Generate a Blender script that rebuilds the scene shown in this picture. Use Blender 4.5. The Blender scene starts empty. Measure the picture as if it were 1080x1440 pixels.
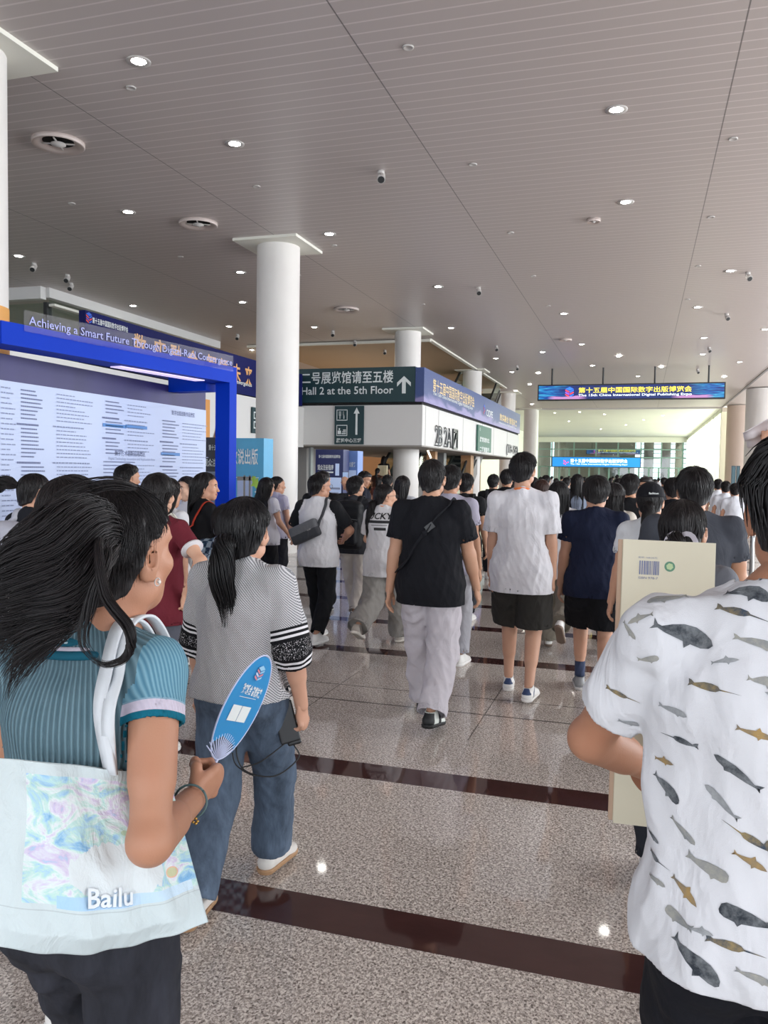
import bpy, math, random
import numpy as np
from mathutils import Vector, Matrix, Euler
from mathutils.bvhtree import BVHTree
rnd = random.Random(7)
C = bpy.context.scene.collection
sc = bpy.context.scene
PI = math.pi

# ---------------------------------------------------------------- camera
F_PX, VPX, VPY, ROLL, EYE = 1150.0, 903.0, 668.0, 0.0155, 1.65
_d = np.array([VPX-540, 720-VPY, F_PX]); _d /= np.linalg.norm(_d)
_z = np.array([ROLL, 1, 0]); _z[2] = -(_d[0]*_z[0]+_d[1])/_d[2]; _z /= np.linalg.norm(_z)
_x = np.cross(_d, _z)
if _x[0] < 0: _x = -_x
cam_data = bpy.data.cameras.new('camera'); cam = bpy.data.objects.new('camera', cam_data); C.objects.link(cam)
cam.matrix_world = Matrix(((_x[0], _x[1], -_x[2], 0), (_d[0], _d[1], -_d[2], 0), (_z[0], _z[1], -_z[2], EYE), (0, 0, 0, 1)))
cam_data.sensor_fit = 'VERTICAL'; cam_data.sensor_height = 36; cam_data.lens = F_PX*36/1440
cam_data.clip_start = 0.05; cam_data.clip_end = 400
sc.camera = cam

def ray(px, py):
    v = np.array([px-540, 720-py, F_PX]); return np.array([v@_x, v@_d, v@_z])
def at(px, py, Y):
    r = ray(px, py); t = Y/r[1]; return Vector((r[0]*t, Y, r[2]*t+EYE))
def atz(px, py, z):
    r = ray(px, py); t = (z-EYE)/r[2]; return Vector((r[0]*t, r[1]*t, z))
def atx(px, py, X):
    r = ray(px, py); t = X/r[0]; return Vector((X, r[1]*t, r[2]*t+EYE))

# ---------------------------------------------------------------- world, lights, exposure
sc.view_settings.view_transform = 'Standard'; sc.view_settings.look = 'None'
sc.view_settings.gamma = 1; sc.view_settings.exposure = 0.0; sc.view_settings.use_curve_mapping = False
w = bpy.data.worlds.new('sky'); sc.world = w; w.use_nodes = True
bg = w.node_tree.nodes['Background']; bg.inputs[0].default_value = (0.86, 0.93, 1.0, 1); bg.inputs[1].default_value = 3.7
def area(name, loc, rot, sx, sy, power, col):
    l = bpy.data.lights.new(name, 'AREA'); l.shape = 'RECTANGLE'; l.size = sx; l.size_y = sy; l.energy = power; l.color = col
    o = bpy.data.objects.new(name, l); C.objects.link(o); o.location = loc; o.rotation_euler = rot; return o
# daylight through the glass front behind the visitors
area('daylight_entrance', (-2, -9, 3.4), (math.radians(80), 0, 0), 16, 4.6, 220, (0.92, 0.96, 1.0))
# daylight through the glazed flank of the far lobby
area('daylight_far_lobby', (7.5, 76, 4), (0, math.radians(90), 0), 5, 40, 6500, (1.0, 1.0, 0.97))
area('daylight_side', (13, 22, 3.4), (0, math.radians(90), 0), 4.5, 40, 3500, (0.95, 0.98, 1.0))
# area light added to brighten the atrium behind the hall entrances
area('atrium_fill', (-12.5, 34, 5.9), (0, 0, 0), 5, 12, 900, (1.0, 0.86, 0.68))
area('corner_fill', (-20, 20.5, 5.8), (0, 0, 0), 5, 3, 260, (0.95, 1.0, 0.97))  # added area light, brightens the wall behind the green glass
try:
    sc.cycles.use_denoising = True; sc.cycles.max_bounces = 8; sc.cycles.diffuse_bounces = 4; sc.cycles.glossy_bounces = 3
    sc.cycles.transparent_max_bounces = 8; sc.cycles.transmission_bounces = 4; sc.cycles.sample_clamp_indirect = 16
    sc.cycles.caustics_reflective = False; sc.cycles.caustics_refractive = False
except Exception: pass
# ---------------------------------------------------------------- materials
MATS = {}
def srgb(c):
    if isinstance(c, str): c = [int(c[i:i+2], 16)/255 for i in (0, 2, 4)]
    return tuple((x/12.92 if x <= .04045 else ((x+.055)/1.055)**2.4) for x in c) + (1.0,)
class N:
    """small node tree helper"""
    def __init__(s, name):
        s.m = bpy.data.materials.new(name); s.m.use_nodes = True; s.t = s.m.node_tree; s.b = s.t.nodes['Principled BSDF']; s.o = s.t.nodes['Material Output']
    def n(s, typ, ins=None, **kw):
        x = s.t.nodes.new('ShaderNode'+typ)
        for k, v in kw.items(): setattr(x, k, v)
        for k, v in (ins or {}).items(): s.put(x.inputs[k], v)
        return x
    def put(s, sock, v):
        if isinstance(v, bpy.types.NodeSocket): s.t.links.new(v, sock)
        elif isinstance(v, bpy.types.Node): s.t.links.new(v.outputs[0], sock)
        else: sock.default_value = v
    def set(s, **kw):
        names = dict(color='Base Color', rough='Roughness', metal='Metallic', normal='Normal', emis='Emission Color', estr='Emission Strength', alpha='Alpha', spec='Specular IOR Level', trans='Transmission Weight', sheen='Sheen Weight', sss='Subsurface Weight', coat='Coat Weight')
        for k, v in kw.items(): s.put(s.b.inputs[names[k]], v)
    def math(s, op, a, b=0.0, c=0.0):
        x = s.n('Math', operation=op); s.put(x.inputs[0], a); s.put(x.inputs[1], b); s.put(x.inputs[2], c); return x.outputs[0]
    def mix(s, f, a, b):
        x = s.n('Mix', data_type='RGBA'); s.put(x.inputs[0], f); s.put(x.inputs[6], a); s.put(x.inputs[7], b); return x.outputs[2]
    def ramp(s, f, stops, interp='LINEAR'):
        x = s.n('ValToRGB'); s.put(x.inputs[0], f); cr = x.color_ramp; cr.interpolation = interp
        while len(cr.elements) > 1: cr.elements.remove(cr.elements[0])
        cr.elements[0].position = stops[0][0]; cr.elements[0].color = stops[0][1]
        for p, c in stops[1:]:
            e = cr.elements.new(p); e.color = c
        return x.outputs[0]
    def obj(s): return s.n('TexCoord').outputs['Object']
    def bump(s, h, strength=.3, dist=.01):
        return s.n('Bump', {'Height': h, 'Strength': strength, 'Distance': dist}).outputs[0]
    def scaled(s, v, sc_):
        return s.n('Mapping', {'Vector': v, 'Scale': sc_}).outputs[0]

def plain(name, col, rough=.6, metal=0, spec=.5, emis=0, var=.06, vs=6.0, estr_col=None):
    key = ('plain', name)
    if key in MATS: return MATS[key]
    m = N(name); c = srgb(col)
    nz = m.n('TexNoise', {'Vector': m.obj(), 'Scale': vs, 'Detail': 3.0})
    d = tuple(x*(1-var*2) for x in c[:3])+(1,)
    m.set(color=m.mix(nz.outputs[0], d, c), rough=rough, metal=metal, spec=spec)
    if emis: m.set(emis=srgb(estr_col or col), estr=emis)
    MATS[key] = m.m; m.m.cycles.emission_sampling = 'AUTO' if not emis else 'NONE'
    return m.m
def cloth(col, kind='jersey', rough=.85):
    key = ('cloth', str(col), kind)
    if key in MATS: return MATS[key]
    m = N('cloth_'+kind); c = srgb(col); co = m.obj()
    fold = m.n('TexNoise', {'Vector': m.scaled(co, (9, 9, 4.5)), 'Scale': 1.0, 'Detail': 3.0, 'Roughness': .55, 'Distortion': .8})
    fine = m.n('TexNoise', {'Vector': co, 'Scale': 700.0, 'Detail': 1.0})
    big = m.n('TexNoise', {'Vector': co, 'Scale': 5.0, 'Detail': 2.0})
    colr = m.mix(big.outputs[0], tuple(x*.9 for x in c[:3])+(1,), c)
    h = m.math('MULTIPLY_ADD', fold.outputs[0], 1.0, m.math('MULTIPLY', fine.outputs[0], .02))
    if kind == 'denim':
        w_ = m.n('TexWave', {'Vector': co, 'Scale': 180.0, 'Distortion': 1.0}, bands_direction='DIAGONAL')
        n2 = m.n('TexNoise', {'Vector': m.scaled(co, (14, 14, 4)), 'Scale': 1.0, 'Detail': 5.0, 'Roughness': .7})
        colr = m.mix(m.ramp(n2.outputs[0], [(.3, (0, 0, 0, 1)), (.75, (1, 1, 1, 1))]), tuple(x*.48 for x in c[:3])+(1,), tuple(min(1, x*1.7) for x in c[:3])+(1,))
        colr = m.mix(m.math('MULTIPLY', w_.outputs[1], .25), colr, tuple(min(1, x*1.7) for x in c[:3])+(1,))
    if kind == 'check':
        ck = m.n('TexChecker', {'Vector': m.scaled(co, (1, .3, 1)), 'Scale': 28.0, 'Color1': srgb('a9c4d6'), 'Color2': srgb('2d4560')})
        v2 = m.n('TexVoronoi', {'Vector': co, 'Scale': 45.0})
        colr = m.mix(m.math('LESS_THAN', v2.outputs[0], .28), ck.outputs[0], srgb('5d7f9b'))
    if kind == 'herring':   # fine diagonal dotted knit
        sx = m.n('SeparateXYZ', {0: co})
        a = m.math('FRACT', m.math('MULTIPLY', m.math('ADD', sx.outputs[0], sx.outputs[2]), 125.0))
        b = m.math('FRACT', m.math('MULTIPLY', m.math('SUBTRACT', m.math('MULTIPLY', sx.outputs[2], 1.3), sx.outputs[0]), 125.0))
        dot = m.math('MULTIPLY', m.math('LESS_THAN', a, .5), m.math('LESS_THAN', b, .72))
        colr = m.mix(dot, srgb('cfcfd2'), srgb('55575d'))
        h = m.math('ADD', h, m.math('MULTIPLY', dot, .05))
    m.set(color=colr, rough=rough, spec=.25, sheen=.0, normal=m.bump(h, .55, .03))
    MATS[key] = m.m; return m.m
def skin_mat(col='c99a7e'):
    key = ('skin', col)
    if key in MATS: return MATS[key]
    m = N('skin'); c = srgb(col)
    n1 = m.n('TexNoise', {'Vector': m.obj(), 'Scale': 14.0, 'Detail': 4.0}); n2 = m.n('TexNoise', {'Vector': m.obj(), 'Scale': 320.0, 'Detail': 2.0})
    red = (c[0]*.96, c[1]*.82, c[2]*.78, 1)
    m.set(color=m.mix(n1.outputs[0], c, red), rough=.5, spec=.35, normal=m.bump(n2.outputs[0], .15, .002), sss=.0)
    MATS[key] = m.m; return m.m
def hair_mat(col='1b1718', rough=.42):
    key = ('hair', col)
    if key in MATS: return MATS[key]
    m = N('hair'); c = srgb(col)
    n1 = m.n('TexNoise', {'Vector': m.scaled(m.obj(), (160, 160, 14)), 'Scale': 1.0, 'Detail': 3.0})
    m.set(color=m.mix(n1.outputs[0], tuple(x*.6 for x in c[:3])+(1,), tuple(x*1.5 for x in c[:3])+(1,)), rough=rough, spec=.35, normal=m.bump(n1.outputs[0], .35, .004))
    MATS[key] = m.m; return m.m
def emit(name, col, s):
    key = ('emit', name)
    if key in MATS: return MATS[key]
    m = N(name); m.set(color=srgb(col), emis=srgb(col), estr=s, rough=.5); m.m.cycles.emission_sampling = 'NONE'
    MATS[key] = m.m; return m.m
def glass_mat(name='glass', tint=(.85, .93, .9, 1), mixf=.12):
    key = ('glass', name)
    if key in MATS: return MATS[key]
    m = N(name)
    tr = m.n('BsdfTransparent', {'Color': tint}); gl = m.n('BsdfGlossy', {'Color': (1, 1, 1, 1), 'Roughness': .03})
    fr = m.n('Fresnel', {'IOR': 1.45}); ge = m.n('NewGeometry'); f2 = m.math('MULTIPLY', m.math('MAXIMUM', fr.outputs[0], mixf), m.math('SUBTRACT', 1.0, ge.outputs['Backfacing']))
    mx = m.n('MixShader', {0: f2, 1: tr, 2: gl}); m.put(m.o.inputs[0], mx)
    MATS[key] = m.m; return m.m

# ---------------------------------------------------------------- mesh helpers
def raw_mesh(name, V, F, mats=(), mi=None, smooth=True, attrs=None):
    """V (n,3); F list of int arrays (k,3) / (k,4) or python polygons"""
    me = bpy.data.meshes.new(name); V = np.asarray(V, dtype=np.float32)
    if isinstance(F, np.ndarray): F = [F]
    cnt = sum(len(f) for f in F)
    loops = np.concatenate([np.asarray(f, dtype=np.int32).ravel() for f in F]) if cnt else np.zeros(0, np.int32)
    tot = np.concatenate([np.full(len(f), np.asarray(f).shape[1], np.int32) for f in F]) if cnt else np.zeros(0, np.int32)
    st = np.concatenate([[0], np.cumsum(tot)[:-1]]).astype(np.int32) if cnt else tot
    me.vertices.add(len(V)); me.vertices.foreach_set('co', V.ravel())
    me.loops.add(len(loops)); me.loops.foreach_set('vertex_index', loops)
    me.polygons.add(cnt); me.polygons.foreach_set('loop_start', st)
    try: me.polygons.foreach_set('loop_total', tot)
    except Exception: pass
    me.polygons.foreach_set('use_smooth', np.full(cnt, smooth))
    if mi is not None: me.polygons.foreach_set('material_index', np.asarray(mi, dtype=np.int32))
    for k, a in (attrs or {}).items():
        at_ = me.attributes.new(k, 'FLOAT', 'POINT'); at_.data.foreach_set('value', np.asarray(a, dtype=np.float32))
    me.update(calc_edges=True); me.validate()
    for m in mats: me.materials.append(m)
    return me
class MB:
    """collects simple shapes into ONE mesh"""
    def __init__(s): s.V = []; s.F = []; s.M = []; s.mats = []
    def mat(s, m):
        if m not in s.mats: s.mats.append(m)
        return s.mats.index(m)
    def add(s, V, F, m=None):
        b = len(s.V); s.V += [tuple(v) for v in V]; i = s.mat(m)
        for f in F: s.F.append([b+k for k in f]); s.M.append(i)
        return s
    def box(s, a, b, m=None, bev=0):
        x0, y0, z0 = a; x1, y1, z1 = b
        if x0 > x1: x0, x1 = x1, x0
        if y0 > y1: y0, y1 = y1, y0
        if z0 > z1: z0, z1 = z1, z0
        V = [(x0, y0, z0), (x1, y0, z0), (x1, y1, z0), (x0, y1, z0), (x0, y0, z1), (x1, y0, z1), (x1, y1, z1), (x0, y1, z1)]
        return s.add(V, [(0, 3, 2, 1), (4, 5, 6, 7), (0, 1, 5, 4), (1, 2, 6, 5), (2, 3, 7, 6), (3, 0, 4, 7)], m)
    def prism(s, poly, ax, d0, d1, m=None):
        """poly: 2D points; ax: function (u,v,d)->xyz"""
        n = len(poly); V = [ax(u, v, d0) for u, v in poly]+[ax(u, v, d1) for u, v in poly]
        return s.add(V, [tuple(range(n-1, -1, -1)), tuple(range(n, 2*n))]+[(i, (i+1) % n, n+(i+1) % n, n+i) for i in range(n)], m)
    def cyl(s, a, b, r0, r1=None, n=16, m=None, caps=True):
        a = Vector(a); b = Vector(b); r1 = r0 if r1 is None else r1; d = (b-a).normalized(); u = d.orthogonal().normalized(); v = d.cross(u)
        V = []
        for p, r in ((a, r0), (b, r1)):
            for i in range(n):
                t = 2*PI*i/n; V.append(p+u*math.cos(t)*r+v*math.sin(t)*r)
        F = [(i, (i+1) % n, n+(i+1) % n, n+i) for i in range(n)]
        if caps: F += [tuple(range(n-1, -1, -1)), tuple(range(n, 2*n))]
        return s.add(V, F, m)
    def lathe(s, prof, c, n=24, m=None):
        V = []; 
        for r, z in prof:
            for i in range(n):
                t = 2*PI*i/n; V.append((c[0]+r*math.cos(t), c[1]+r*math.sin(t), c[2]+z))
        k = len(prof); F = [(j*n+i, j*n+(i+1) % n, (j+1)*n+(i+1) % n, (j+1)*n+i) for j in range(k-1) for i in range(n)]
        F += [tuple(range(n-1, -1, -1)), tuple(range((k-1)*n, k*n))]
        return s.add(V, F, m)
    def mesh(s, name, m=None, smooth=False):
        me = bpy.data.meshes.new(name); me.from_pydata(s.V, [], s.F)
        for k in s.mats: me.materials.append(k if k is not None else m)
        me.polygons.foreach_set('material_index', s.M)
        if smooth: me.polygons.foreach_set('use_smooth', [True]*len(s.F))
        me.update(); return me
    def build(s, name, m=None, parent=None, smooth=False, **kw):
        return link(name, s.mesh(name, m, smooth), parent, **kw)
def link(name, me, parent=None, loc=None, rot=None):
    o = bpy.data.objects.new(name, me); C.objects.link(o)
    if parent is not None: o.parent = parent
    if loc is not None: o.location = loc
    if rot is not None: o.rotation_euler = rot
    return o
def smooth_by_angle(o, ang=35):
    me = o.data
    try: me.shade_smooth(); me.set_sharp_from_angle(angle=math.radians(ang))
    except Exception: pass
def tag(o, label=None, cat=None, group=None, kind=None):
    if label: o['label'] = label
    if cat: o['category'] = cat
    if group: o['group'] = group
    if kind: o['kind'] = kind
    return o
def empty(name, loc=(0, 0, 0), rz=0):
    o = bpy.data.objects.new(name, None); C.objects.link(o); o.location = loc; o.rotation_euler = (0, 0, rz); o.empty_display_size = .1; return o
def struct(name, mb, m=None, parent=None, smooth=False):
    o = mb.build(name, m, parent, smooth)
    if parent is None: o['kind'] = 'structure'
    return o
def text_mesh(s, size, bold=0.0, align='LEFT', extrude=0.0, spacing=1.0):
    cu = bpy.data.curves.new('t', 'FONT'); cu.body = s; cu.size = size; cu.offset = bold*size; cu.align_x = align; cu.align_y = 'CENTER'
    cu.extrude = extrude; cu.space_character = spacing; cu.resolution_u = 2
    o = bpy.data.objects.new('t', cu); C.objects.link(o); dg = bpy.context.evaluated_depsgraph_get()
    me = bpy.data.meshes.new_from_object(o.evaluated_get(dg)); bpy.data.objects.remove(o); bpy.data.curves.remove(cu)
    V = np.zeros(len(me.vertices)*3, np.float32); me.vertices.foreach_get('co', V); V = V.reshape(-1, 3)
    F = [tuple(p.vertices) for p in me.polygons]; bpy.data.meshes.remove(me)
    return V, F
def text_to(mb, s, size, origin, u, v, m, bold=0.0, align='LEFT', width=None, height=None, spacing=1.0):
    """lay text on the plane through origin spanned by u (reading direction) and v (up) as part of a mesh"""
    V, F = text_mesh(s, size, bold, align, 0, spacing)
    if not len(V): return
    if width:
        w0 = V[:, 0].max()-V[:, 0].min(); V[:, 0] = (V[:, 0]-V[:, 0].min())*width/w0
    if height:
        h0 = V[:, 1].max()-V[:, 1].min(); V[:, 1] = (V[:, 1]-V[:, 1].min())/h0*height-height/2
    o = np.array(origin); u = np.array(Vector(u).normalized()); v = np.array(Vector(v).normalized())
    mb.add(o+V[:, :1]*u+V[:, 1:2]*v, F, m)
def ribbon(mb, pts, width, thick, side, m=None, closed=False):
    """flat strap through pts; side: vector or list of width directions"""
    n = len(pts); pts = [Vector(p) for p in pts]; V = []
    for i, p in enumerate(pts):
        t = (pts[min(i+1, n-1)]-pts[max(i-1, 0)]).normalized(); s_ = Vector(side[i] if isinstance(side, list) else side)
        s_ = (s_-t*s_.dot(t)).normalized(); nn = t.cross(s_)
        w_ = (width[i] if isinstance(width, list) else width)/2
        V += [p-s_*w_-nn*thick/2, p+s_*w_-nn*thick/2, p+s_*w_+nn*thick/2, p-s_*w_+nn*thick/2]
    F = [(4*i+k, 4*i+(k+1) % 4, 4*i+4+(k+1) % 4, 4*i+4+k) for i in range(n-1) for k in range(4)]+[(3, 2, 1, 0), (4*n-4, 4*n-3, 4*n-2, 4*n-1)]
    mb.add(V, F, m)
def tube(mb, pts, r, m=None, n=8):
    pts = [Vector(p) for p in pts]; k = len(pts); V = []; up = None
    for i, p in enumerate(pts):
        t = (pts[min(i+1, k-1)]-pts[max(i-1, 0)]).normalized()
        u = t.orthogonal().normalized() if up is None else (up-t*up.dot(t)).normalized(); up = u; v = t.cross(u)
        rr = r[i] if isinstance(r, (list, tuple)) else r
        for j in range(n):
            a = 2*PI*j/n; V.append(p+u*math.cos(a)*rr+v*math.sin(a)*rr)
    F = [(i*n+j, i*n+(j+1) % n, (i+1)*n+(j+1) % n, (i+1)*n+j) for i in range(k-1) for j in range(n)]
    F += [tuple(range(n-1, -1, -1)), tuple(range((k-1)*n, k*n))]
    mb.add(V, F, m)
def bez(p0, p1, p2, p3, n=12):
    p0, p1, p2, p3 = map(Vector, (p0, p1, p2, p3))
    return [p0*(1-t)**3+p1*3*t*(1-t)**2+p2*3*t*t*(1-t)+p3*t**3 for t in [i/(n-1) for i in range(n)]]
def catmull(P, n=6):
    P = [Vector(p) for p in P]; Q = [P[0]*2-P[1]]+P+[P[-1]*2-P[-2]]; out = []
    for i in range(1, len(Q)-2):
        for k in range(n):
            t = k/n; out.append(.5*((2*Q[i])+(Q[i+1]-Q[i-1])*t+(2*Q[i-1]-5*Q[i]+4*Q[i+1]-Q[i+2])*t*t+(3*Q[i]-Q[i-1]-3*Q[i+1]+Q[i+2])*t**3))
    return out+[P[-1]]

# ---------------------------------------------------------------- signed-distance volumes -> continuous surfaces
class Vol:
    def __init__(s, lo, hi, h):
        s.lo = np.array(lo, float); s.h = h; n = np.ceil((np.array(hi)-s.lo)/h).astype(int)+1
        s.n = n; s.D = np.full(n, 1.0, np.float32); s.L = np.zeros(n, np.int8)
        s.ax = [(s.lo[i]+np.arange(n[i])*h).astype(np.float32) for i in range(3)]
    def sl(s, lo, hi):
        a = np.clip(np.floor((np.array(lo)-s.lo)/s.h).astype(int), 0, s.n); b = np.clip(np.ceil((np.array(hi)-s.lo)/s.h).astype(int)+1, 0, s.n)
        sl_ = tuple(slice(int(a[i]), int(b[i])) for i in range(3))
        X = s.ax[0][sl_[0]][:, None, None]; Y = s.ax[1][sl_[1]][None, :, None]; Z = s.ax[2][sl_[2]][None, None, :]
        return sl_, X, Y, Z
    def put(s, sl_, d, k, lab, op):
        A = s.D[sl_]
        if A.size == 0: return
        if op == 'add':
            if lab is not None: s.L[sl_] = np.where(d < A, lab, s.L[sl_])
            if k > 0:
                hh = np.maximum(k-np.abs(A-d), 0)/k; s.D[sl_] = np.minimum(A, d)-hh*hh*k*.25
            else: s.D[sl_] = np.minimum(A, d)
        elif op == 'sub': s.D[sl_] = np.maximum(A, -d)
        elif op == 'and': s.D[sl_] = np.maximum(A, d)
    def cone(s, a, b, ra, rb=None, k=.02, f=(0, 1, 0), flat=1.0, lab=None, op='add', cut0=False, cut1=False):
        rb = ra if rb is None else rb; a = np.array(a, float); b = np.array(b, float); ab = b-a; L2 = ab@ab+1e-12; L = math.sqrt(L2); R = max(ra, rb)+k+.03
        sl_, X, Y, Z = s.sl(np.minimum(a, b)-R, np.maximum(a, b)+R)
        px, py, pz = X-a[0], Y-a[1], Z-a[2]
        tu = (px*ab[0]+py*ab[1]+pz*ab[2])/L2; t = np.clip(tu, 0, 1)
        qx, qy, qz = px-t*ab[0], py-t*ab[1], pz-t*ab[2]; q2 = qx*qx+qy*qy+qz*qz
        if flat != 1.0:
            f = np.array(f, float); f /= np.linalg.norm(f); qf = qx*f[0]+qy*f[1]+qz*f[2]; q2 = q2+(1/flat**2-1)*qf*qf
        d = np.sqrt(q2)-(ra+(rb-ra)*t)
        if cut0: d = np.maximum(d, -tu*L)
        if cut1: d = np.maximum(d, (tu-1)*L)
        s.put(sl_, d.astype(np.float32), k, lab, op)
    def ell(s, c, r, k=.02, R=None, lab=None, op='add'):
        c = np.array(c, float); r = np.array(r, float); m = r.max()+k+.03
        sl_, X, Y, Z = s.sl(c-m, c+m); px, py, pz = X-c[0], Y-c[1], Z-c[2]
        if R is not None:
            R = np.array(R); px, py, pz = (R[0, 0]*px+R[1, 0]*py+R[2, 0]*pz, R[0, 1]*px+R[1, 1]*py+R[2, 1]*pz, R[0, 2]*px+R[1, 2]*py+R[2, 2]*pz)
        k0 = np.sqrt((px/r[0])**2+(py/r[1])**2+(pz/r[2])**2); k1 = np.sqrt((px/r[0]**2)**2+(py/r[1]**2)**2+(pz/r[2]**2)**2)+1e-6
        d = k0*(k0-1)/k1
        s.put(sl_, d.astype(np.float32), k, lab, op)
    def box(s, c, hs, r=.01, k=0.0, R=None, lab=None, op='add'):
        c = np.array(c, float); hs = np.array(hs, float); m = np.linalg.norm(hs)+k+.03
        sl_, X, Y, Z = s.sl(c-m, c+m); px, py, pz = X-c[0], Y-c[1], Z-c[2]
        if R is not None:
            R = np.array(R); px, py, pz = (R[0, 0]*px+R[1, 0]*py+R[2, 0]*pz, R[0, 1]*px+R[1, 1]*py+R[2, 1]*pz, R[0, 2]*px+R[1, 2]*py+R[2, 2]*pz)
        qx, qy, qz = np.abs(px)-hs[0]+r, np.abs(py)-hs[1]+r, np.abs(pz)-hs[2]+r
        d = np.sqrt(np.maximum(qx, 0)**2+np.maximum(qy, 0)**2+np.maximum(qz, 0)**2)+np.minimum(np.maximum(qx, np.maximum(qy, qz)), 0)-r
        s.put(sl_, d.astype(np.float32), k, lab, op)
    def half(s, p, n, op='and', sl_=None):
        """keep the side the normal points away from"""
        n = np.array(n, float); n /= np.linalg.norm(n)
        d = (s.ax[0][:, None, None]-p[0])*n[0]+(s.ax[1][None, :, None]-p[1])*n[1]+(s.ax[2][None, None, :]-p[2])*n[2]
        s.D = np.maximum(s.D, d.astype(np.float32))
    def folds(s, amp, freq, seed, n=5):
        """gentle cloth undulation"""
        if amp <= 0: return
        r = np.random.RandomState(seed); band = np.abs(s.D) < .05
        I = np.argwhere(band)
        if len(I) == 0: return
        P = s.lo+I*s.h; acc = np.zeros(len(P))
        w1 = .03*np.sin(P[:, 2]*9+seed)+.02*np.sin(P[:, 0]*13+seed*2)
        for _ in range(n):
            d = r.normal(size=3); d[2] *= .55; d /= np.linalg.norm(d); fr = freq*r.uniform(.6, 1.6)
            x = (P@d+w1)*fr+r.uniform(0, 6.28); acc += (1-np.abs(np.sin(x)))*2-.75
        s.D[band] += (-amp*acc/n*1.6).astype(np.float32)
    def nets(s):
        D = s.D; n = D.shape; ins = D < 0
        c = np.zeros((n[0]-1, n[1]-1, n[2]-1), np.int8)
        offs = [(i, j, k) for i in (0, 1) for j in (0, 1) for k in (0, 1)]
        for (i, j, k) in offs: c += ins[i:n[0]-1+i, j:n[1]-1+j, k:n[2]-1+k]
        idx = np.argwhere((c > 0) & (c < 8))
        if len(idx) == 0: return np.zeros((0, 3)), np.zeros((0, 4), int), np.zeros(0, int)
        v = {o: D[idx[:, 0]+o[0], idx[:, 1]+o[1], idx[:, 2]+o[2]] for o in offs}
        acc = np.zeros((len(idx), 3)); cnt = np.zeros(len(idx))
        for a in offs:
            for ax in range(3):
                if a[ax]: continue
                b = list(a); b[ax] = 1; b = tuple(b); m = (v[a] < 0) != (v[b] < 0)
                t = np.where(m, v[a]/(v[a]-v[b]+1e-12), 0)
                p = np.tile(np.array(a, float), (len(idx), 1)); p[:, ax] += t; acc += p*m[:, None]; cnt += m
        V = (idx+acc/cnt[:, None])*s.h+s.lo
        vid = np.full(c.shape, -1, np.int32); vid[idx[:, 0], idx[:, 1], idx[:, 2]] = np.arange(len(idx))
        Fs = []
        for ax in range(3):
            u, w_ = [(1, 2), (2, 0), (0, 1)][ax]
            A = ins[tuple(slice(0, -1) if q == ax else slice(None) for q in range(3))]; B = ins[tuple(slice(1, None) if q == ax else slice(None) for q in range(3))]
            E = np.argwhere(A != B)
            if len(E) == 0: continue
            ok = (E[:, u] > 0) & (E[:, w_] > 0) & (E[:, u] < n[u]-1) & (E[:, w_] < n[w_]-1); E = E[ok]
            q = []
            for du, dw in ((-1, -1), (0, -1), (0, 0), (-1, 0)):
                G = E.copy(); G[:, u] += du; G[:, w_] += dw; q.append(vid[G[:, 0], G[:, 1], G[:, 2]])
            q = np.stack(q, 1); fl = A[E[:, 0], E[:, 1], E[:, 2]]
            q = np.where(fl[:, None], q, q[:, ::-1]); Fs.append(q)
        F = np.concatenate(Fs); F = F[(F >= 0).all(1)]
        lab = s.L[idx[:, 0], idx[:, 1], idx[:, 2]]
        return V, F, lab
def relax(V, F, it=1, lam=.5):
    if len(V) == 0: return V
    for _ in range(it):
        acc = np.zeros_like(V); cnt = np.zeros(len(V))
        for a, b in ((0, 1), (1, 2), (2, 3), (3, 0)):
            for p, q in ((a, b), (b, a)):
                for ax in range(3): acc[:, ax] += np.bincount(F[:, p], V[F[:, q], ax], len(V))
                cnt += np.bincount(F[:, p], minlength=len(V))
        V = V*(1-lam)+acc/np.maximum(cnt, 1)[:, None]*lam
    return V
def basis(z, x):
    """rotation whose columns are x', y', z' with z' along z and x' near x"""
    z = Vector(z).normalized(); x = Vector(x); x = (x-z*x.dot(z)).normalized(); y = z.cross(x); return Matrix((x, y, z)).transposed()
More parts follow.
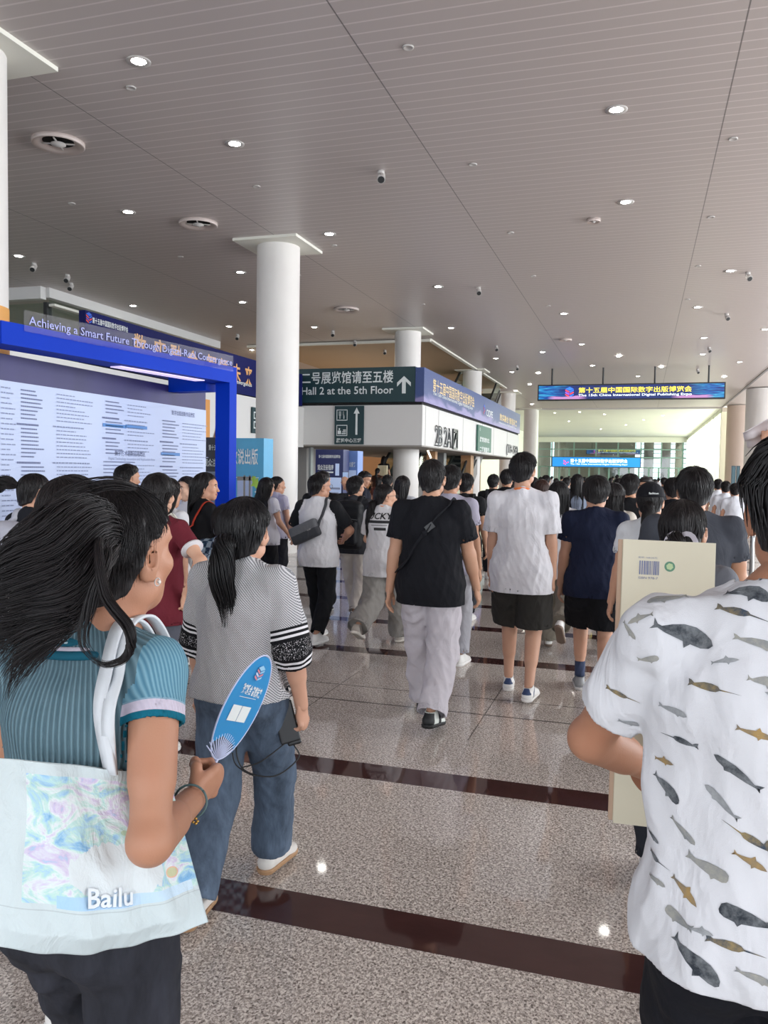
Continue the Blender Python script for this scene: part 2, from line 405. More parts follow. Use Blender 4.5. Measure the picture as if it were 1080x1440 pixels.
# ---------------------------------------------------------------- the hall itself
CH = 6.05
def floor_mat():
    m = N('granite_floor'); co = m.obj(); sx = m.n('SeparateXYZ', {0: co}); X, Y = sx.outputs[0], sx.outputs[1]
    warp = m.n('TexNoise', {'Vector': co, 'Scale': 60.0, 'Detail': 2.0})
    v1 = m.n('TexNoise', {'Vector': m.n('Mapping', {'Vector': co, 'Rotation': (0, 0, .4), 'Scale': (120, 95, 1)}), 'Scale': 1.0, 'Detail': 2.0, 'Roughness': .6, 'Distortion': .6})
    v2 = m.n('TexNoise', {'Vector': m.n('Mapping', {'Vector': co, 'Rotation': (0, 0, .5), 'Scale': (60, 50, 1)}), 'Scale': 1.0, 'Detail': 3.0, 'Roughness': .7})
    base = m.ramp(v1.outputs[0], [(.33, srgb('4a423d')), (.41, srgb('968b83')), (.50, srgb('d6cbc2')), (.62, srgb('fbf4ec'))])
    base = m.mix(m.ramp(v2.outputs[0], [(.36, (0, 0, 0, 1)), (.5, (1, 1, 1, 1))]), srgb('a0958d'), base)
    n3 = m.n('TexNoise', {'Vector': co, 'Scale': .6, 'Detail': 2.0})
    base = m.mix(m.math('MULTIPLY', n3.outputs[0], .25), base, srgb('b8ada4'))
    # brown bands across the hall every 1.43 m
    k = m.math('MULTIPLY', m.math('SUBTRACT', Y, 2.77-.715), 1/1.43); fr = m.math('ABSOLUTE', m.math('SUBTRACT', m.math('FRACT', k), .5))
    band = m.math('LESS_THAN', fr, .078)
    skip = m.math('GREATER_THAN', m.math('ABSOLUTE', m.math('SUBTRACT', Y, 5.63)), .3)
    band = m.math('MULTIPLY', band, skip)
    nb = m.n('TexNoise', {'Vector': m.scaled(co, (3, 6, 1)), 'Scale': 1.0, 'Detail': 5.0, 'Roughness': .65})
    # every half metre another brown slab, each a touch different
    slab = m.n('TexWhiteNoise', {'Vector': m.math('FLOOR', m.math('MULTIPLY', X, 1.9))}, noise_dimensions='3D')
    bc = m.mix(nb.outputs[0], srgb('33201f'), srgb('5a3c38')); bc = m.mix(m.math('MULTIPLY', slab.outputs[0], .35), bc, srgb('4f3230'))
    col = m.mix(band, base, bc)
    def line(src, pos, wd): return m.math('LESS_THAN', m.math('ABSOLUTE', m.math('SUBTRACT', src, pos)), wd)
    ln = m.math('MAXIMUM', line(Y, 5.46, .012), line(Y, 5.86, .008))
    lx = m.math('MULTIPLY', line(m.math('FRACT', m.math('MULTIPLY', m.math('ADD', X, .98), 1/1.2)), 0.0, .006), line(Y, 5.6, .7))
    ln = m.math('MAXIMUM', ln, lx)
    col = m.mix(m.math('MULTIPLY', ln, .75), col, srgb('3b3532'))
    rn = m.n('TexNoise', {'Vector': m.scaled(co, (2, 2, 1)), 'Scale': 1.0, 'Detail': 2.0})
    m.set(color=col, rough=m.math('MULTIPLY_ADD', rn.outputs[0], .03, .03), spec=.45)
    return m.m
def ceiling_mat(name, c0, c1, rough=.38, period=.2):
    m = N(name); co = m.obj(); sx = m.n('SeparateXYZ', {0: co}); X, Y = sx.outputs[0], sx.outputs[1]
    wob = m.n('TexNoise', {'Vector': m.scaled(co, (.35, 2.0, 1)), 'Scale': 1.0, 'Detail': 1.0})
    yy = m.math('MULTIPLY_ADD', wob.outputs[0], .05, Y)
    fr = m.math('FRACT', m.math('MULTIPLY', yy, 1/period)); ln = m.math('LESS_THAN', fr, .12)
    big = m.n('TexNoise', {'Vector': m.scaled(co, (.25, .25, 1)), 'Scale': 1.0, 'Detail': 2.0})
    col = m.mix(big.outputs[0], srgb(c0), tuple(x*1.08 for x in srgb(c0)[:3])+(1,))
    col = m.mix(ln, col, srgb(c1))
    jt = m.math('ABSOLUTE', m.math('SUBTRACT', m.math('FRACT', m.math('MULTIPLY', m.math('ADD', X, 2.96), 1/3.78)), 0.0))
    jl = m.math('LESS_THAN', jt, .004); col = m.mix(m.math('MULTIPLY', jl, .7), col, srgb('3c3838'))
    m.set(color=col, rough=rough, spec=.45, normal=m.bump(m.math('ADD', ln, m.math('MULTIPLY', wob.outputs[0], .6)), .12, .01))
    return m.m
def column_mat():
    m = N('column_paint'); n1 = m.n('TexNoise', {'Vector': m.obj(), 'Scale': 1.2, 'Detail': 3.0})
    m.set(color=m.mix(n1.outputs[0], srgb('d6d2ce'), srgb('e6e3e0')), rough=.45, spec=.4)
    return m.m
M_white = plain('fascia_white', 'd9d8d6', .5, vs=.7, var=.03); M_col = column_mat(); M_dark = plain('dark_steel', '26282a', .5)
M_teal = plain('sign_teal', '17393f', .45, var=.03); M_signwhite = plain('sign_white', 'e8eeee', .5); M_tan = plain('tan_panel', 'b98b63', .5, vs=1.5)
M_cream = plain('cream', 'ecebe0', .55, vs=.5); M_greygreen = plain('grey_green', '6d7a73', .5); M_steel = plain('steel', '9a9c9c', .3, metal=.7)
M_frame = plain('mullion_green', '7d9c92', .5); M_shadow = plain('gap_shade', '151515', .8); M_greypanel = plain('grey_panel', '8b8886', .6)

f = MB().box((-34, -14, -.2), (16, 125, 0)); fl = struct('floor', f, floor_mat())
c = MB().box((-34, -14, CH), (4.75, 56.5, CH+.12)); struct('ceiling', c, ceiling_mat('ceiling_slats', 'b8afac', 'd1c8c6'))
c = MB().box((4.75, -14, CH+.02), (14, 56.5, CH+.14)); struct('ceiling', c, ceiling_mat('ceiling_slats_side', 'c9bfba', 'd8cfca'))
t = MB().box((4.70, -14, CH-.03), (4.80, 56.5, CH+.02)); struct('trim_1', t, M_greypanel)
c = MB().box((-12, 56.5, CH-.02), (4.75, 100, CH+.12)); struct('ceiling', c, plain('far_ceiling', 'dfe0d8', .5, vs=.3))
t = MB().box((-12, 56.35, CH-.1), (4.75, 56.5, CH+.1)); struct('trim_2', t, M_white)
struct('wall_left', MB().box((-34, -14, 0), (-33.8, 56, CH)), plain('left_wall_grey', '6e6b69', .6))
struct('wall_far_left', MB().box((-12.2, 56.5, 0), (-12, 100, CH)), M_cream)
# atrium behind the hall entrances
struct('wall_atrium', MB().box((-30, 44, 0), (-8.4, 44.2, CH), M_tan), M_tan)
wb = MB().box((-22, 16.8, CH-.3), (-14.2, 17.0, CH)).box((-14.3, 17.0, CH-.24), (-14.1, 25.6, CH))
struct('trim_3', wb, M_white)
t = MB().box((-14.12, 17.0, CH-.46), (-13.95, 28.4, CH-.40)); struct('trim_4', t, M_cream)
g = MB().box((-21, 17.3, 2.4), (-14.35, 17.34, CH-.3)).box((-14.36, 17.3, 2.4), (-14.32, 21.5, CH-.24)); struct('window_1', g, glass_mat('green_glass', (.80, .88, .84, 1), .16))
mm = MB()
for x in (-20.8, -18.8, -16.6, -14.4): mm.box((x-.05, 17.2, 2.4), (x+.05, 17.4, CH-.3))
mm.box((-21, 17.2, 4.7), (-14.3, 17.4, 4.8)); struct('window_1_mullions', mm, M_dark)['kind'] = 'structure'
struct('wall_behind_glass', MB().box((-27, 24, 0), (-18.4, 24.2, CH)), M_greygreen)
for y0, y1 in ((17.2, 25.6),):
    pass
# soffit void beside the right-hand block
struct('trim_5', MB().box((-6.95, 26.5, CH-.05), (-6.8, 42.5, CH+.01)), M_cream)
struct('trim_6', MB().box((-13.5, 26.4, CH-.02), (-6.8, 26.55, CH-.1)), M_cream)
struct('trim_7', MB().box((-13.4, 26.6, CH-.01), (-6.96, 42.5, CH-.03)), plain('soffit_tan', 'a78f74', .6, vs=.4))
def column(X, Y, r, lab, mat_=None, cap=True, base_orange=False):
    root = empty('column', (X, Y, 0)); tag(root, lab, 'column', None)
    b = MB().lathe([(r, 0), (r, CH-.02)], (0, 0, 0), 48); o = b.build('shaft', mat_ or M_col, root); smooth_by_angle(o)
    if cap:
        s = r+.24; MB().box((-s, -s, CH-.05), (s, s, CH)).build('cap_plate', M_cream, root)
    if base_orange:
        z1 = at(6, 428, Y).z; q = MB().lathe([(r+.006, 0.02), (r+.006, z1)], (0, 0, 0), 48).build('orange_wrap', plain('orange_wrap', 'e0a050', .5), root); smooth_by_angle(q)
    return root
column(-6.95, 7.08, .42, 'white round column at the left edge with an orange band below', base_orange=True)
column(-6.94, 14.9, .42, 'large white round column behind the blue display frame')
column(-7.13, 24.9, .41, 'white round column rising behind the green Hall 2 sign')
column(-7.13, 35.1, .41, 'white round column behind the middle of the long blue banner')
column(-7.13, 45.0, .41, 'white round column behind the far end of the long blue banner')
column(-7.35, 56.6, .5, 'slim white column standing alone beside the bright far lobby')
cx = at(1046, 640, 45).x; M_beige = plain('beige_stone', 'd9c4b4', .5, vs=.6)
column(cx+.95, 45, .95, 'thick pale column at the right edge of the hall', M_col, cap=False)
cx = at(1020, 640, 55.3).x; column(cx+.72, 55.3, .72, 'beige column between the thick pale column and the fin wall', M_beige, cap=False)

# right-hand block: fascia, then signs and banner of their own
YB, XB = 22.0, -5.85
zf0, zf1 = 2.38, 3.50
fa = MB().box((-13, YB, zf0), (XB, YB+.3, zf1)).box((XB-.3, YB+.3, zf0), (XB, 40.6, zf1))
for y in (22.35, 23.9, 27.4, 30.9, 33.4, 36.9): fa.box((XB-.01, y-.012, zf0), (XB+.004, y+.012, zf1), M_greypanel)
fa.box((-13, YB+.02, zf1), (XB-.03, YB+.26, zf1+.07), M_shadow).box((XB-.27, YB+.3, zf1), (XB-.03, 40.5, zf1+.07), M_shadow)  # near-black strips stand in for the shadow in the gap above the fascia
struct('wall_hall_two_fascia', fa, M_white)
struct('wall_hall_two_soffit', MB().box((-13, YB, zf0-.04), (XB, 42.4, zf0)), plain('soffit_grey', '9a9690', .6))
struct('wall_hall_two_slab', MB().box((-13, YB+.3, zf1-.2), (XB-.3, 40.4, zf1)), M_greypanel)
def sign_panel(name, lab, cat, a, b, m):
    root = empty(name, ((a[0]+b[0])/2, (a[1]+b[1])/2, a[2])); tag(root, lab, cat)
    mb = MB().box(Vector(a)-root.location, Vector(b)-root.location); mb.build('panel', m, root); return root
def put_text(root, items, name='lettering', m=None):
    mb = MB(); L = np.array(root.location)
    for it in items:
        s, size, org, u, v, mt, kw = it; text_to(mb, s, size, np.array(org)-L, u, v, mt, **kw)
    return mb.build(name, m, root)
# green direction sign
hs = sign_panel('direction_sign', 'dark green sign pointing up to Hall 2 on the 5th floor', 'sign', (-13, YB-.06, 3.58), (XB-.21, YB+.2, 4.55), M_teal)
yf = YB-.065
def span(p0, p1): return (p1-p0).length
A = at(424, 532.5, yf); B = at(553, 532.5, yf); C2 = at(424, 550, yf); w1 = span(A, B)
put_text(hs, [('二号展览馆请至五楼', .5, A, (1, 0, 0), (0, 0, 1), M_signwhite, dict(width=w1, height=.37, bold=.014)),
              ('Hall 2 at the 5th Floor', .3, C2, (1, 0, 0), (0, 0, 1), M_signwhite, dict(width=w1, height=.22, bold=.012))])
ar = at(568, 541, yf); mb = MB(); L = hs.location
pts = [(-.055, -.24), (.055, -.24), (.055, .09), (.2, -.05), (.2, .06), (0, .24), (-.2, .06), (-.2, -.05), (-.055, .09)]
mb.add([(ar.x+u-L.x, yf-L.y, ar.z+v-L.z) for u, v in pts], [tuple(range(9))], M_signwhite); mb.build('arrow', None, hs)
# long side banner
def banner_mat(name, base, wave, z0, hgt, axis=1):
    m = N(name); sx = m.n('SeparateXYZ', {0: m.obj()}); z = sx.outputs[2]; y = sx.outputs[axis]
    t = m.math('MULTIPLY', z, 1/hgt); nz = m.n('TexNoise', {'Vector': m.scaled(m.obj(), (.25, .25, 1.0)), 'Scale': 1.6, 'Detail': 3.0, 'Distortion': 1.0})
    h = m.math('ADD', t, m.math('MULTIPLY', m.math('SUBTRACT', nz.outputs[0], .5), 1.3))
    col = m.ramp(h, [(0, srgb(wave)), (.12, srgb(wave)), (.30, srgb(base)), (1, srgb(base))])
    st = m.n('TexVoronoi', {'Vector': m.obj(), 'Scale': 9.0}); col = m.mix(m.math('LESS_THAN', st.outputs[0], .05), col, srgb('dfe6ff'))
    m.set(color=col, rough=.45); return m.m
bn = sign_panel('expo_banner', 'long blue expo banner running along the side fascia above the 2B 2A letters', 'banner', (XB-.2, YB-.06, 3.58), (XB+.05, 40.5, 4.52), banner_mat('banner_blue', '3c4f84', '8f88b8', 3.58, .94))
xf = XB+.056; M_gold = plain('gold_letters', 'f6dba0', .5)
def on_side(p0, p1, X=xf): a = atx(p0[0], p0[1], X); b = atx(p1[0], p1[1], X); return a, span(a, b)
a1, w1 = on_side((609, 541), (667, 571)); a2, w2 = on_side((609, 553), (665, 578)); a3, w3 = on_side((703, 586), (727, 597)); a4, w4 = on_side((702, 594), (726, 604)); a5, w5 = on_side((684, 580), (693, 583))
put_text(bn, [('第十五届中国国际数字出版博览会', .5, a1, (0, 1, 0), (0, 0, 1), M_gold, dict(width=w1, height=.38, bold=.010)),
              ('The 15th China International Digital Publishing Expo', .2, a2, (0, 1, 0), (0, 0, 1), M_signwhite, dict(width=w2, height=.14, bold=.01)),
              ('数实融合 智领未来', .4, a3, (0, 1, 0), (0, 0, 1), M_gold, dict(width=w3, height=.3, bold=.016)),
              ('Achieving a Smart Future Through Digital-Real Convergence', .12, a4, (0, 1, 0), (0, 0, 1), M_signwhite, dict(width=w4, height=.09, bold=.01)),
              ('CIDPE', .4, a5, (0, 1, 0), (0, 0, 1), M_signwhite, dict(width=w5, height=.26, bold=.012))])
def cube_logo(root, c, s, u, v, n, cols=None):
    """the expo's small cube emblem of stacked stripes, red above blue"""
    mb = MB(); c = Vector(c)-root.location; u = Vector(u); v = Vector(v); n = Vector(n)
    cols = cols or [plain('logo_blue', '2b5fd0', .5), plain('logo_red', 'd8484c', .5), plain('logo_violet', '6a4fc0', .5)]
    def q(pts, m): mb.add([c+u*a*s+v*b*s+n*.004 for a, b in pts], [tuple(range(len(pts)))], m)
    q([(0, 1), (.8, .62), (0, .28), (-.8, .62)], cols[0])
    for k in range(3):
        y = .5-k*.42; q([(-.8, y), (-.05, y-.36), (-.05, y-.62), (-.8, y-.26)], cols[1 if k != 1 else 2]); q([(.8, y), (.05, y-.36), (.05, y-.62), (.8, y-.26)], cols[0 if k != 1 else 1])
    return mb.build('emblem', None, root)
cl = atx(681, 576, xf); cube_logo(bn, cl, .2, (0, 1, 0), (0, 0, 1), (1, 0, 0))
# outlined hall letters on the fascia
M_metal = plain('letter_edge', '3b4042', .35, metal=.4)
def outline_letters(root, txt, wd, hgt, r=.022):
    cu = bpy.data.curves.new('t', 'FONT'); cu.body = txt; cu.size = 1; cu.fill_mode = 'NONE'; cu.bevel_depth = .02; cu.bevel_resolution = 0; cu.resolution_u = 3; cu.align_y = 'CENTER'; cu.offset = .01
    o = bpy.data.objects.new('t', cu); C.objects.link(o); me = bpy.data.meshes.new_from_object(o.evaluated_get(bpy.context.evaluated_depsgraph_get())); bpy.data.objects.remove(o)
    V = np.zeros(len(me.vertices)*3, np.float32); me.vertices.foreach_get('co', V); V = V.reshape(-1, 3); a, b = V.min(0), V.max(0)
    Q = np.stack([V[:, 2]*hgt, (V[:, 0]-a[0])/(b[0]-a[0])*wd, ((V[:, 1]-a[1])/(b[1]-a[1])-.5)*hgt], 1); mb = MB(); mb.add(Q, [tuple(p.vertices) for p in me.polygons], M_metal); return mb.build('letter_rim', None, root)
def hall_letters(lab, txt, p0, p1, hgt, name='hall_letters'):
    a, wd = on_side(p0, p1, XB+.03); root = empty(name, a); tag(root, lab, 'sign')
    outline_letters(root, txt, wd, hgt)
    return root
hall_letters('steel edged 2B 2A letters on the white side fascia', '2B 2A', (612, 612), (635, 616), .62)
lr = hall_letters('smaller steel edged letters at the far end of the white fascia', '(1B-5B)', (712, 632), (728, 635), .5)
a, wd = on_side((637, 617), (643, 618), XB+.03); rt = empty('tick_symbol', a); tag(rt, 'steel edged box with a slanting arrow after the 2B 2A letters', 'sign')
mb = MB(); h = .3
for (y0, z0, y1, z1) in ((0, -h, wd, -h), (0, h, wd, h), (0, -h, 0, h), (wd, -h, wd, h), (0, -h, wd*.8, h*.8), (wd*.8, h*.8, wd*.3, h*.7), (wd*.8, h*.8, wd*.75, 0)):
    tube(mb, [(0, y0, z0), (0, y1, z1)], .035, M_metal, 4)
mb.build('outline', None, rt)
# green sign plate with two lines
M_green = plain('sign_green', '3f6f5f', .5)
p = atx(672, 597, XB+.06); q = atx(690.5, 605, XB+.06); z0 = atx(672, 634, XB+.06).z
gs = sign_panel('direction_plate', 'grey green direction plate hung over the white fascia below the long banner', 'sign', (XB+.02, p.y, z0), (XB+.08, q.y, p.z), M_green)
wv = (q.y-p.y)
put_text(gs, [(s, .3, (XB+.085, p.y+wv*.12, z), (0, 1, 0), (0, 0, 1), M_signwhite, dict(width=wv*.72, height=.2, bold=.02)) for s, z in (('展馆请向北', p.z-.52), ('二楼请直行', p.z-.88))]+[('A3', .12, (XB+.085, p.y+wv*.1, p.z-.15), (0, 1, 0), (0, 0, 1), M_signwhite, dict(height=.12))])
# restaurant sign on front fascia
a = at(471, 571, YB-.04); b = at(511, 625, YB-.04)
rs = sign_panel('restaurant_sign', 'dark green pictogram sign with fork and knife, food counter and up arrow', 'sign', (a.x, YB-.05, b.z), (b.x, YB-.005, a.z), M_teal)
mb = MB(); L = rs.location; W = b.x-a.x; H_ = a.z-b.z; y = -.05
def R2(x0, z0, x1, z1, m=M_signwhite, yy=None): mb.add([(x0-W/2, (y if yy is None else yy)+.023-.0, z0), (x1-W/2, (y if yy is None else yy)+.023, z0), (x1-W/2, (y if yy is None else yy)+.023, z1), (x0-W/2, (y if yy is None else yy)+.023, z1)], [(0, 1, 2, 3)], m)
def frame2(x0, z0, x1, z1, t=.02):
    R2(x0, z0, x1, z0+t); R2(x0, z1-t, x1, z1); R2(x0, z0, x0+t, z1); R2(x1-t, z0, x1, z1)
for zc in (.62*H_, .22*H_):
    frame2(.06, zc, .06+.33, zc+.31)
# fork and knife
zc = .62*H_; R2(.15, zc+.05, .175, zc+.16)
for k in range(3): R2(.13+k*.025, zc+.15, .142+k*.025, zc+.26)
R2(.13, zc+.14, .195, zc+.17); R2(.27, zc+.05, .295, zc+.26); R2(.255, zc+.15, .295, zc+.26)
zc = .22*H_; R2(.1, zc+.05, .2, zc+.15); R2(.13, zc+.16, .17, zc+.22); R2(.22, zc+.05, .35, zc+.08); R2(.24, zc+.1, .35, zc+.13); R2(.26, zc+.15, .35, zc+.18)
pts = [(-.03, .25*H_), (.03, .25*H_), (.03, .8*H_), (.09, .8*H_), (0, .96*H_), (-.09, .8*H_), (-.03, .8*H_)]
mb.add([(W*.76+u-W/2, -.027, v) for u, v in pts], [tuple(range(7))], M_signwhite)
text_to(mb, '展览中心三楼', .12, (-W/2+.06, -.027, .1*H_), (1, 0, 0), (0, 0, 1), M_signwhite, bold=.02, width=W-.12, height=.13)
mb.build('pictograms', None, rs)

# ground-level pieces under the fascia
def pier(lab, p0, p1, Y, m, dep=.5, z1=zf0, name='wall_pier'):
    a = at(p0, 650, Y); b = at(p1, 650, Y); o = MB().box((a.x, Y, 0), (b.x, Y+dep, z1)).build(name, m); o['kind'] = 'structure'; return o
pier('', 415, 431, 24, plain('grey_stone', 'a6a3a0', .6), 1.2)
pier('', 434, 437, 23.2, M_steel, .2)
pier('', 600, 612, 27, M_tan, .3); pier('', 612, 624, 29, plain('grey_stone2', '6f6f70', .5), .4); pier('', 640, 652, 38, M_tan, .3)
pier('', 648, 662, 33, M_tan, .6); pier('', 556, 600, 42, M_tan, .3)
struct('wall_hall_two_inner', MB().box((-13, 43.4, 0), (-8.6, 43.6, 5.9)), M_tan)
# glass doors at the end of the side, bright outside
struct('wall_side_gate', MB().box((-6.2, 40.9, 0), (-5.5, 41.2, 2.3)), plain('gate_grey', '8f8e90', .5))
gp = sign_panel('gate_sign', 'small black sign on the grey gate panel under the banner end', 'sign', (-6.15, 40.84, 1.72), (-5.55, 40.88, 2.02), M_dark)
put_text(gp, [('检票入口', .15, (-6.08, 40.835, 1.88), (1, 0, 0), (0, 0, 1), M_signwhite, dict(width=.42, height=.08))])
# atrium ceiling lights
for (px, py, Y) in ((600, 646, 24.5),):
    a = at(601, 632, 26); b = at(606, 644, 26); mb = MB(); tube(mb, [a, b], .03, emit('tube_light', 'fff4e0', 6), 6); o = mb.build('ceiling_light'); tag(o, 'slanting fluorescent tube glowing under the white fascia', 'light')

# escalator behind the entrance
def escalator(X0, X1, Y0, lab):
    root = empty('escalator', ((X0+X1)/2, Y0, 0)); tag(root, lab, 'escalator'); L = root.location; sl_ = math.tan(math.radians(30)); Z1 = 5.6; Y1 = Z1/sl_
    W2 = (X1-X0)/2; mb = MB(); poly = [(-1, 0), (Y1, Z1-.25), (Y1, Z1-1.1), (1.2, 0)]
    mb = MB().prism([(0, 0), (Y1, Z1), (Y1, Z1-.7), (1.1, 0)], lambda u, v, d: (d, u, v), -W2, W2); mb.build('truss', M_greypanel, root)
    mb = MB()
    for k in range(26): mb.box((-W2+.2, k*.4*.9, k*.2*.9+.0), (W2-.2, k*.36+.37, k*.18*1.15+.12))
    mb.build('step', M_dark, root)
    for s in (-1, 1):
        x = s*(W2-.1)
        MB().prism([(-.5, .1), (0, .1), (Y1, Z1+.1), (Y1, Z1+.85), (0, .85), (-.5, .85)], lambda u, v, d: (d, u, v), x-.01, x+.01, None).build('balustrade', glass_mat('balustrade_glass', (.8, .9, .87, 1), .1), root)
        mb = MB(); tube(mb, [(x, -.6, .2), (x, -.75, .5), (x, -.6, .88), (x, 0, .93), (x, Y1, Z1+.93)], .05, M_dark); mb.build('handrail', None, root)
        mb = MB(); tube(mb, [(x, 0, .1), (x, Y1, Z1+.1)], .06, M_steel); mb.build('skirt_rail', None, root)
    return root
ex = at(530, 690, 27).x
escalator(ex-.25, ex+1.15, 26.5, 'escalator with glass sides climbing behind the dark blue kiosks')
e2 = at(655, 690, 34).x
escalator(e2-.9, e2+.3, 31.0, 'second escalator seen beyond the column, right of the first')

# left-hand block: fascia 1A, dark blue banner
XL = -9.4
struct('wall_hall_one_fascia', MB().box((XL-.3, 9, 2.3), (XL, YB, 3.45)), M_white)
struct('wall_hall_one_inner', MB().box((XL-4, 9, 0), (XL-3.8, YB+2, 3.4)), M_greypanel)
lb = sign_panel('slogan_banner', 'dark navy banner with gold slogan characters above the 1A fascia', 'banner', (XL-.1, 12.2, 3.47), (XL+.03, 21.8, 4.38), plain('navy', '141a58', .5, spec=.12))
xl = XL+.04; M_orange = plain('orange', 'e09a48', .5); M_gold2 = plain('gold_hanzi', 'e8b070', .5)
def onl(p0, p1): a = atx(p0[0], p0[1], xl); b = atx(p1[0], p1[1], xl); return a, span(a, b)
b1, v1 = onl((130, 450), (180, 463)); items = [('第十五届中国国际数字出版博览会', .2, b1, (0, 1, 0), (0, 0, 1), M_signwhite, dict(width=v1, height=.11, bold=.01))]
for s, px, py in (('数', 194, 484), ('实', 223, 491), ('融', 246, 498), ('合', 270, 505), ('智', 297, 511), ('领', 314, 516), ('未', 333, 523), ('来', 350, 527)):
    a = atx(px-6, py, xl); items.append((s, .4, a, (0, 1, 0), (0, 0, 1), M_gold2, dict(width=.42, height=.44, bold=.02)))
b2, v2 = onl((200, 507), (354, 545)); items.append(('Achieving a Smart Future Through Digital-Real Convergence', .2, b2, (0, 1, 0), (0, 0, 1), M_signwhite, dict(width=v2, height=.13, bold=.01)))
put_text(lb, items); cube_logo(lb, atx(125, 447, xl), .1, (0, 1, 0), (0, 0, 1), (1, 0, 0))
a = atx(288, 590, xl); rt = empty('hall_letters', a); tag(rt, 'big orange 1A hall letters on the white fascia behind the blue frame', 'sign')
mb = MB(); text_to(mb, '1A', 1.0, (0, 0, 0), (0, 1, 0), (0, 0, 1), M_orange, bold=.03, width=1.5, height=.92); mb.build('lettering', None, rt)
a = atx(357, 587, xl); b = atx(362, 587, xl)
sg = sign_panel('pictogram_sign', 'narrow dark pictogram sign on the 1A fascia beside the column', 'sign', (XL+.01, a.y-.1, 2.55), (XL+.05, a.y+.4, 3.2), M_teal)
mb = MB()
for z in (.12, .36): mb.box((.022, -.18, z), (.026, .14, z+.18), M_signwhite).box((.026, -.15, z+.03), (.028, .11, z+.15), M_teal)
mb.build('pictograms', None, sg)

# ---- far facade of the lobby
YF = 100.0
zt = [at(850, y, YF).z for y in (622, 632, 643, 657)]
mb = MB().box((-12, YF-.1, zt[0]), (4.75, YF+.4, CH)); struct('wall_far', mb, M_cream)
fr = MB()
for z in zt[1:]: fr.box((-12, YF-.08, z-.06), (4.75, YF+.08, z+.06))
for px in (745, 776, 807, 838, 869, 901, 930, 960):
    x = at(px, 640, YF).x; fr.box((x-.07, YF-.1, zt[3]), (x+.07, YF+.1, zt[0]))
for px in range(745, 968, 14):
    x = at(px, 640, YF).x; fr.box((x-.1, YF-.1, 0), (x+.1, YF+.1, zt[3]))
struct('window_2_frame', fr, M_frame)
struct('window_2', MB().box((-12, YF-.01, 0), (4.75, YF+.01, zt[0])), glass_mat('door_glass', (.72, .82, .8, 1), .1))
struct('ceiling', MB().box((-14, YF, 6.4), (12, 124, 6.6)), M_greypanel)
struct('wall_vestibule', MB().box((-12, 118, 0), (-1, 118.3, 7)), plain('vestibule', '8d8577', .6))
for i, (px, Y, rr, lab) in enumerate(((762, 106, 1.1, 'brown column seen through the far glass doors at left'), (790, 110, .5, 'thin column seen through the far doors beside the brown one'), (912, 106, .6, 'grey column seen through the glass right of the far blue sign'), (936, 110, .6, 'grey column behind the glass near the fin wall'), (955, 106, .5, 'rightmost grey column behind the far glass'))):
    a = at(px, 650, Y); o = MB().lathe([(rr, 0), (rr, 6.4)], (0, 0, 0), 20).build('column', plain('brown_column', '8c7c6c', .6)); o.location = (a.x, Y, 0); smooth_by_angle(o); tag(o, lab, 'column')
rl = MB()
for k in range(9):
    z = .7+k*.62; rl.box((at(900, 650, 112).x, 112, z), (at(968, 650, 112).x, 112.1, z+.09))
rl.build('railing_frame', M_greypanel)['kind'] = 'structure'
bpy.data.objects['railing_frame'].name = 'wall_far_louvres'
# right flank of the lobby: cream fins with daylight between
for k in range(15):
    y = 57+k*3.0; o = MB().box((4.75, y, 0), (5.35, y+.35, CH)).build('trim_8', M_cream); o['kind'] = 'structure'
struct('trim_9', MB().box((4.75, 56.5, CH-.3), (5.35, 100, CH)), M_cream)
struct('window_3', MB().box((5.2, 56.5, 0), (5.22, 100, CH-.3)), glass_mat('side_glass', (.93, .97, .9, 1), .06))
# right glazed side of the hall
wf = MB()
for k in range(13): wf.box((13.8, -8+k*5, 0), (13.95, -7.85+k*5, CH))
wf.box((13.8, -8, 2.6), (13.95, 56, 2.7)); struct('window_4_frame', wf, M_steel)

# ---- led sign hung across the hall
def led_mat(name, z0, hgt, w2, s=1.0):
    m = N(name); co = m.obj(); sx = m.n('SeparateXYZ', {0: co}); X, Z = sx.outputs[0], sx.outputs[2]
    ax = m.math('MULTIPLY', m.math('ABSOLUTE', X), 1/w2)
    st = m.n('TexNoise', {'Vector': m.scaled(co, (1.0, 1, 16)), 'Scale': 1.0, 'Detail': 3.0, 'Roughness': .7})
    sw = m.ramp(st.outputs[0], [(.3, srgb('040a38')), (.45, srgb('0a3fa8')), (.58, srgb('19a0e0')), (.7, srgb('7ff0f0'))])
    mid = m.mix(st.outputs[0], srgb('05103c'), srgb('123a9a'))
    col = m.mix(m.ramp(ax, [(.62, (0, 0, 0, 1)), (.85, (1, 1, 1, 1))]), mid, sw)
    zz = m.math('MULTIPLY', m.math('SUBTRACT', Z, z0), 1/hgt); hl = m.n('TexNoise', {'Vector': m.scaled(co, (1.2, 1, .5)), 'Scale': 1.0, 'Detail': 3.0})
    low = m.math('LESS_THAN', zz, m.math('MULTIPLY', hl.outputs[0], .38)); ring = m.ramp(ax, [(.45, (0, 0, 0, 1)), (.55, (1, 1, 1, 1)), (.82, (1, 1, 1, 1)), (.9, (0, 0, 0, 1))])
    col = m.mix(m.math('MULTIPLY', low, ring), col, srgb('d79ad8'))
    m.set(color=(0.01, 0.01, 0.01, 1), emis=col, estr=s, rough=.4); m.m.cycles.emission_sampling = 'NONE'; return m.m
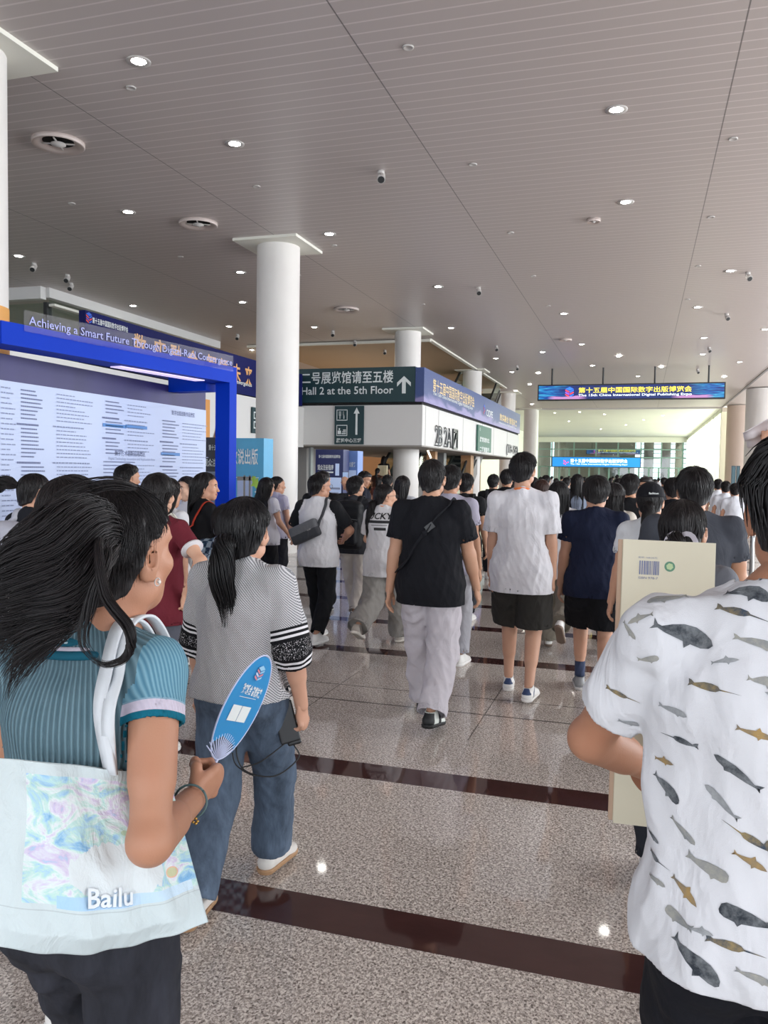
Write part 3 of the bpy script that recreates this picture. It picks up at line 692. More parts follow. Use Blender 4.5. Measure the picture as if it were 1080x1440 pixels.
def led_sign(lab, Y, p00, p11, dep, mt, title, tcol, rods=None, txt0=.25, txt1=.83, star=False):
    a = at(p00[0], p00[1], Y); b = at(p11[0], p11[1], Y); W = b.x-a.x; z1 = at(p00[0]*.5+p11[0]*.5, p00[1], Y).z; z0 = z1-(at(p11[0], p00[1], Y).z-b.z)
    z1 = (a.z+at(p11[0], p00[1], Y).z)/2; H_ = (at(p11[0], p00[1], Y).z-b.z)
    root = empty('led_sign', ((a.x+b.x)/2, Y, z1-H_)); tag(root, lab, 'led sign')
    MB().box((-W/2-.05, 0, -.05), (W/2+.05, dep, H_+.05)).build('housing', M_dark, root)
    sc_ = MB().add([(-W/2, -.01, 0), (W/2, -.01, 0), (W/2, -.01, H_), (-W/2, -.01, H_)], [(0, 1, 2, 3)]).build('screen', mt(H_, W/2), root)
    mb = MB(); x0 = -W/2+W*txt0
    text_to(mb, title, .4, (x0, -.02, H_*.64), (1, 0, 0), (0, 0, 1), tcol, bold=.012, width=W*(txt1-txt0), height=H_*.42)
    text_to(mb, 'The 15th China International Digital Publishing Expo', .2, (x0, -.02, H_*.25), (1, 0, 0), (0, 0, 1), emit('led_white', 'e8f4ff', 1.1), bold=.012, width=W*(txt1-txt0), height=H_*.23)
    mb.build('lettering', None, root)
    c = (root.location.x-W/2+W*(txt0-.05), Y-.022, root.location.z+H_*.52); lg = cube_logo(root, c, H_*.38, (1, 0, 0), (0, 0, 1), (0, -1, 0), [emit('ledb', '3a7cff', 1.0), emit('ledr', 'ff4a5a', 1.0), emit('ledv', '9a60ff', 1.0)])
    if rods == 'bracket':
        for x in (-W*.4, W*.4): MB().box((x-.05, dep, H_*.3), (x+.05, 1.0, H_*.7)).build('bracket', M_dark, root)
    elif rods == 'long':
        for x in (-W*.4, W*.4): MB().box((x-.03, 0, H_), (x+.03, .06, 6.4-root.location.z)).build('hanger_rod', M_dark, root)
    elif rods:
        for px in rods:
            x = at(px, 530, Y).x-root.location.x; mb = MB(); tube(mb, [(x, dep/2, H_), (x, dep/2, CH-root.location.z)], .035, M_dark, 8); mb.build('hanger_rod', None, root)
    return root
led_sign('long lit blue screen with yellow characters hung from the ceiling', 35.0, (758, 541), (1018, 561), .25, lambda h, w_: led_mat('led_hall', 0, h, w_, 1.0), '第十五届中国国际数字出版博览会', emit('led_yellow', 'ffe94a', 1.1), (776, 848, 921, 997), .225, .835)
led_sign('bright blue sign over the far lobby doors', 99.0, (777, 643.5), (900, 656.5), .3, lambda h, w_: emit('led_blue', '1f7fe0', 1.0), '第十五届中国国际数字出版博览会', emit('led_yellow2', 'ffffd0', 1.3), 'bracket', .21, .86)
led_sign('small dim blue sign behind the glass above the far sign', 103.0, (825, 631.5), (902, 638.5), .3, lambda h, w_: led_mat('led_dim', 0, h, w_, .7), '第十五届中国国际数字出版博览会', emit('led_yellow3', 'ffe94a', 1.0), 'long', .21, .9)
# ---------------------------------------------------------------- ceiling fittings
M_lampglow = emit('downlight_glow', 'fffdf6', 45.0)
M_ring = plain('lamp_ring', 'c9c5c2', .4)
def shared(fn, cache={}):
    if fn not in cache: cache[fn] = fn()
    return cache[fn]
def ml_ring(): return MB().lathe([(.085, 0), (.13, 0), (.13, -.012), (.085, -.004)], (0, 0, 0), 24).mesh('trim_ring', M_ring, True)
def ml_lens():
    return MB().lathe([(.02, -.012), (.06, -.009), (.088, -.002), (.088, .0)], (0, 0, 0), 24).mesh('lens', M_lampglow, True)
place_words = {}
def downlight(px, py, where):
    p = atz(px, py, CH); root = empty('downlight', (p.x, p.y, CH)); tag(root, 'lit round downlight '+where, 'ceiling light', 'round downlights in the slatted ceiling')
    link('trim_ring', shared(ml_ring), root); link('lens', shared(ml_lens), root)
DL = [(195, 86, 'nearest the upper left corner'), (330, 202, 'second largest in the left half of the ceiling'), (180, 298, 'left of the lower round air vent'), (26, 360, 'beside the left edge column'),
      (338, 383, 'just left of the top of the large white column'), (463, 329, 'right of the top of the large white column'), (187, 430, 'above the navy slogan banner'), (322, 459, 'above the last gold characters of the navy banner'),
      (341, 425, 'left of the large column, below the one by its cap'), (354, 492, 'lowest one left of the large column'), (616, 403, 'in the middle of the ceiling above the Hall 2 sign'), (634, 461, 'above the start of the long blue banner'),
      (867, 154, 'brightest and nearest on the right half'), (880, 284, 'below the brightest one on the right half'), (1027, 381, 'at the right beside a small spotlight'), (981, 432, 'above the right half of the hanging screen'),
      (793, 441, 'above the left half of the hanging screen'), (547, 486, 'right above the column behind the Hall 2 sign'), (442, 460, 'between the large column and the second column'),
      (818, 484, 'above the first characters of the hanging screen'), (763, 495, 'above the left end of the hanging screen'), (697, 504, 'above the far part of the long banner'), (990, 475, 'above the right end of the hanging screen'), (1076, 463, 'at the right edge of the picture'),
      (988, 498, 'nearest above the right hanger rod'), (1040, 509, 'right of the right hanger rod'), (833, 514, 'between the two middle hanger rods'), (897, 529, 'closest above the screen between rods'), (720, 523, 'above the far end of the long banner')]
for d in DL: downlight(*d)
far = [(1018, 529), (757, 524), (745, 540), (725, 549), (748, 568), (930, 515), (870, 500), (780, 580), (815, 579), (850, 582), (905, 590), (932, 584), (880, 597), (800, 592), (845, 603)]
for i, (px, py) in enumerate(far):
    p = atz(px, py, CH); root = empty('downlight', (p.x, p.y, CH-.03)); tag(root, 'tiny distant downlight far down the hall ceiling', 'ceiling light', 'distant downlights far down the hall')
    link('trim_ring', shared(ml_ring), root); link('lens', shared(ml_lens), root)
# big round air vents
def vent(px, py, r, lab):
    p = atz(px, py, CH); root = empty('air_vent', (p.x, p.y, CH)); tag(root, lab, 'air vent', None)
    o = MB().lathe([(r*.62, 0), (r*.7, -.02), (r, -.06), (r*1.04, -.05), (r*1.04, 0)], (0, 0, 0), 32).build('outer_ring', plain('vent_white', 'cdbfb9', .4), root, True)
    MB().lathe([(.01, -.004), (r*.62, -.004), (r*.62, 0)], (0, 0, 0), 32).build('dark_throat', M_shadow, root, True)
    mb = MB().lathe([(.01, -.07), (r*.3, -.045), (r*.3, -.03), (.01, -.03)], (0, 0, 0), 24)
    for k in range(4): a = k*PI/2+.4; mb.box((-.012, 0, -.03), (.012, .01, -.02)); tube(mb, [(0, 0, -.03), (r*.66*math.cos(a), r*.66*math.sin(a), -.03)], .012)
    mb.build('diffuser_core', M_ring, root, True)
vent(82, 199, .33, 'large round air vent near the left column'); vent(279, 313, .33, 'round air vent between the left column and the large white column'); vent(487, 434, .33, 'small looking round air vent between the two columns'); vent(795, 477, .2, 'tiny dark air vent above the hanging screen'); vent(835, 308, .11, 'flat round speaker grille in the right half of the ceiling')
def spot(px, py, lab):
    p = atz(px, py, CH); root = empty('spotlight', (p.x, p.y, CH)); tag(root, lab, 'spotlight', None)
    MB().cyl((0, 0, 0), (0, 0, -.05), .05, n=12).build('ceiling_mount', M_ring, root, True)
    mb = MB().cyl((0, .03, -.05), (.03, -.09, -.16), .05, .065, 12); mb.build('lamp_head', M_ring, root)
    MB().cyl((.031, -.094, -.163), (.034, -.1, -.168), .05, .05, 12).build('lens', M_dark, root)
for px, py, l in ((536, 240, 'near the middle of the ceiling, the largest'), (48, 370, 'by the left edge column, upper one'), (95, 386, 'right of the left edge column'), (673, 404, 'right of the middle downlight'), (468, 465, 'left of the second column'),
                  (499, 479, 'just left of the second column cap'), (541, 491, 'beside the downlight at the second column'), (334, 470, 'above the last banner characters'), (1052, 383, 'beside the downlight at the right'), (1022, 441, 'upper right of the hanging screen'),
                  (698, 486, 'above the long banner'), (727, 514, 'above the far end of the long banner'), (997, 488, 'at the top of the right hanger rod'), (981, 519, 'right of the last hanger rod'), (100, 398, 'lower one by the left column')):
    spot(px, py, 'small swivel ceiling spotlight '+l)
def dot(px, py): 
    p = atz(px, py, CH); o = link('sprinkler', shared(ml_spr)); o.location = (p.x, p.y, CH); tag(o, 'tiny round sprinkler disc in the slatted ceiling', 'sprinkler', 'sprinkler discs in the ceiling')
def ml_spr(): return MB().lathe([(.06, 0), (.06, -.012), (.045, -.014), (.04, -.006), (.01, -.006)], (0, 0, 0), 16).mesh('sprinkler', M_ring, True)
for p in ((184, 123), (574, 66), (361, 262), (101, 286), (665, 231), (1031, 195), (1000, 305), (718, 327), (254, 361), (470, 345), (750, 388), (982, 374), (771, 430), (967, 421), (420, 387), (595, 428)): dot(*p)

# ---------------------------------------------------------------- blue portal with the exhibitor list
BX = -5.5
def blue_mat():
    m = N('portal_blue'); n1 = m.n('TexNoise', {'Vector': m.obj(), 'Scale': .8}); m.set(color=m.mix(n1.outputs[0], srgb('0430a8'), srgb('073cc0')), rough=.5, spec=.08); return m.m
M_blue = blue_mat()
SX = -5.95
P1 = atx(333, 517, -5.0); _e = ray(2, 455); PD = Vector((math.sin(math.radians(8.3)), math.cos(math.radians(8.3)), 0))
_t = (P1.x-_e[0]/_e[1]*P1.y)/(PD.x-_e[0]/_e[1]*PD.y); BL = _t     # beam length seen in the photo
ztop = P1.z; zbot = ztop-.205
root = empty('display_portal', (P1.x, P1.y, 0), -math.radians(8.3)); tag(root, 'blue portal frame around the exhibitor list wall', 'display frame')
MB().box((-.32, -BL, zbot), (0, 0, ztop)).build('beam', M_blue, root)
MB().box((-.22, -.15, 0), (0, 0, zbot)).build('post', M_blue, root)
MB().box((-.93, -.22, zbot-.10), (-.32, 0, ztop)).build('return_beam', M_blue, root)
MB().box((-.27, -BL+1.6, zbot-.012), (-.12, -.5, zbot-.001)).build('light_strip', emit('strip', 'd9c8ee', .9), root)
# wall with list
def panel_mat():
    m = N('list_backwall'); sx = m.n('SeparateXYZ', {0: m.obj()}); Y, Z = sx.outputs[1], sx.outputs[2]
    n1 = m.n('TexNoise', {'Vector': m.scaled(m.obj(), (1, 1.2, .4)), 'Scale': 1.0, 'Detail': 2.0}); col = m.mix(m.ramp(n1.outputs[0], [(.35, (0, 0, 0, 1)), (.65, (1, 1, 1, 1))]), srgb('221d52'), srgb('322c68'))
    ds = m.n('TexNoise', {'Vector': m.scaled(m.obj(), (1, 9, 60)), 'Scale': 1.0, 'Detail': 0.0}); dl = m.n('TexNoise', {'Vector': m.scaled(m.obj(), (1, 9, 0)), 'Scale': 1.0})
    d = m.math('MULTIPLY', m.math('GREATER_THAN', ds.outputs[0], .58), m.math('GREATER_THAN', dl.outputs[0], .66)); col = m.mix(m.math('MULTIPLY', d, .4), col, srgb('4a6aa8'))
    m.set(color=col, rough=.5); return m.m
wl = empty('exhibitor_list_board', (SX, 8, 0)); tag(wl, 'tall pale blue printed list of exhibitors on a purple backdrop', 'information board')
L = Vector((SX, 8, 0)); MB().box(Vector((SX-.15, 2.6, 0))-L, Vector((SX, atx(288, 577, SX).y+.02, zbot-.01))-L).build('backdrop', panel_mat(), wl)
zl1 = atx(288, 577, SX).z; yr = atx(288, 577, SX).y
ml = N('list_panel'); ml.set(color=srgb('b3bfdc'), rough=.45, emis=srgb('b4c6ee'), estr=.05); ml.m.cycles.emission_sampling = 'NONE'
MB().box(Vector((SX, 2.8, .5))-L, Vector((SX+.02, yr, zl1))-L).build('list_panel', ml.m, wl)
M_ink = plain('ink', '6f789c', .6); M_ink2 = plain('ink_light', '8f99b8', .6)
ink = MB(); xi = .026; r3 = random.Random(3)
def dashes(y0, z0, n, w0, w1, dz, hgt, m, bold_every=0, cjk=False):
    hgt *= .72
    z = z0
    for k in range(n):
        wd = r3.uniform(w0, w1)
        if bold_every and k % bold_every == bold_every-1:
            z -= dz*.6; b = y0-.06; hh = hgt*1.4
        else: b = y0; hh = hgt
        x = b
        while x < b+wd:      # printed words too small to read
            ww = hh*.85 if cjk else r3.uniform(.02, .06); ink.add([(xi, x-8, z), (xi, min(x+ww, b+wd)-8, z), (xi, min(x+ww, b+wd)-8, z+hh), (xi, x-8, z+hh)], [(0, 1, 2, 3)], m); x += ww+(.004 if cjk else .012)
        z -= dz
def ly(px, py): return atx(px, py, SX+.03).y
def lz(px, py): return atx(px, py, SX+.03).z
dz = .040
dashes(ly(2, 545), lz(2, 545), 40, .1, .2, .05, .018, M_ink2)
dashes(ly(30, 549), lz(30, 549), 42, .18, .34, dz, .020, M_ink, 9, True)
dashes(ly(80, 555), lz(80, 555), 42, .3, .62, dz, .016, M_ink2, 9)
dashes(ly(149, 565), lz(149, 565), 14, .2, .36, .042, .020, M_ink, 5, True)
dashes(ly(180, 570), lz(180, 570), 14, .3, .6, .042, .016, M_ink2, 5)
dashes(ly(146, 650), lz(146, 650), 26, .25, .62, .042, .018, M_ink, 0, True)
dashes(ly(185, 655), lz(185, 655), 26, .2, .5, .042, .014, M_ink2)
dashes(ly(229, 592), lz(229, 592), 36, .25, .4, .042, .020, M_ink, 7, True)
dashes(ly(257, 596), lz(257, 596), 36, .4, .7, .042, .015, M_ink2, 7)
for (px, py, s, hh, wd) in ((162, 637, '数字技术创新应用展区', .07, .62), (242, 580, '数字出版创新作品展区', .065, .58)):
    text_to(ink, s, .1, (xi, ly(px, py)-8, lz(px, py)), (0, 1, 0), (0, 0, 1), M_ink, bold=.01, width=wd, height=hh)
text_to(ink, 'Digital Technology Innovation and Application Area', .05, (xi, ly(153, 645)-8, lz(153, 645)), (0, 1, 0), (0, 0, 1), M_ink2, width=.95, height=.04)
M_hl = plain('list_highlight', '4f86c8', .5)
for px, py in ((145, 596), (177, 598), (227, 637)):
    y = ly(px, py); z = lz(px, py); ink.add([(xi, y-8, z-.03), (xi, y-8+.45, z-.03), (xi, y-8+.45, z+.01), (xi, y-8, z+.01)], [(0, 1, 2, 3)], M_hl)
ink.build('printed_list', None, wl)
mb = MB(); yy = atx(175, 520, SX+.005).y; cc = (0.006, yy-8, atx(175, 535, SX).z-.45)
pts = [(cc[0], cc[1]+.95*math.cos(t), cc[2]+.95*math.sin(t)) for t in [i*2*PI/40 for i in range(40)]]
pts = [p for p in pts if p[2] > zl1 and p[2] < zbot]
# acrylic slogan strip mounted on the front of the beam
ap = empty('acrylic_slogan_strip', root.location+Vector((0, 0, ztop)), -math.radians(8.3)); tag(ap, 'clear acrylic strip with the English slogan standing on the blue beam', 'sign')
def along(px):
    e = ray(px, 480); q = e[0]/e[1]; return -(P1.x-q*P1.y)/(PD.x-q*PD.y)
MB().box((.004, along(33), -.06), (.01, along(327), .135)).build('acrylic_sheet', glass_mat('acrylic', (.86, .87, .95, 1), .03), ap)
mb = MB(); text_to(mb, 'Achieving a Smart Future Through Digital-Real Convergence', .1, (.018, along(39), .035), (0, 1, 0), (0, 0, 1), plain('slogan_letters', '9aa0dc', .4), bold=.006, width=along(325)-along(39), height=.105); mb.build('lettering', None, ap)

# ---------------------------------------------------------------- kiosks and lightboxes
M_lb = N('kiosk_panel'); M_lb.set(color=srgb('b7c6e2'), rough=.4, emis=srgb('9fb6e0'), estr=.25); M_lb = M_lb.m
def kiosk(lab, Y, px0, px1, ptop, m, items, deco=None, dep=.35, yaw=0, name='information_kiosk'):
    a = at(px0, ptop, Y); b = at(px1, ptop, Y); W = b.x-a.x; H_ = a.z; root = empty(name, ((a.x+b.x)/2, Y, 0), yaw); tag(root, lab, 'kiosk')
    MB().box((-W/2, 0, 0), (W/2, dep, H_)).build('cabinet', m, root); mb = MB()
    for it in items:
        if it[0] == 'r': _, x0, z0, x1, z1, mt = it[:6]; y = -.004-.002*(len(it) > 6); mb.add([(-W/2+W*x0, y, H_*z0), (-W/2+W*x1, y, H_*z0), (-W/2+W*x1, y, H_*z1), (-W/2+W*x0, y, H_*z1)], [(0, 1, 2, 3)], mt)
        else: _, s, x0, x1, z, hh, mt = it; text_to(mb, s, .1, (-W/2+W*x0, -.012, H_*z), (1, 0, 0), (0, 0, 1), mt, bold=.015, width=W*(x1-x0), height=hh)
    mb.build('front_print', None, root); return root
M_navy = plain('kiosk_navy', '17245e', .4); M_sky = plain('kiosk_sky', '4aa3cf', .45); M_lime = plain('lime', 'a7cf4e', .5); M_yel = plain('yellow', 'f0d040', .5); M_lav = plain('list_lavender', 'a9b9de', .5)
kiosk('dark blue visitor registration kiosk left of the narrow lighter one', 16, 444, 483, 632, M_navy,
      [('r', .08, .1, .94, .72, M_lb), ('t', '第十五届中国国际数字出版博览会', .12, .9, .93, .07, M_signwhite), ('t', '观众注册指南', .08, .66, .82, .12, M_signwhite), ('r', .1, .765, .65, .78, M_signwhite), ('r', .72, .74, .86, .86, M_lb),
       ('r', .45, .55, .85, .57, M_ink2, 1), ('r', .45, .60, .9, .62, M_ink2, 1), ('r', .2, .3, .8, .32, M_ink2, 1)])
kiosk('narrow pale blue kiosk beside the dark blue registration kiosk', 16.5, 486.5, 503, 634, plain('kiosk_pale', '6f8fd0', .4),
      [('r', .1, .1, .9, .8, M_lb), ('t', '观众服务', .12, .85, .86, .11, M_signwhite), ('r', .2, .55, .8, .57, M_ink2, 1), ('r', .2, .48, .7, .5, M_ink2, 1)])
kiosk('grey and black notice kiosk between the list wall and the blue post', 12.6, 286, 318, 615, plain('kiosk_grey', '8b93a6', .5),
      [('r', 0, .73, 1, 1, plain('kiosk_black', '1a1d33', .5)), ('t', '第十五届中国', .25, .95, .92, .1, M_signwhite), ('t', '观众注册处', .05, .95, .80, .14, M_signwhite), ('r', .2, .35, .85, .38, M_ink, 1), ('r', .2, .28, .7, .31, M_ink, 1)])
ks = kiosk('sky blue kiosk with a glass door right of the blue post', 12.0, 308, 371, 616, M_sky,
      [('t', '数说出版', .28, .88, .86, .26, M_signwhite), ('r', .26, .70, .9, .705, M_signwhite), ('r', .42, .1, .76, .70, M_lav), ('r', .56, .1, .6, .72, M_greypanel, 1), ('r', .68, .1, .72, .72, M_greypanel, 1), ('r', .42, .68, .78, .71, M_greypanel, 1)])
mb = MB(); W = 1
for (x, z, s, mt, a0) in ((.27, 1.42, .1, M_lime, .5), (.30, 1.28, .05, M_signwhite, 0), (.24, 1.5, .05, M_lime, 1.4), (-.33, 1.5, .14, M_signwhite, 0)):
    pts = [(x+s*math.cos(a0+t)*(1 if i % 2 else .55), -.014, z+s*math.sin(a0+t)*(1 if i % 2 else .55)) for i, t in enumerate([j*PI/5 for j in range(10)])]; mb.add(pts, [tuple(range(10))], mt)
mb.build('leaf_stickers', None, ks)
# dark displays standing at the right
for px0, px1, y, l in ((1029, 1035, 38, 'slim dark display stand in front of the beige column, left one'), (1036, 1041, 34, 'slim dark display stand near the right edge, right one')):
    a = at(px0, 655, y); b = at(px1, 655, y); root = empty('display_stand', ((a.x+b.x)/2, y, 0)); tag(root, l, 'display'); W = b.x-a.x
    MB().box((-W/2, 0, .15), (W/2, .12, a.z)).build('cabinet', plain('display_dark', '1f3a44', .3), root); MB().box((-W/2-.1, -.15, 0), (W/2+.1, .3, .15)).build('base', M_dark, root); MB().box((-W/2+.03, -.006, .5), (W/2-.03, 0, a.z-.05)).build('screen', plain('screen_dark', '2f5560', .2), root)
# belt barrier
pb = at(1031, 733, 12.0); Y = 12.0; xs = [pb.x-.75, pb.x+.25]
for i, x in enumerate(xs+[pb.x+1.3]):
    root = empty('barrier_post', (x, Y, 0)); tag(root, ('left', 'middle', 'right')[i]+'most steel belt barrier post at the right side of the hall', 'barrier post')
    MB().lathe([(.17, 0), (.17, .02), (.03, .05), (.03, .95), (.035, 1.0)], (0, 0, 0), 20).build('pole', M_steel, root, True)
mb = MB(); ribbon(mb, [(xs[0], Y-.04, pb.z+.0), (pb.x+.3, Y-.04, pb.z-.01), (pb.x+1.3, Y-.04, pb.z)], .06, .004, (0, 0, 1)); tag(mb.build('barrier_belt', plain('belt_red', 'c01828', .5)), 'red belt stretched between the barrier posts', 'barrier belt')
# ---------------------------------------------------------------- people
def v3(*a): return Vector(a)
def cache(key, fn, store={}):
    if key not in store: store[key] = fn()
    return store[key]
# --- hands: right hand, wrist at origin, fingers towards -Z, palm towards -X (the body), thumb towards +Y
def hand_geo(curl=.35, h=.0032, spread=1.0, thumb='rest'):
    def go():
        V = Vol((-.12, -.085, -.215), (.06, .11, .05), h)
        V.cone((0, 0, .05), (0, 0, -.005), .027, .026, k=.0, f=(1, 0, 0), flat=.82)
        V.cone((0, .0, -.005), (-.002, .004, -.075), .028, .038, k=.02, f=(1, 0, 0), flat=.40)
        V.ell((-.007, .022, -.035), (.017, .019, .032), k=.012); V.ell((-.006, -.02, -.04), (.013, .015, .034), k=.012)
        ys = (.029, .0095, -.010, -.0285); ls = (.072, .080, .074, .058); rs = (.0088, .009, .0085, .0075)
        for i in range(4):
            p = np.array([0.0, ys[i], -.083+(.004 if i in (0, 3) else 0)]); c = curl*(1+.13*i) if curl < 1.2 else curl
            ang = 0.0; sp = (ys[i])*1.6*spread*max(0, 1-curl); segs = (.45, .31, .24)
            V.ell(p+np.array([.002, 0, .004]), (.010, .0100, .012), k=.008)
            for j in range(3):
                ang += c*(.75, 1.05, .7)[j]; q = p+ls[i]*segs[j]*np.array([-math.sin(ang), sp, -math.cos(ang)])
                V.cone(p, q, rs[i]*(1-.08*j), rs[i]*(1-.08*(j+1)), k=.0035); p = q
        if thumb == 'rest': T = [(-.008, .024, -.018), (-.018, .046, -.048), (-.024, .054, -.078), (-.028, .054, -.100)]
        else: T = [(-.008, .024, -.02), (-.026, .044, -.045), (-.046, .038, -.068), (-.060, .018, -.080)]
        for j in range(3): V.cone(T[j], T[j+1], (.014, .0115, .0098)[j], (.0115, .0098, .0085)[j], k=.006)
        P, F, _ = V.nets(); return relax(P, F, 1, .4), F
    return cache(('hand', round(curl, 2), h, spread, thumb), go)
# --- head, centre between the ears, facing +Y
HEADTOP = .118
def head_geo(h=.0042, face=1.0):
    def go():
        V = Vol((-.12, -.14, -.21), (.12, .15, .14), h)
        V.ell((0, -.012, .033), (.073, .094, .083), k=.0)
        V.ell((0, .028, -.035), (.058, .062, .070), k=.03); V.ell((0, .058, -.082), (.027, .026, .022), k=.03)
        V.ell((0, .068, .038), (.052, .022, .030), k=.03)
        for s in (-1, 1):
            V.ell((s*.040, .062, -.018), (.022, .020, .020), k=.02); V.ell((s*.056, .005, -.058), (.012, .03, .022), k=.02)
            V.ell((s*.030, .088, .012), (.016, .012, .010), k=.004, op='sub'); V.ell((s*.031, .070, .011), (.0135, .0135, .012), k=.003)
            V.ell((s*.030, .084, .0285), (.019, .007, .005), k=.008)
            R = np.array(Euler((math.radians(-12), 0, s*math.radians(-22))).to_matrix())
            V.ell((s*.079, -.012, -.006), (.0075, .019, .033), k=.004, R=R); V.ell((s*.083, -.010, .002), (.006, .010, .017), k=.0, R=R, op='sub'); V.ell((s*.077, -.003, -.031), (.006, .008, .010), k=.005)
        V.cone((0, .086, .016), (0, .103, -.022), .0075, .0115, k=.012); V.ell((0, .104, -.025), (.014, .011, .009), k=.008)
        for s in (-1, 1): V.ell((s*.011, .097, -.027), (.007, .008, .006), k=.005)
        V.ell((0, .087, -.050), (.024, .010, .0075), k=.006); V.ell((0, .086, -.060), (.019, .010, .0075), k=.006); V.ell((0, .099, -.0545), (.022, .006, .0018), op='sub')
        V.cone((0, -.022, -.05), (0, -.040, -.17), .056, .058, k=.03); V.ell((0, -.045, -.03), (.05, .04, .05), k=.02)
        P, F, _ = V.nets(); P = relax(P, F, 1, .35)
        c = P[F].mean(1); mi = np.zeros(len(F), int)
        def reg(cx, cy, cz, rx, ry, rz): return ((np.abs(c[:, 0])-cx)/rx)**2+((c[:, 1]-cy)/ry)**2+((c[:, 2]-cz)/rz)**2 < 1
        mi[reg(.031, .083, .011, .0125, .02, .0052)] = 2; mi[reg(.031, .086, .011, .0052, .02, .0056)] = 3
        mi[reg(.031, .088, .031, .020, .02, .0038)] = 4
        mi[(((c[:, 0])/.024)**2+((c[:, 2]+.0545)/.0105)**2 < 1) & (c[:, 1] > .075)] = 1
        return P, F, mi
    return cache(('head', h), go)
# --- hair: volumes plus many thin locks following them
def locks(paths, r, taper=.25, n=3):
    Vs, Fs, b = [], [], 0
    for P in paths:
        P = np.array(P, float); k = len(P)
        T = np.gradient(P, axis=0); T /= np.linalg.norm(T, axis=1)[:, None]+1e-9
        a = np.cross(T, np.array([.3, .9, .2])); a /= np.linalg.norm(a, axis=1)[:, None]+1e-9; c = np.cross(T, a)
        rr = r*np.interp(np.linspace(0, 1, k), [0, .15, .6, 1], [.6, 1, .9, taper])
        for j in range(n):
            t = 2*PI*j/n; Vs.append(P+(a*math.cos(t)+c*math.sin(t))*rr[:, None])
        # vertex order: n blocks of k
        for j in range(n):
            j2 = (j+1) % n; i = np.arange(k-1); Fs.append(np.stack([b+j*k+i, b+j2*k+i, b+j2*k+i+1, b+j*k+i+1], 1))
        b += n*k
    return (np.concatenate(Vs), np.concatenate(Fs)) if Vs else (np.zeros((0, 3)), np.zeros((0, 4), int))
def join_geo(parts):
    Vs, Fs, b = [], [], 0
    for V, F in parts: Vs.append(V); Fs.append(F+b); b += len(V)
    return np.concatenate(Vs), np.concatenate(Fs)
HC, HR = np.array([0, -.014, .034]), np.array([.081, .101, .092])
def hairline(az):
    """lowest z the cap reaches at azimuth az (0 = face, pi = nape)"""
    a = abs((az+PI) % (2*PI)-PI); return np.interp(a, [0, .55, 1.0, 1.35, 1.62, 1.85, 2.2, PI], [.088, .080, .056, .036, .030, -.012, -.055, -.080])
def cap_vol(V, e=0.0, low=0.0, fringe=0.0, lab=None):
    """skull cap cut along the hairline"""
    s_, X, Y, Z = V.sl(HC-HR-.06, HC+HR+.06); R = HR+e
    px, py, pz = X-HC[0], Y-HC[1], Z-HC[2]
    k0 = np.sqrt((px/R[0])**2+(py/R[1])**2+(pz/R[2])**2); k1 = np.sqrt((px/R[0]**2)**2+(py/R[1]**2)**2+(pz/R[2]**2)**2)+1e-6; d = k0*(k0-1)/k1
    t = np.clip((.02-Z)/.10, 0, 1); rn = .0795+e-(.0795-.060)*t; qy = (Y+.026+.012*t); d2 = np.maximum(np.sqrt(X*X+(qy*.93)**2)-rn, Z-.03); d = np.minimum(d, d2)
    az = np.arctan2(X-0*Y, (Y+.01)); hl = hairline(az)+low*(np.abs(az) > 1.2)-fringe*(np.abs(az) < .9)
    d = np.maximum(d, (hl-Z)*.8); V.put(s_, d.astype(np.float32), .004, lab, 'add')
def cap_locks(n, seed, r, e=.002, rough=.004, low=0.0, length=1.0, fringe=0.0, crown=(-.0, -.045)):
    R = np.random.RandomState(seed); out = []
    c0 = np.array([crown[0], crown[1]])
    for i in range(n):
        az = R.uniform(-PI, PI); th0 = R.uniform(.0, .9) if i % 3 else R.uniform(.9, 1.75); hl = hairline(az)+low*(abs(az) > 1.2)-fringe*(abs(az) < .9)
        pts = []; tw = R.uniform(-.25, .25); n_ = 8
        d = np.array([math.sin(az), math.cos(az)])
        th = th0; lift = R.uniform(.0, rough)
        thm = th0+R.uniform(.6, 1.5)*length
        for k in range(n_):
            t = th0+(thm-th0)*k/(n_-1); a2 = az+tw*(t-th0)
            # swirl round the crown
            x = math.sin(t)*math.sin(a2); y = math.sin(t)*math.cos(a2)+(c0[1]/HR[1])*max(0, math.cos(t)); z = math.cos(t)
            q = np.array([x, y, z]); q /= np.linalg.norm(q); p = HC+q*(HR+e+lift*(k/(n_-1))**1.5)
            if t > 1.42:
                b0z = HC[2]+math.cos(1.42)*HR[2]; u = (t-1.42)*.095; z_ = b0z-u; tt = min(1, max(0, (.02-z_)/.10)); rn = .0795+e+.0035+lift*.5-(.0795-.060)*tt; w0 = min(1, u/.02)
                q0 = np.array([math.sin(1.42)*math.sin(a2), math.sin(1.42)*math.cos(a2), math.cos(1.42)]); p0 = HC+q0*(HR+e+lift); q1 = np.array([math.sin(a2)*rn, math.cos(a2)*rn/.93-.026-.012*tt, z_]); p = p0*(1-w0)+q1*w0; p[2] = z_
            if p[2] < hl-.006: break
            pts.append(p)
        if len(pts) > 3: out.append(pts)
    return locks(out, r)
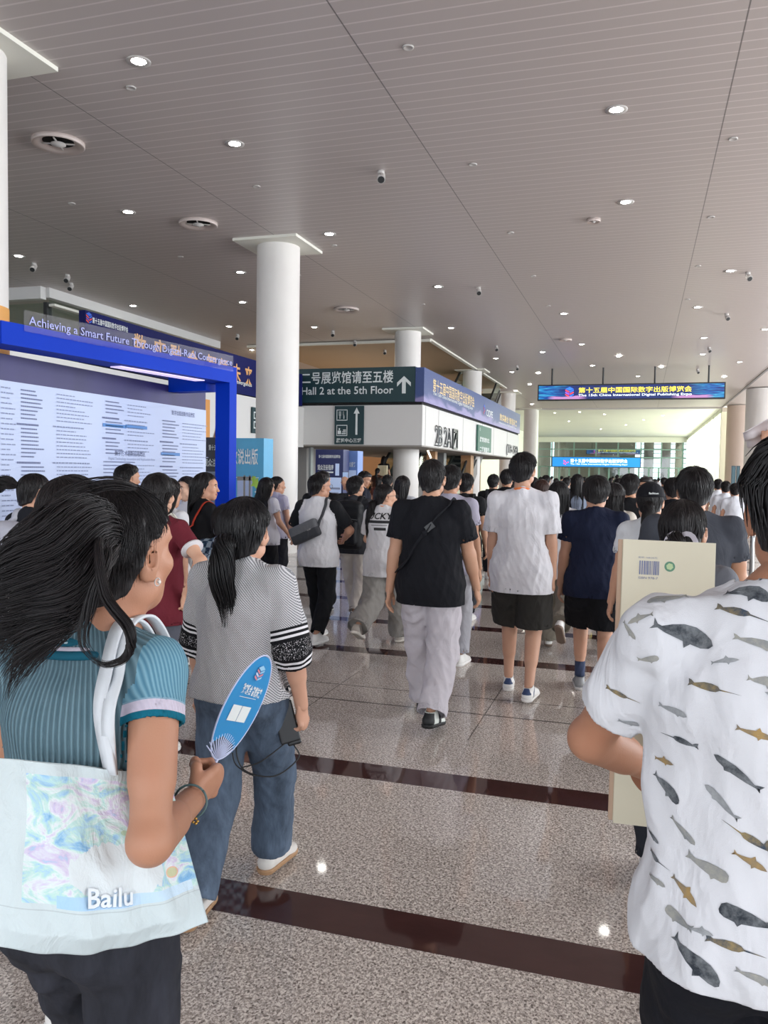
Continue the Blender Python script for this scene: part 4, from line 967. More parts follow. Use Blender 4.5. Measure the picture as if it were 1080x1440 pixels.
def fall_locks(n, seed, r, z_end, spread, wave=0.0, az_lo=1.15, back=-.075, wind=(0, 0, 0), body_y=-.125):
    """long hair: from the cap, over the ears and down the back"""
    R = np.random.RandomState(seed); out = []
    for i in range(n):
        az = R.uniform(az_lo, PI)*R.choice([-1, 1]); t0 = R.uniform(.2, 1.4); lay = R.uniform(0, 1); pts = []
        for k in range(5):
            t = t0+(1.62-t0)*k/4; q = np.array([math.sin(t)*math.sin(az), math.sin(t)*math.cos(az), math.cos(t)]); pts.append(HC+q*(HR+.004+.012*lay*k/4))
        p = pts[-1].copy(); ze = z_end*R.uniform(.82, 1.05); ph = R.uniform(0, 6.28); m = 12; x1 = p[0]*spread+R.normal()*.008; y1 = min(p[1], back)-lay*.02
        ns = R.uniform(.7, 1.3)
        for k in range(1, m+1):
            u = k/m; z = p[2]+(ze-p[2])*u; sh = np.clip((-.10-z)/.06, 0, 1)
            y = p[1]+(y1-p[1])*min(1, u*2.2)+(body_y-.0-y1)*sh*(1 if y1 > body_y else 0)*1.0
            x = p[0]+(x1-p[0])*u**.7
            wv = wave*math.sin(u*14*ns+ph)*u
            pts.append(np.array([x+wv+wind[0]*u*u, y-lay*.012+wv*.5+wind[1]*u*u, z+wind[2]*u*u]))
        out.append(pts)
    return locks(out, r, .3)
def tail_locks(n, seed, r, path, rad, fray=.4):
    """pony tail along a path"""
    R = np.random.RandomState(seed); P = np.array([tuple(p) for p in catmull(path, 5)]); k = len(P); out = []; T = np.gradient(P, axis=0); T /= np.linalg.norm(T, axis=1)[:, None]
    a = np.cross(T, [0.31, .2, .93]); a /= np.linalg.norm(a, axis=1)[:, None]; c = np.cross(T, a)
    for i in range(n):
        q = R.normal(size=2); q *= min(1, 1.1/np.linalg.norm(q)); L = R.uniform(.72, 1.0); m = max(5, int(k*L)); t = np.linspace(0, 1, k)[:m]
        prof = np.interp(t, [0, .12, .5, 1], [.35, .75, 1, fray]); w_ = R.uniform(0, 6.28); am = R.uniform(0, .25)
        qq = q[None, :]*prof[:, None]*rad*(1+am*np.sin(t*7+w_))[:, None]
        out.append(P[:m]+a[:m]*qq[:, :1]+c[:m]*qq[:, 1:])
    return locks(out, r, .2)
def hair_geo(kind, lod=1, seed=1):
    def go():
        h = .0045 if lod == 1 else .007; nl = 1.0 if lod == 1 else .35; rr = .0022 if lod == 1 else .004; parts = []
        def N_(n): return int(n*nl)
        V = Vol((-.14, -.24, -.62), (.14, .14, .17), h)
        if kind in ('short', 'crop'):
            cap_vol(V, .004 if kind == 'short' else -.002); 
            if kind == 'short': V.ell((0, .01, .085), (.070, .080, .045), k=.02); V.ell((0, -.075, .03), (.062, .034, .06), k=.02)
            V.folds(.003, 90, seed); parts.append(V.nets()[:2])
            parts.append(cap_locks(N_(620), seed, rr, e=.006 if kind == 'short' else 0, rough=.012 if kind == 'short' else .005)); 
        elif kind == 'bowl':
            cap_vol(V, .010, .012, .03); V.ell((0, -.06, .03), (.072, .05, .07), k=.02); V.folds(.003, 90, seed); parts.append(V.nets()[:2]); parts.append(cap_locks(N_(620), seed, rr, e=.012, rough=.01, low=.01, fringe=.03))
        elif kind in ('long', 'wavy', 'bob', 'longface'):
            ze = {'long': -.42, 'wavy': -.36, 'bob': -.13, 'longface': -.40}[kind]; cap_vol(V, .009, -.03)
            w_ = .062 if kind != 'wavy' else .075
            V.cone((0, -.035, .02), (0, -.085, -.10), .074, w_, k=.03, flat=.78)
            if ze < -.2: V.cone((0, -.085, -.10), (0, -.128, ze+.08), w_, w_*.8, k=.03, flat=.42)
            V.folds(.004, 60, seed); parts.append(V.nets()[:2])
            parts.append(cap_locks(N_(300), seed, rr, e=.010, rough=.004, low=-.03, length=1.3))
            parts.append(fall_locks(N_(380), seed, rr*1.1, ze, 1.0 if kind != 'wavy' else 1.25, .012 if kind == 'wavy' else .002, az_lo=1.25 if kind != 'longface' else 1.1))
        elif kind in ('pony', 'ponyside', 'ponywind', 'bun', 'halfpony'):
            cap_vol(V, .003); V.folds(.002, 90, seed)
            tie = {'pony': (0, -.118, .0), 'ponyside': (.0, -.112, .02), 'ponywind': (0, -.118, .05), 'bun': (0, -.112, .05), 'halfpony': (0, -.12, -.03)}[kind]
            if kind == 'bun':
                V.ell(tie, (.036, .03, .034), k=.01); parts.append(V.nets()[:2])
                parts.append(tail_locks(N_(60), seed, rr, [(0, -.13, .08), (.03, -.14, .05), (0, -.14, .02), (-.03, -.13, .05), (0, -.12, .075)], .012, 1))
            else:
                parts.append(V.nets()[:2])
                path = {'pony': [tie, (0, -.155, -.03), (0, -.165, -.12), (.01, -.15, -.22), (0, -.14, -.30)], 'ponyside': [tie, (0, -.15, .0), (0, -.17, -.07), (0, -.15, -.16)],
                        'ponywind': [tie, (-.05, -.17, .07), (-.12, -.20, .05), (-.19, -.21, .0), (-.22, -.20, -.07)], 'halfpony': [tie, (0, -.14, -.10), (0, -.145, -.24), (-.02, -.14, -.38), (-.03, -.13, -.50)]}[kind]
                parts.append(tail_locks(N_(220), seed, rr, path, {'pony': .034, 'ponyside': .026, 'ponywind': .04, 'halfpony': .04}[kind]))
            parts.append(cap_locks(N_(560), seed, rr*.9, e=.003, rough=.003, length=1.2, crown=(0, -.0)))
        return join_geo(parts)
    return cache(('hair', kind, lod, seed), go)
# --- shoes: ankle at the origin, toes towards +Y, sole at z = -.085
def shoe_mesh(kind, c1, c2, c3):
    def go():
        h = .0045; V = Vol((-.07, -.10, -.10), (.07, .22, .07), h)
        V.cone((0, -.045, -.045), (0, .13, -.058), .037, .036, k=.02, f=(0, 0, 1), flat=.9); V.ell((0, .145, -.058), (.040, .055, .028), k=.02)
        V.cone((0, -.035, -.03), (0, -.01, .028), .040, .041, k=.02, f=(1, 0, 0), flat=.85); V.cone((0, .01, .0), (0, .09, -.035), .036, .03, k=.02)
        V.half((0, 0, .026), (0, -.25, 1)); V.half((0, 0, -.066), (0, 0, -1))
        V.cone((0, -.012, .0), (0, -.02, .06), .030, .034, op='sub')
        P, F, _ = V.nets(); c = P[F].mean(1); mi = np.zeros(len(F), int)
        if kind == 'stripe': mi[(np.abs(c[:, 0]) > .025) & (np.abs(c[:, 1]-.02-(c[:, 2]+.03)*.6) < .014)] = 1; mi[(c[:, 1] < -.055) & (c[:, 2] > -.03)] = 1
        if kind == 'panel': mi[(c[:, 1] < -.03) & (c[:, 2] < .01)] = 1; mi[(np.abs(c[:, 1]-.07) < .02) & (np.abs(c[:, 0]) > .02)] = 1
        if kind == 'logo': mi[(np.abs(c[:, 0]) > .030) & ((c[:, 1]+.012)**2+(c[:, 2]+.012)**2 < .00016)] = 1
        up = raw_mesh('upper', relax(P, F, 1), F, [plain('shoe_'+c1, c1, .6), plain('shoe_'+c2, c2, .6)], mi)
        V = Vol((-.075, -.11, -.10), (.075, .23, -.03), h)
        V.cone((0, -.045, -.058), (0, .15, -.062), .043, .045, k=.0, f=(0, 0, 1), flat=1); V.half((0, 0, -.060), (0, 0, 1)); V.half((0, 0, -.085), (0, 0, -1)); V.folds(.001, 150, 3)
        P, F, _ = V.nets(); sl_ = raw_mesh('sole', P, F, [plain('sole_'+c3, c3, .6)])
        mb = MB(); 
        for k in range(4): tube(mb, [(-.02, .045+k*.018, -.010-k*.011), (.02, .05+k*.018, -.010-k*.011)], .0028, None, 5)
        lc = mb.mesh('laces', plain('lace_'+c1, c1, .7), True); return up, sl_, lc
    return cache(('shoe', kind, c1, c2, c3), go)
def ik(a, b, l1, l2, pole):
    a = Vector(a); b = Vector(b); d = b-a; L = d.length; mx = (l1+l2)*.999
    if L > mx: b = a+d*(mx/L); d = b-a; L = mx
    x = (l1*l1-l2*l2+L*L)/(2*L); y = math.sqrt(max(0, l1*l1-x*x)); n = d.normalized(); p = Vector(pole); p = (p-n*p.dot(n)).normalized()
    return a+n*x+p*y, b
class Person:
    """joints in metres for the given height, local frame: x right, y forward, z up"""
    def __init__(s, h=1.72, wide=1.0, female=False, lean=0.0, legs=None, arms=None, head=(0, 0, 0), stoop=0.0):
        s.h = h; k = h/1.75; s.k = k; s.w = wide; s.female = female
        sw = (.158 if female else .18)*k*(.5+.5*wide); ly = lambda z: lean*(z-.95*k)
        hip = .93*k; s.hipz = hip; legs = legs or ((.12, .085, 0), (-.16, .10, 0)); s.legs = []
        for i, sx in enumerate((-1, 1)):
            fy, fz, px = (legs[i]+(0,))[:3]; a = v3(sx*.088*k*wide**.5, 0, hip-.02); b = v3(sx*(.095+.0)*k+px, fy, fz); kn, an = ik(a, b, .435*k, .42*k, (sx*.05, 1, 0)); s.legs.append((a, kn, an))
        s.neck = v3(0, -.012+ly(1.47*k), 1.475*k); s.chest = v3(0, ly(1.28*k), 1.28*k); s.sh = []; s.lean = lean
        s.headc = v3(0, .022+ly(1.64*k)+stoop, h-HEADTOP); s.headR = Euler((math.radians(head[1]), math.radians(head[2]), math.radians(head[0]))).to_matrix()
        arms = arms or (dict(), dict()); s.arms = []
        for i, sx in enumerate((-1, 1)):
            A = arms[i]; S = v3(sx*sw, -.012+ly(1.42*k), 1.415*k+A.get('up', 0)); wr = A.get('w', (sx*(.245+.02*wide), .06, .80)); wr = v3(*wr) if not isinstance(wr, Vector) else wr
            if A.get('abs') is None: wr = v3(wr.x*k*(.5+.5*wide) if True else 0, wr.y, wr.z*k)
            pole = A.get('p', (sx*.35, -1, -.1)); el, wr2 = ik(S, wr, .29*k, .255*k, pole)
            if 'e' in A: el, wr2 = Vector(A['e']), wr
            s.arms.append((S, el, wr2))
        s.A = arms
def body_geo(p, res, handres, curl=(.35, .35), grip=(None, None), lod=1, hidden_legs=False):
    k = p.k; w = p.w; V = Vol((-.62, -.55, -.0), (.62, .62, p.h-.05), res); f = .85 if p.female else 1.0
    y = lambda z: p.lean*(z-.95*k)
    V.ell((0, -.008, .94*k), (.150*k*w, .10*w, .12*k), k=.0); V.ell((0, y(1.1*k), 1.08*k), (.125*k*w*f, .085*w, .15*k), k=.04); V.ell((0, y(1.28*k), 1.28*k), (.148*k*w*f, .092*w, .17*k), k=.04)
    n = p.neck; V.cone((0, n.y, n.z-.05), (p.headc.x*.5, (n.y+p.headc.y-.035)/2, (n.z+p.headc.z-.12)/2), .056*w**.4*f**.4, .053*w**.4*f**.4, k=.02); V.cone((0, n.y, n.z-.02), p.headc+p.headR@v3(0, -.03, -.08), .054*w**.4*f**.4, .050*w**.4*f**.4, k=.02)
    for i, (S, E, W) in enumerate(p.arms):
        V.cone((0, n.y-.005, n.z+.012), (S.x*.8, S.y, S.z-.0), .042, .038, k=.035)
        V.ell(S+v3(0, 0, -.01), (.048*w*f, .048, .052), k=.02); ar = (.043*w if not p.female else .038*w)
        V.ell(E, (ar*.93,)*3, k=.015); V.cone(S, E, ar, ar*.86, k=.015); M = S.lerp(E, .45); V.cone(S.lerp(E, .25), S.lerp(E, .65), ar*1.04, ar*.98, k=.015)
        V.cone(E, W, ar*.84, .0265*(.96 if p.female else 1.05), k=.012); V.cone(E.lerp(W, .12), E.lerp(W, .45), ar*.90, ar*.82, k=.015)
    for i, (A, K, N_) in enumerate(p.legs):
        V.cone(A, K, .078*w*k, .052*w*k, k=.03); V.cone(K, N_, .050*w*k, .033*k, k=.015)
        d = (N_-K).normalized(); bk = v3(0, -.016, 0); V.cone(K.lerp(N_, .12)+bk*.6, K.lerp(N_, .52)+bk*.5, .053*w*k, .043*w*k, k=.02)
        V.ell(K+v3(0, .006, 0), (.05*w*k, .052*w*k, .05*k), k=.02)
    P, F, _ = V.nets(); P = relax(P, F, 1, .3); mi = np.zeros(len(F), int); Ps, Fs, Ms = [P], [F], [mi]; b = len(P)
    for i, (S, E, W) in enumerate(p.arms):
        g = grip[i] or {}; HP, HF = hand_geo(g.get('curl', curl[i]), handres, thumb=g.get('thumb', 'rest'))
        d = g.get('dir') or (W-E).normalized(); palm = Vector(g.get('palm', (1 if i == 0 else -1, 0, 0)))
        # template: -Z fingers, -X palm
        z = -Vector(d).normalized(); x = -palm; R = basis(z, x)
        H = HP.copy()
        if i == 0:
            H[:, 1] *= -1; HF = HF[:, ::-1]   # mirror: thumb side stays forward once the palm is turned
        s_ = .98 if not p.female else .9
        Q = (H*s_)@np.array(R).T+np.array(W); Ps.append(Q); Fs.append(HF+b); Ms.append(np.zeros(len(HF), int)); b += len(Q)
    HP, HF, HM = head_geo(.0042 if lod == 1 else .007); Q = HP@np.array(p.headR).T+np.array(p.headc); Ps.append(Q); Fs.append(HF+b); Ms.append(HM)
    return np.concatenate(Ps), np.concatenate(Fs), np.concatenate(Ms)
def shirt_geo(p, res, hem=.82, sleeve=.55, ease=.022, sease=.022, collar=None, fold=.006, seed=1, taper=1.0, vneck=0.0, under=.02):
    k = p.k; w = p.w; V = Vol((-.62, -.50, .55*k), (.62, .55, p.h), res); f = .88 if p.female else 1.0; y = lambda z: p.lean*(z-.95*k); hz = hem*k
    rx = (.158*k*w*f+ease); fl = (.098*w+ease)/rx*1.02; rh = max(.165*k*w+ease*.8, rx)*taper
    V.cone((0, y(1.30*k), 1.30*k), (0, y(hz)-.004, hz-.03), rx, rh, k=.0, flat=fl, lab=0)
    V.ell((0, y(1.31*k)-.004, 1.31*k), (rx*1.03, rx*fl*1.08, .15*k), k=.03, lab=0)
    n = p.neck; ends = []
    for i, (S, E, W) in enumerate(p.arms):
        V.cone((0, n.y-.008, n.z-.005), (S.x*.85, S.y, S.z+.002), .055+ease*.3, .05+ease*.3, k=.04, lab=0)
        ar = .043*w if not p.female else .038*w
        if sleeve > 0:
            q = min(sleeve, 1); B = S.lerp(E, q); d = (E-S).normalized(); V.ell(S, (.053*w*f+sease*.5,)*3, k=.03, lab=1+i)
            V.cone(S, B+(d*.04 if sleeve <= 1 else d*0), ar+sease*.75, ar+sease*1.1, k=.022, lab=1+i)
            if sleeve > 1: B = E.lerp(W, min(sleeve-1, .97)); d = (W-E).normalized(); V.cone(E, B+d*.04, ar+sease, (ar+.028)/2+sease*.9, k=.03, lab=1+i)
            ends.append((1+i, B, d))
    # follow the hips below so that nothing underneath shows through
    hp = .022+ease*.3
    V.ell((0, -.010, .945*k), (.158*k*w+hp+.01, .112*w+hp+.01, .15*k), k=.04, lab=0)
    for s_ in (-1, 1): V.ell((s_*.062*k, -.055*w, .905*k), (.075*k*w+hp, .062+hp, .10*k), k=.03, lab=0)
    for (A_, K_, N_) in p.legs:
        V.cone(A_, A_.lerp(K_, .35), .088*w*k+under+.017, .085*w*k+under*1.1+.017, k=.04, lab=0)
    V.folds(fold, 16, seed, 6); V.folds(fold*.5, 42, seed+9, 6)
    # openings
    V.cone((0, n.y+.012+vneck*.3, n.z+.004-vneck*.5), (0, n.y+.035, n.z+.13), .058*w**.4*(.92 if p.female else 1)+.004, .075, op='sub')
    Do = V.D.copy(); s_, X, Y, Z = V.sl((-.5, -.4, hz-.2), (.5, .4, hz+.08)); A = V.D[s_]; torso = V.L[s_] == 0
    N1 = np.maximum(A, hz-Z); N1 = np.maximum(N1, -np.maximum(Do[s_]+.008, Z-(hz+.035))); V.D[s_] = np.where(torso, N1, A).astype(np.float32)
    s_, X, Y, Z = V.sl((-.9, -.9, -.1), (.9, .9, hz-.01)); V.D[s_] = np.where(V.L[s_] == 0, np.maximum(V.D[s_], .02), V.D[s_])
    for lab_, B, d in ends: open_end(V, Do, lab_, B, d)
    P, F, L = V.nets(); return relax(P, F, 1, .4), F, L
def pants_geo(p, res, kind='straight', hem=.12, ease=.02, fold=.007, seed=1, top=1.0, shape=None):
    """hem: 0..1 fraction of the shin left bare below (negative = over the ankle); shorts use kind='shorts' with hem fraction of the thigh"""
    k = p.k; w = p.w; V = Vol((-.45, -.60, 0.0), (.45, .60, 1.12*k), res)
    V.ell((0, -.010, .945*k), (.158*k*w+ease*.5, .112*w+ease*.5, .125*k), k=.0); V.cone((0, -.006, .98*k), (0, 0, 1.06*k), .150*k*w+ease*.4, .135*k*w+ease*.4, k=.03, flat=.74)
    for s in (-1, 1): V.ell((s*.062*k, -.055*w, .905*k), (.075*k*w, .062, .08*k), k=.03)
    ends = []
    for i, (A, K, N_) in enumerate(p.legs):
        if kind == 'shorts':
            B = A.lerp(K, hem); d = (K-A).normalized(); V.cone(A, B+d*.04, .088*w*k+ease, .078*w*k+ease*1.4, k=.035, lab=1+i)
        else:
            wk = {'straight': (.064, .052), 'wide': (.085, .088), 'slim': (.058, .042), 'jogger': (.070, .050)}[kind]; wk = shape or wk
            V.cone(A, K, .084*w*k+ease, wk[0]*w*k+ease, k=.035, lab=1+i); B = K.lerp(N_, 1-hem); d = (N_-K).normalized(); V.cone(K, B+d*.04, wk[0]*w*k+ease, wk[1]*w*k+ease*.8, k=.03, lab=1+i)
        ends.append((1+i, B, d))
    V.folds(fold, 15, seed, 6); V.folds(fold*.6, 34, seed+5, 6); Do = V.D.copy(); V.half((0, 0, top*1.03*k), (0, 0, 1))
    for lab_, B, d in ends: open_end(V, Do, lab_, B, d)
    V.half((0, 0, .012), (0, 0, -1))
    P, F, L = V.nets(); return relax(P, F, 1, .4), F, L
PEOPLE = {}
def open_end(V, Do, lab, B, d, t=.007, depth=.04, big=.14):
    """cut a cloth tube square at B (direction d) and hollow its last centimetres"""
    d = Vector(d).normalized(); e_ = np.array(B)+np.array(d)*.2; lo = np.minimum(np.array(B), e_)-big; hi = np.maximum(np.array(B), e_)+big
    sl_, X, Y, Z = V.sl(np.minimum(lo, hi), np.maximum(lo, hi)); s_ = (X-B[0])*d[0]+(Y-B[1])*d[1]+(Z-B[2])*d[2]
    A = V.D[sl_]; mine = V.L[sl_] == lab; inner = Do[sl_]+t; reg = -(s_+depth)
    N1 = np.maximum(A, s_); N1 = np.maximum(N1, -np.maximum(inner, reg)); V.D[sl_] = np.where(mine & (s_ > -depth-.03), N1, A).astype(np.float32)
def make_person(key, label, X, Y, yaw=0, h=1.72, wide=1.0, female=False, skin='c59a80', hair='short', haircol='1b1718', top=None, bottom=None, shoe=('plain', 'e8e6e2', 'e8e6e2', 'f2f0ee'),
                legs=None, arms=None, head=(0, 0, 0), lean=0.0, res=.007, lod=1, group=None, sock=None, lanyard=None, glasses=False, seed=1, curl=(.35, .35), grip=(None, None), hairseed=1, handres=None, hoff=0.0, extra=None, stoop=0.0, headoff=(0, 0), hairscale=1.0, earring=False):
    p = Person(h, wide, female, lean, legs, arms, head, stoop); p.headc = p.headc+v3(headoff[0], headoff[1], 0)
    root = empty('person', (X, Y, 0), math.radians(yaw)); tag(root, label, 'person', group); p.root = root; PEOPLE[key] = p
    p.M = Matrix.Translation((X, Y, 0))@Matrix.Rotation(math.radians(yaw), 4, 'Z')
    P, F, M = body_geo(p, res, handres or (.0032 if lod == 1 else .006), curl, grip, lod)
    me = raw_mesh('body', P, F, [skin_mat(skin), plain('lips', 'a8605a', .5), plain('eye_white', 'e8e2de', .3), plain('iris', '1d1512', .2), plain('brow', '2a211e', .7)], M); link('body', me, root)
    # hair
    hv, hf = hair_geo(hair, lod, hairseed); hm = cache(('hairmesh', hair, lod, hairseed, haircol), lambda: raw_mesh('hair', hv, hf, [hair_mat(haircol)]))
    ho = link('hair', hm, root); ho.matrix_local = Matrix.Translation(p.headc)@p.headR.to_4x4()@Matrix.Scale(hairscale, 4)
    t = dict(col='232326', kind='jersey', hem=.82, sleeve=.55); t.update(top or {})
    P, F, L = shirt_geo(p, res, t['hem'], t['sleeve'], t.get('ease', .022), t.get('sease', .022), fold=t.get('fold', .006), seed=seed, taper=t.get('taper', 1.0), vneck=t.get('vneck', 0), under=(bottom or {}).get('ease', .02))
    m0 = t.get('mat') or cloth(t['col'], t['kind']); m1 = t.get('smat') or (cloth(t['scol'], t['kind']) if 'scol' in t else m0)
    nm = t.get('name', 'shirt')
    lf = L[F]; arm = (lf >= 1).sum(1) >= 2; mats = [m0] if m1 is m0 else [m0, m1]
    if m1 is not m0 and not t.get('joined'):
        body = raw_mesh(nm, P, F[~arm], [m0]); so = link(nm, body, root); s2 = link('sleeves', raw_mesh('sleeves', P, F[arm], [m1]), root)
        s2['kind'] = 'part'; del s2['kind']
    else: so = link(nm, raw_mesh(nm, P, F, [m0]), root)
    p.shirt = so
    if t.get('collar'):
        mb = MB(); n = p.neck; c = v3(0, n.y+.010, n.z+.002); pts = []; r_ = .060*wide**.4*(.92 if female else 1)+.004; hgt = t.get('collar_h', .012)
        ring = [(c.x+(r_+.004)*math.cos(a), c.y+(r_+.002)*math.sin(a), c.z-.016*max(0, math.sin(a))+.004) for a in [i*2*PI/36 for i in range(37)]]
        tube(mb, ring, hgt/2, None, 8); mb.build('collar', cloth(t['collar'], 'rib'), root, True)
    b = dict(col='232326', kind='straight', cloth='twill', hem=.05); b.update(bottom or {})
    P, F, L = pants_geo(p, res, b['kind'], b['hem'], b.get('ease', .02), b.get('fold', .007), seed+3, b.get('top', 1.0), b.get('shape')); link(b.get('name', 'shorts' if b['kind'] == 'shorts' else 'trousers'), raw_mesh('trousers', P, F, [b.get('mat') or cloth(b['col'], b['cloth'])]), root)
    if shoe:
        up, sl_, lc = shoe_mesh(*shoe)
        for i, (A, K, N_) in enumerate(p.legs):
            sh = (N_-K).normalized(); pitch = 0.0; fz = N_.z
            if fz > .12: pitch = -min(1.2, (fz-.085)*3.2)*(1 if N_.y < .1 else -.2)
            o = link('shoe', up, root); o.location = N_; o.rotation_euler = (pitch, 0, (-.12 if i else .12)); 
            s_ = link('sole', sl_, o); l_ = link('laces', lc, o)
            o.scale = (1, h/1.72, 1) if not female else (.92, .9, .95)
            if sock:
                mb = MB(); d = (K-N_).normalized(); tube(mb, [N_-d*.0, N_+d*.05, N_+d*sock[1]], [.040, .038, .040]); mb.build('sock', cloth(sock[0], 'rib'), root, True)
    if lanyard:
        mb = MB(); n = p.neck; r_ = .071*wide**.4; c = v3(0, n.y+.006, n.z+.038)
        arc = [v3(r_*math.sin(a), c.y-(r_+.004)*math.cos(a), c.z-.030*(1-math.cos(a))*.9) for a in [(-100+i*10)*PI/180 for i in range(21)]]
        ribbon(mb, arc, .016, .003, [v3(0, 0, 1)]*21); mb.build('lanyard', plain('lanyard_'+lanyard, lanyard, .6), root)
    if glasses:
        mb = MB(); 
        def hp(x, y_, z): return p.headc+p.headR@v3(x, y_, z)
        for s_ in (-1, 1):
            tube(mb, [hp(s_*.084, -.015, .014), hp(s_*.079, .05, .018), hp(s_*.064, .098, .018)], .0016, None, 5)
            tube(mb, [hp(s_*.034+.027*math.cos(a), .102, .010+.021*math.sin(a)) for a in [i*PI/8 for i in range(17)]], .0016, None, 5)
        tube(mb, [hp(-.008, .103, .014), hp(.008, .103, .014)], .0016, None, 5); mb.build('glasses', plain('glasses_frame', '2a2a2c', .3), root)
    return p
def copy_person(key, src, label, X, Y, yaw=0, scale=1.0, group=None):
    r0 = PEOPLE[src].root; r = r0.copy(); C.objects.link(r); r.location = (X, Y, 0); r.rotation_euler = (0, 0, math.radians(yaw)); r.scale = (scale,)*3; r['label'] = label
    if group: r['group'] = group
    for ch in list(r0.children):
        c = ch.copy(); C.objects.link(c); c.parent = r
        for g in ch.children:
            d = g.copy(); C.objects.link(d); d.parent = c
    return r
def feet_xy(px, py, Y): a = at(px, py, Y); return a.x

def absorb(target, other):
    """a print becomes part of the cloth mesh it lies on"""
    a, b = target.data, other.data; n0 = len(a.materials)
    def arr(me):
        V = np.zeros(len(me.vertices)*3, np.float32); me.vertices.foreach_get('co', V); L = np.zeros(len(me.loops), np.int32); me.loops.foreach_get('vertex_index', L)
        T = np.zeros(len(me.polygons), np.int32); me.polygons.foreach_get('loop_total', T); M = np.zeros(len(me.polygons), np.int32); me.polygons.foreach_get('material_index', M); return V.reshape(-1, 3), L, T, M
    Va, La, Ta, Ma = arr(a); Vb, Lb, Tb, Mb = arr(b); me = bpy.data.meshes.new(a.name); V = np.concatenate([Va, Vb]); L = np.concatenate([La, Lb+len(Va)]); T = np.concatenate([Ta, Tb]); M = np.concatenate([Ma, Mb+n0])
    me.vertices.add(len(V)); me.vertices.foreach_set('co', V.ravel()); me.loops.add(len(L)); me.loops.foreach_set('vertex_index', L); me.polygons.add(len(T)); me.polygons.foreach_set('loop_start', np.concatenate([[0], np.cumsum(T)[:-1]]).astype(np.int32))
    try: me.polygons.foreach_set('loop_total', T)
    except Exception: pass
    me.polygons.foreach_set('material_index', M); me.polygons.foreach_set('use_smooth', np.ones(len(T), bool)); me.update(calc_edges=True)
    for m in list(a.materials)+list(b.materials): me.materials.append(m)
    target.data = me; bpy.data.objects.remove(other)
def snap(p, pts, lift=.006, maxd=.16):
    """lay a strap on the cloth of the person's shirt"""
    bpy.context.view_layer.update(); bv = BVHTree.FromObject(p.shirt, bpy.context.evaluated_depsgraph_get()); out = []
    for q in pts:
        q = Vector(q); r = bv.find_nearest(q)
        if r[0] is not None and r[3] < maxd: q = r[0]+r[1]*lift
        out.append(q)
    for _ in range(2): out = [out[0]]+[(out[i-1]+out[i]*2+out[i+1])/4 for i in range(1, len(out)-1)]+[out[-1]]
    return out
# ---------------------------------------------------------------- the visitors, nearest first come last
def place(px, top, Y):
    a = at(px, top, Y); return a.x, a.z
def P_(key, label, px, ptop, Y, **kw):
    X, h = place(px, ptop, Y); return make_person(key, label, X, Y, h=kw.pop('h', h), **kw)
def bagpack(key, label, col, p, w_=.28, hh=.42, d=.15, z=1.12, col2=None, res=.008):
    k = p.k; m = cloth(col, 'nylon', .6); m2 = cloth(col2 or col, 'nylon2', .6); yb = -.115*p.w-.02
    root = empty('backpack', p.root.location, 0); root.rotation_euler = p.root.rotation_euler; tag(root, label, 'backpack')
    def go():
        V = Vol((-.25, yb-d-.12, z-hh), (.25, .2, z+hh), res); V.box((0, yb-d/2, z*k), (w_/2, d/2, hh/2), .05, R=None); V.ell((0, yb-d/2, z*k+hh/2-.03), (w_/2*.95, d/2, .06), k=.03); V.box((0, yb-d-.01, z*k-.07), (w_/2*.8, .035, hh*.26), .03, k=.01); V.folds(.004, 25, 4)
        return V.nets()
    P, F, _ = go(); link('pack_body', raw_mesh('pack_body', relax(P, F, 1), F, [m]), root)
    mb = MB(); ribbon(mb, [(-w_*.42, yb-d-.005, z*k+.07), (0, yb-d-.02, z*k+.085), (w_*.42, yb-d-.005, z*k+.07)], .008, .004, (0, 0, 1)); mb.build('zip', plain('zip_grey', '55575a', .4), root)
    n = p.neck
    for s in (-1, 1):
        x = s*.095*k; y0 = p.lean*(.5)
        pts = catmull([(s*.07, yb-.01, z*k+hh/2-.05), (x, -.075, 1.50*k), (x, -.01+y0, 1.515*k), (x, .075+y0, 1.46*k), (x*1.15, .135*p.w+y0, 1.3*k), (x*1.5, .10, 1.10*k)], 5)
        pts = pts[:3]+snap(p, pts[3:], .008); mb = MB(); ribbon(mb, pts, .055, .012, (1, 0, 0)); mb.build('shoulder_strap', m2, root, True)
    return root
def down(s, x=.25, y=.06, z=.80, **k): return dict(w=(s*x, y, z), **k)
SK = 'c39a80'
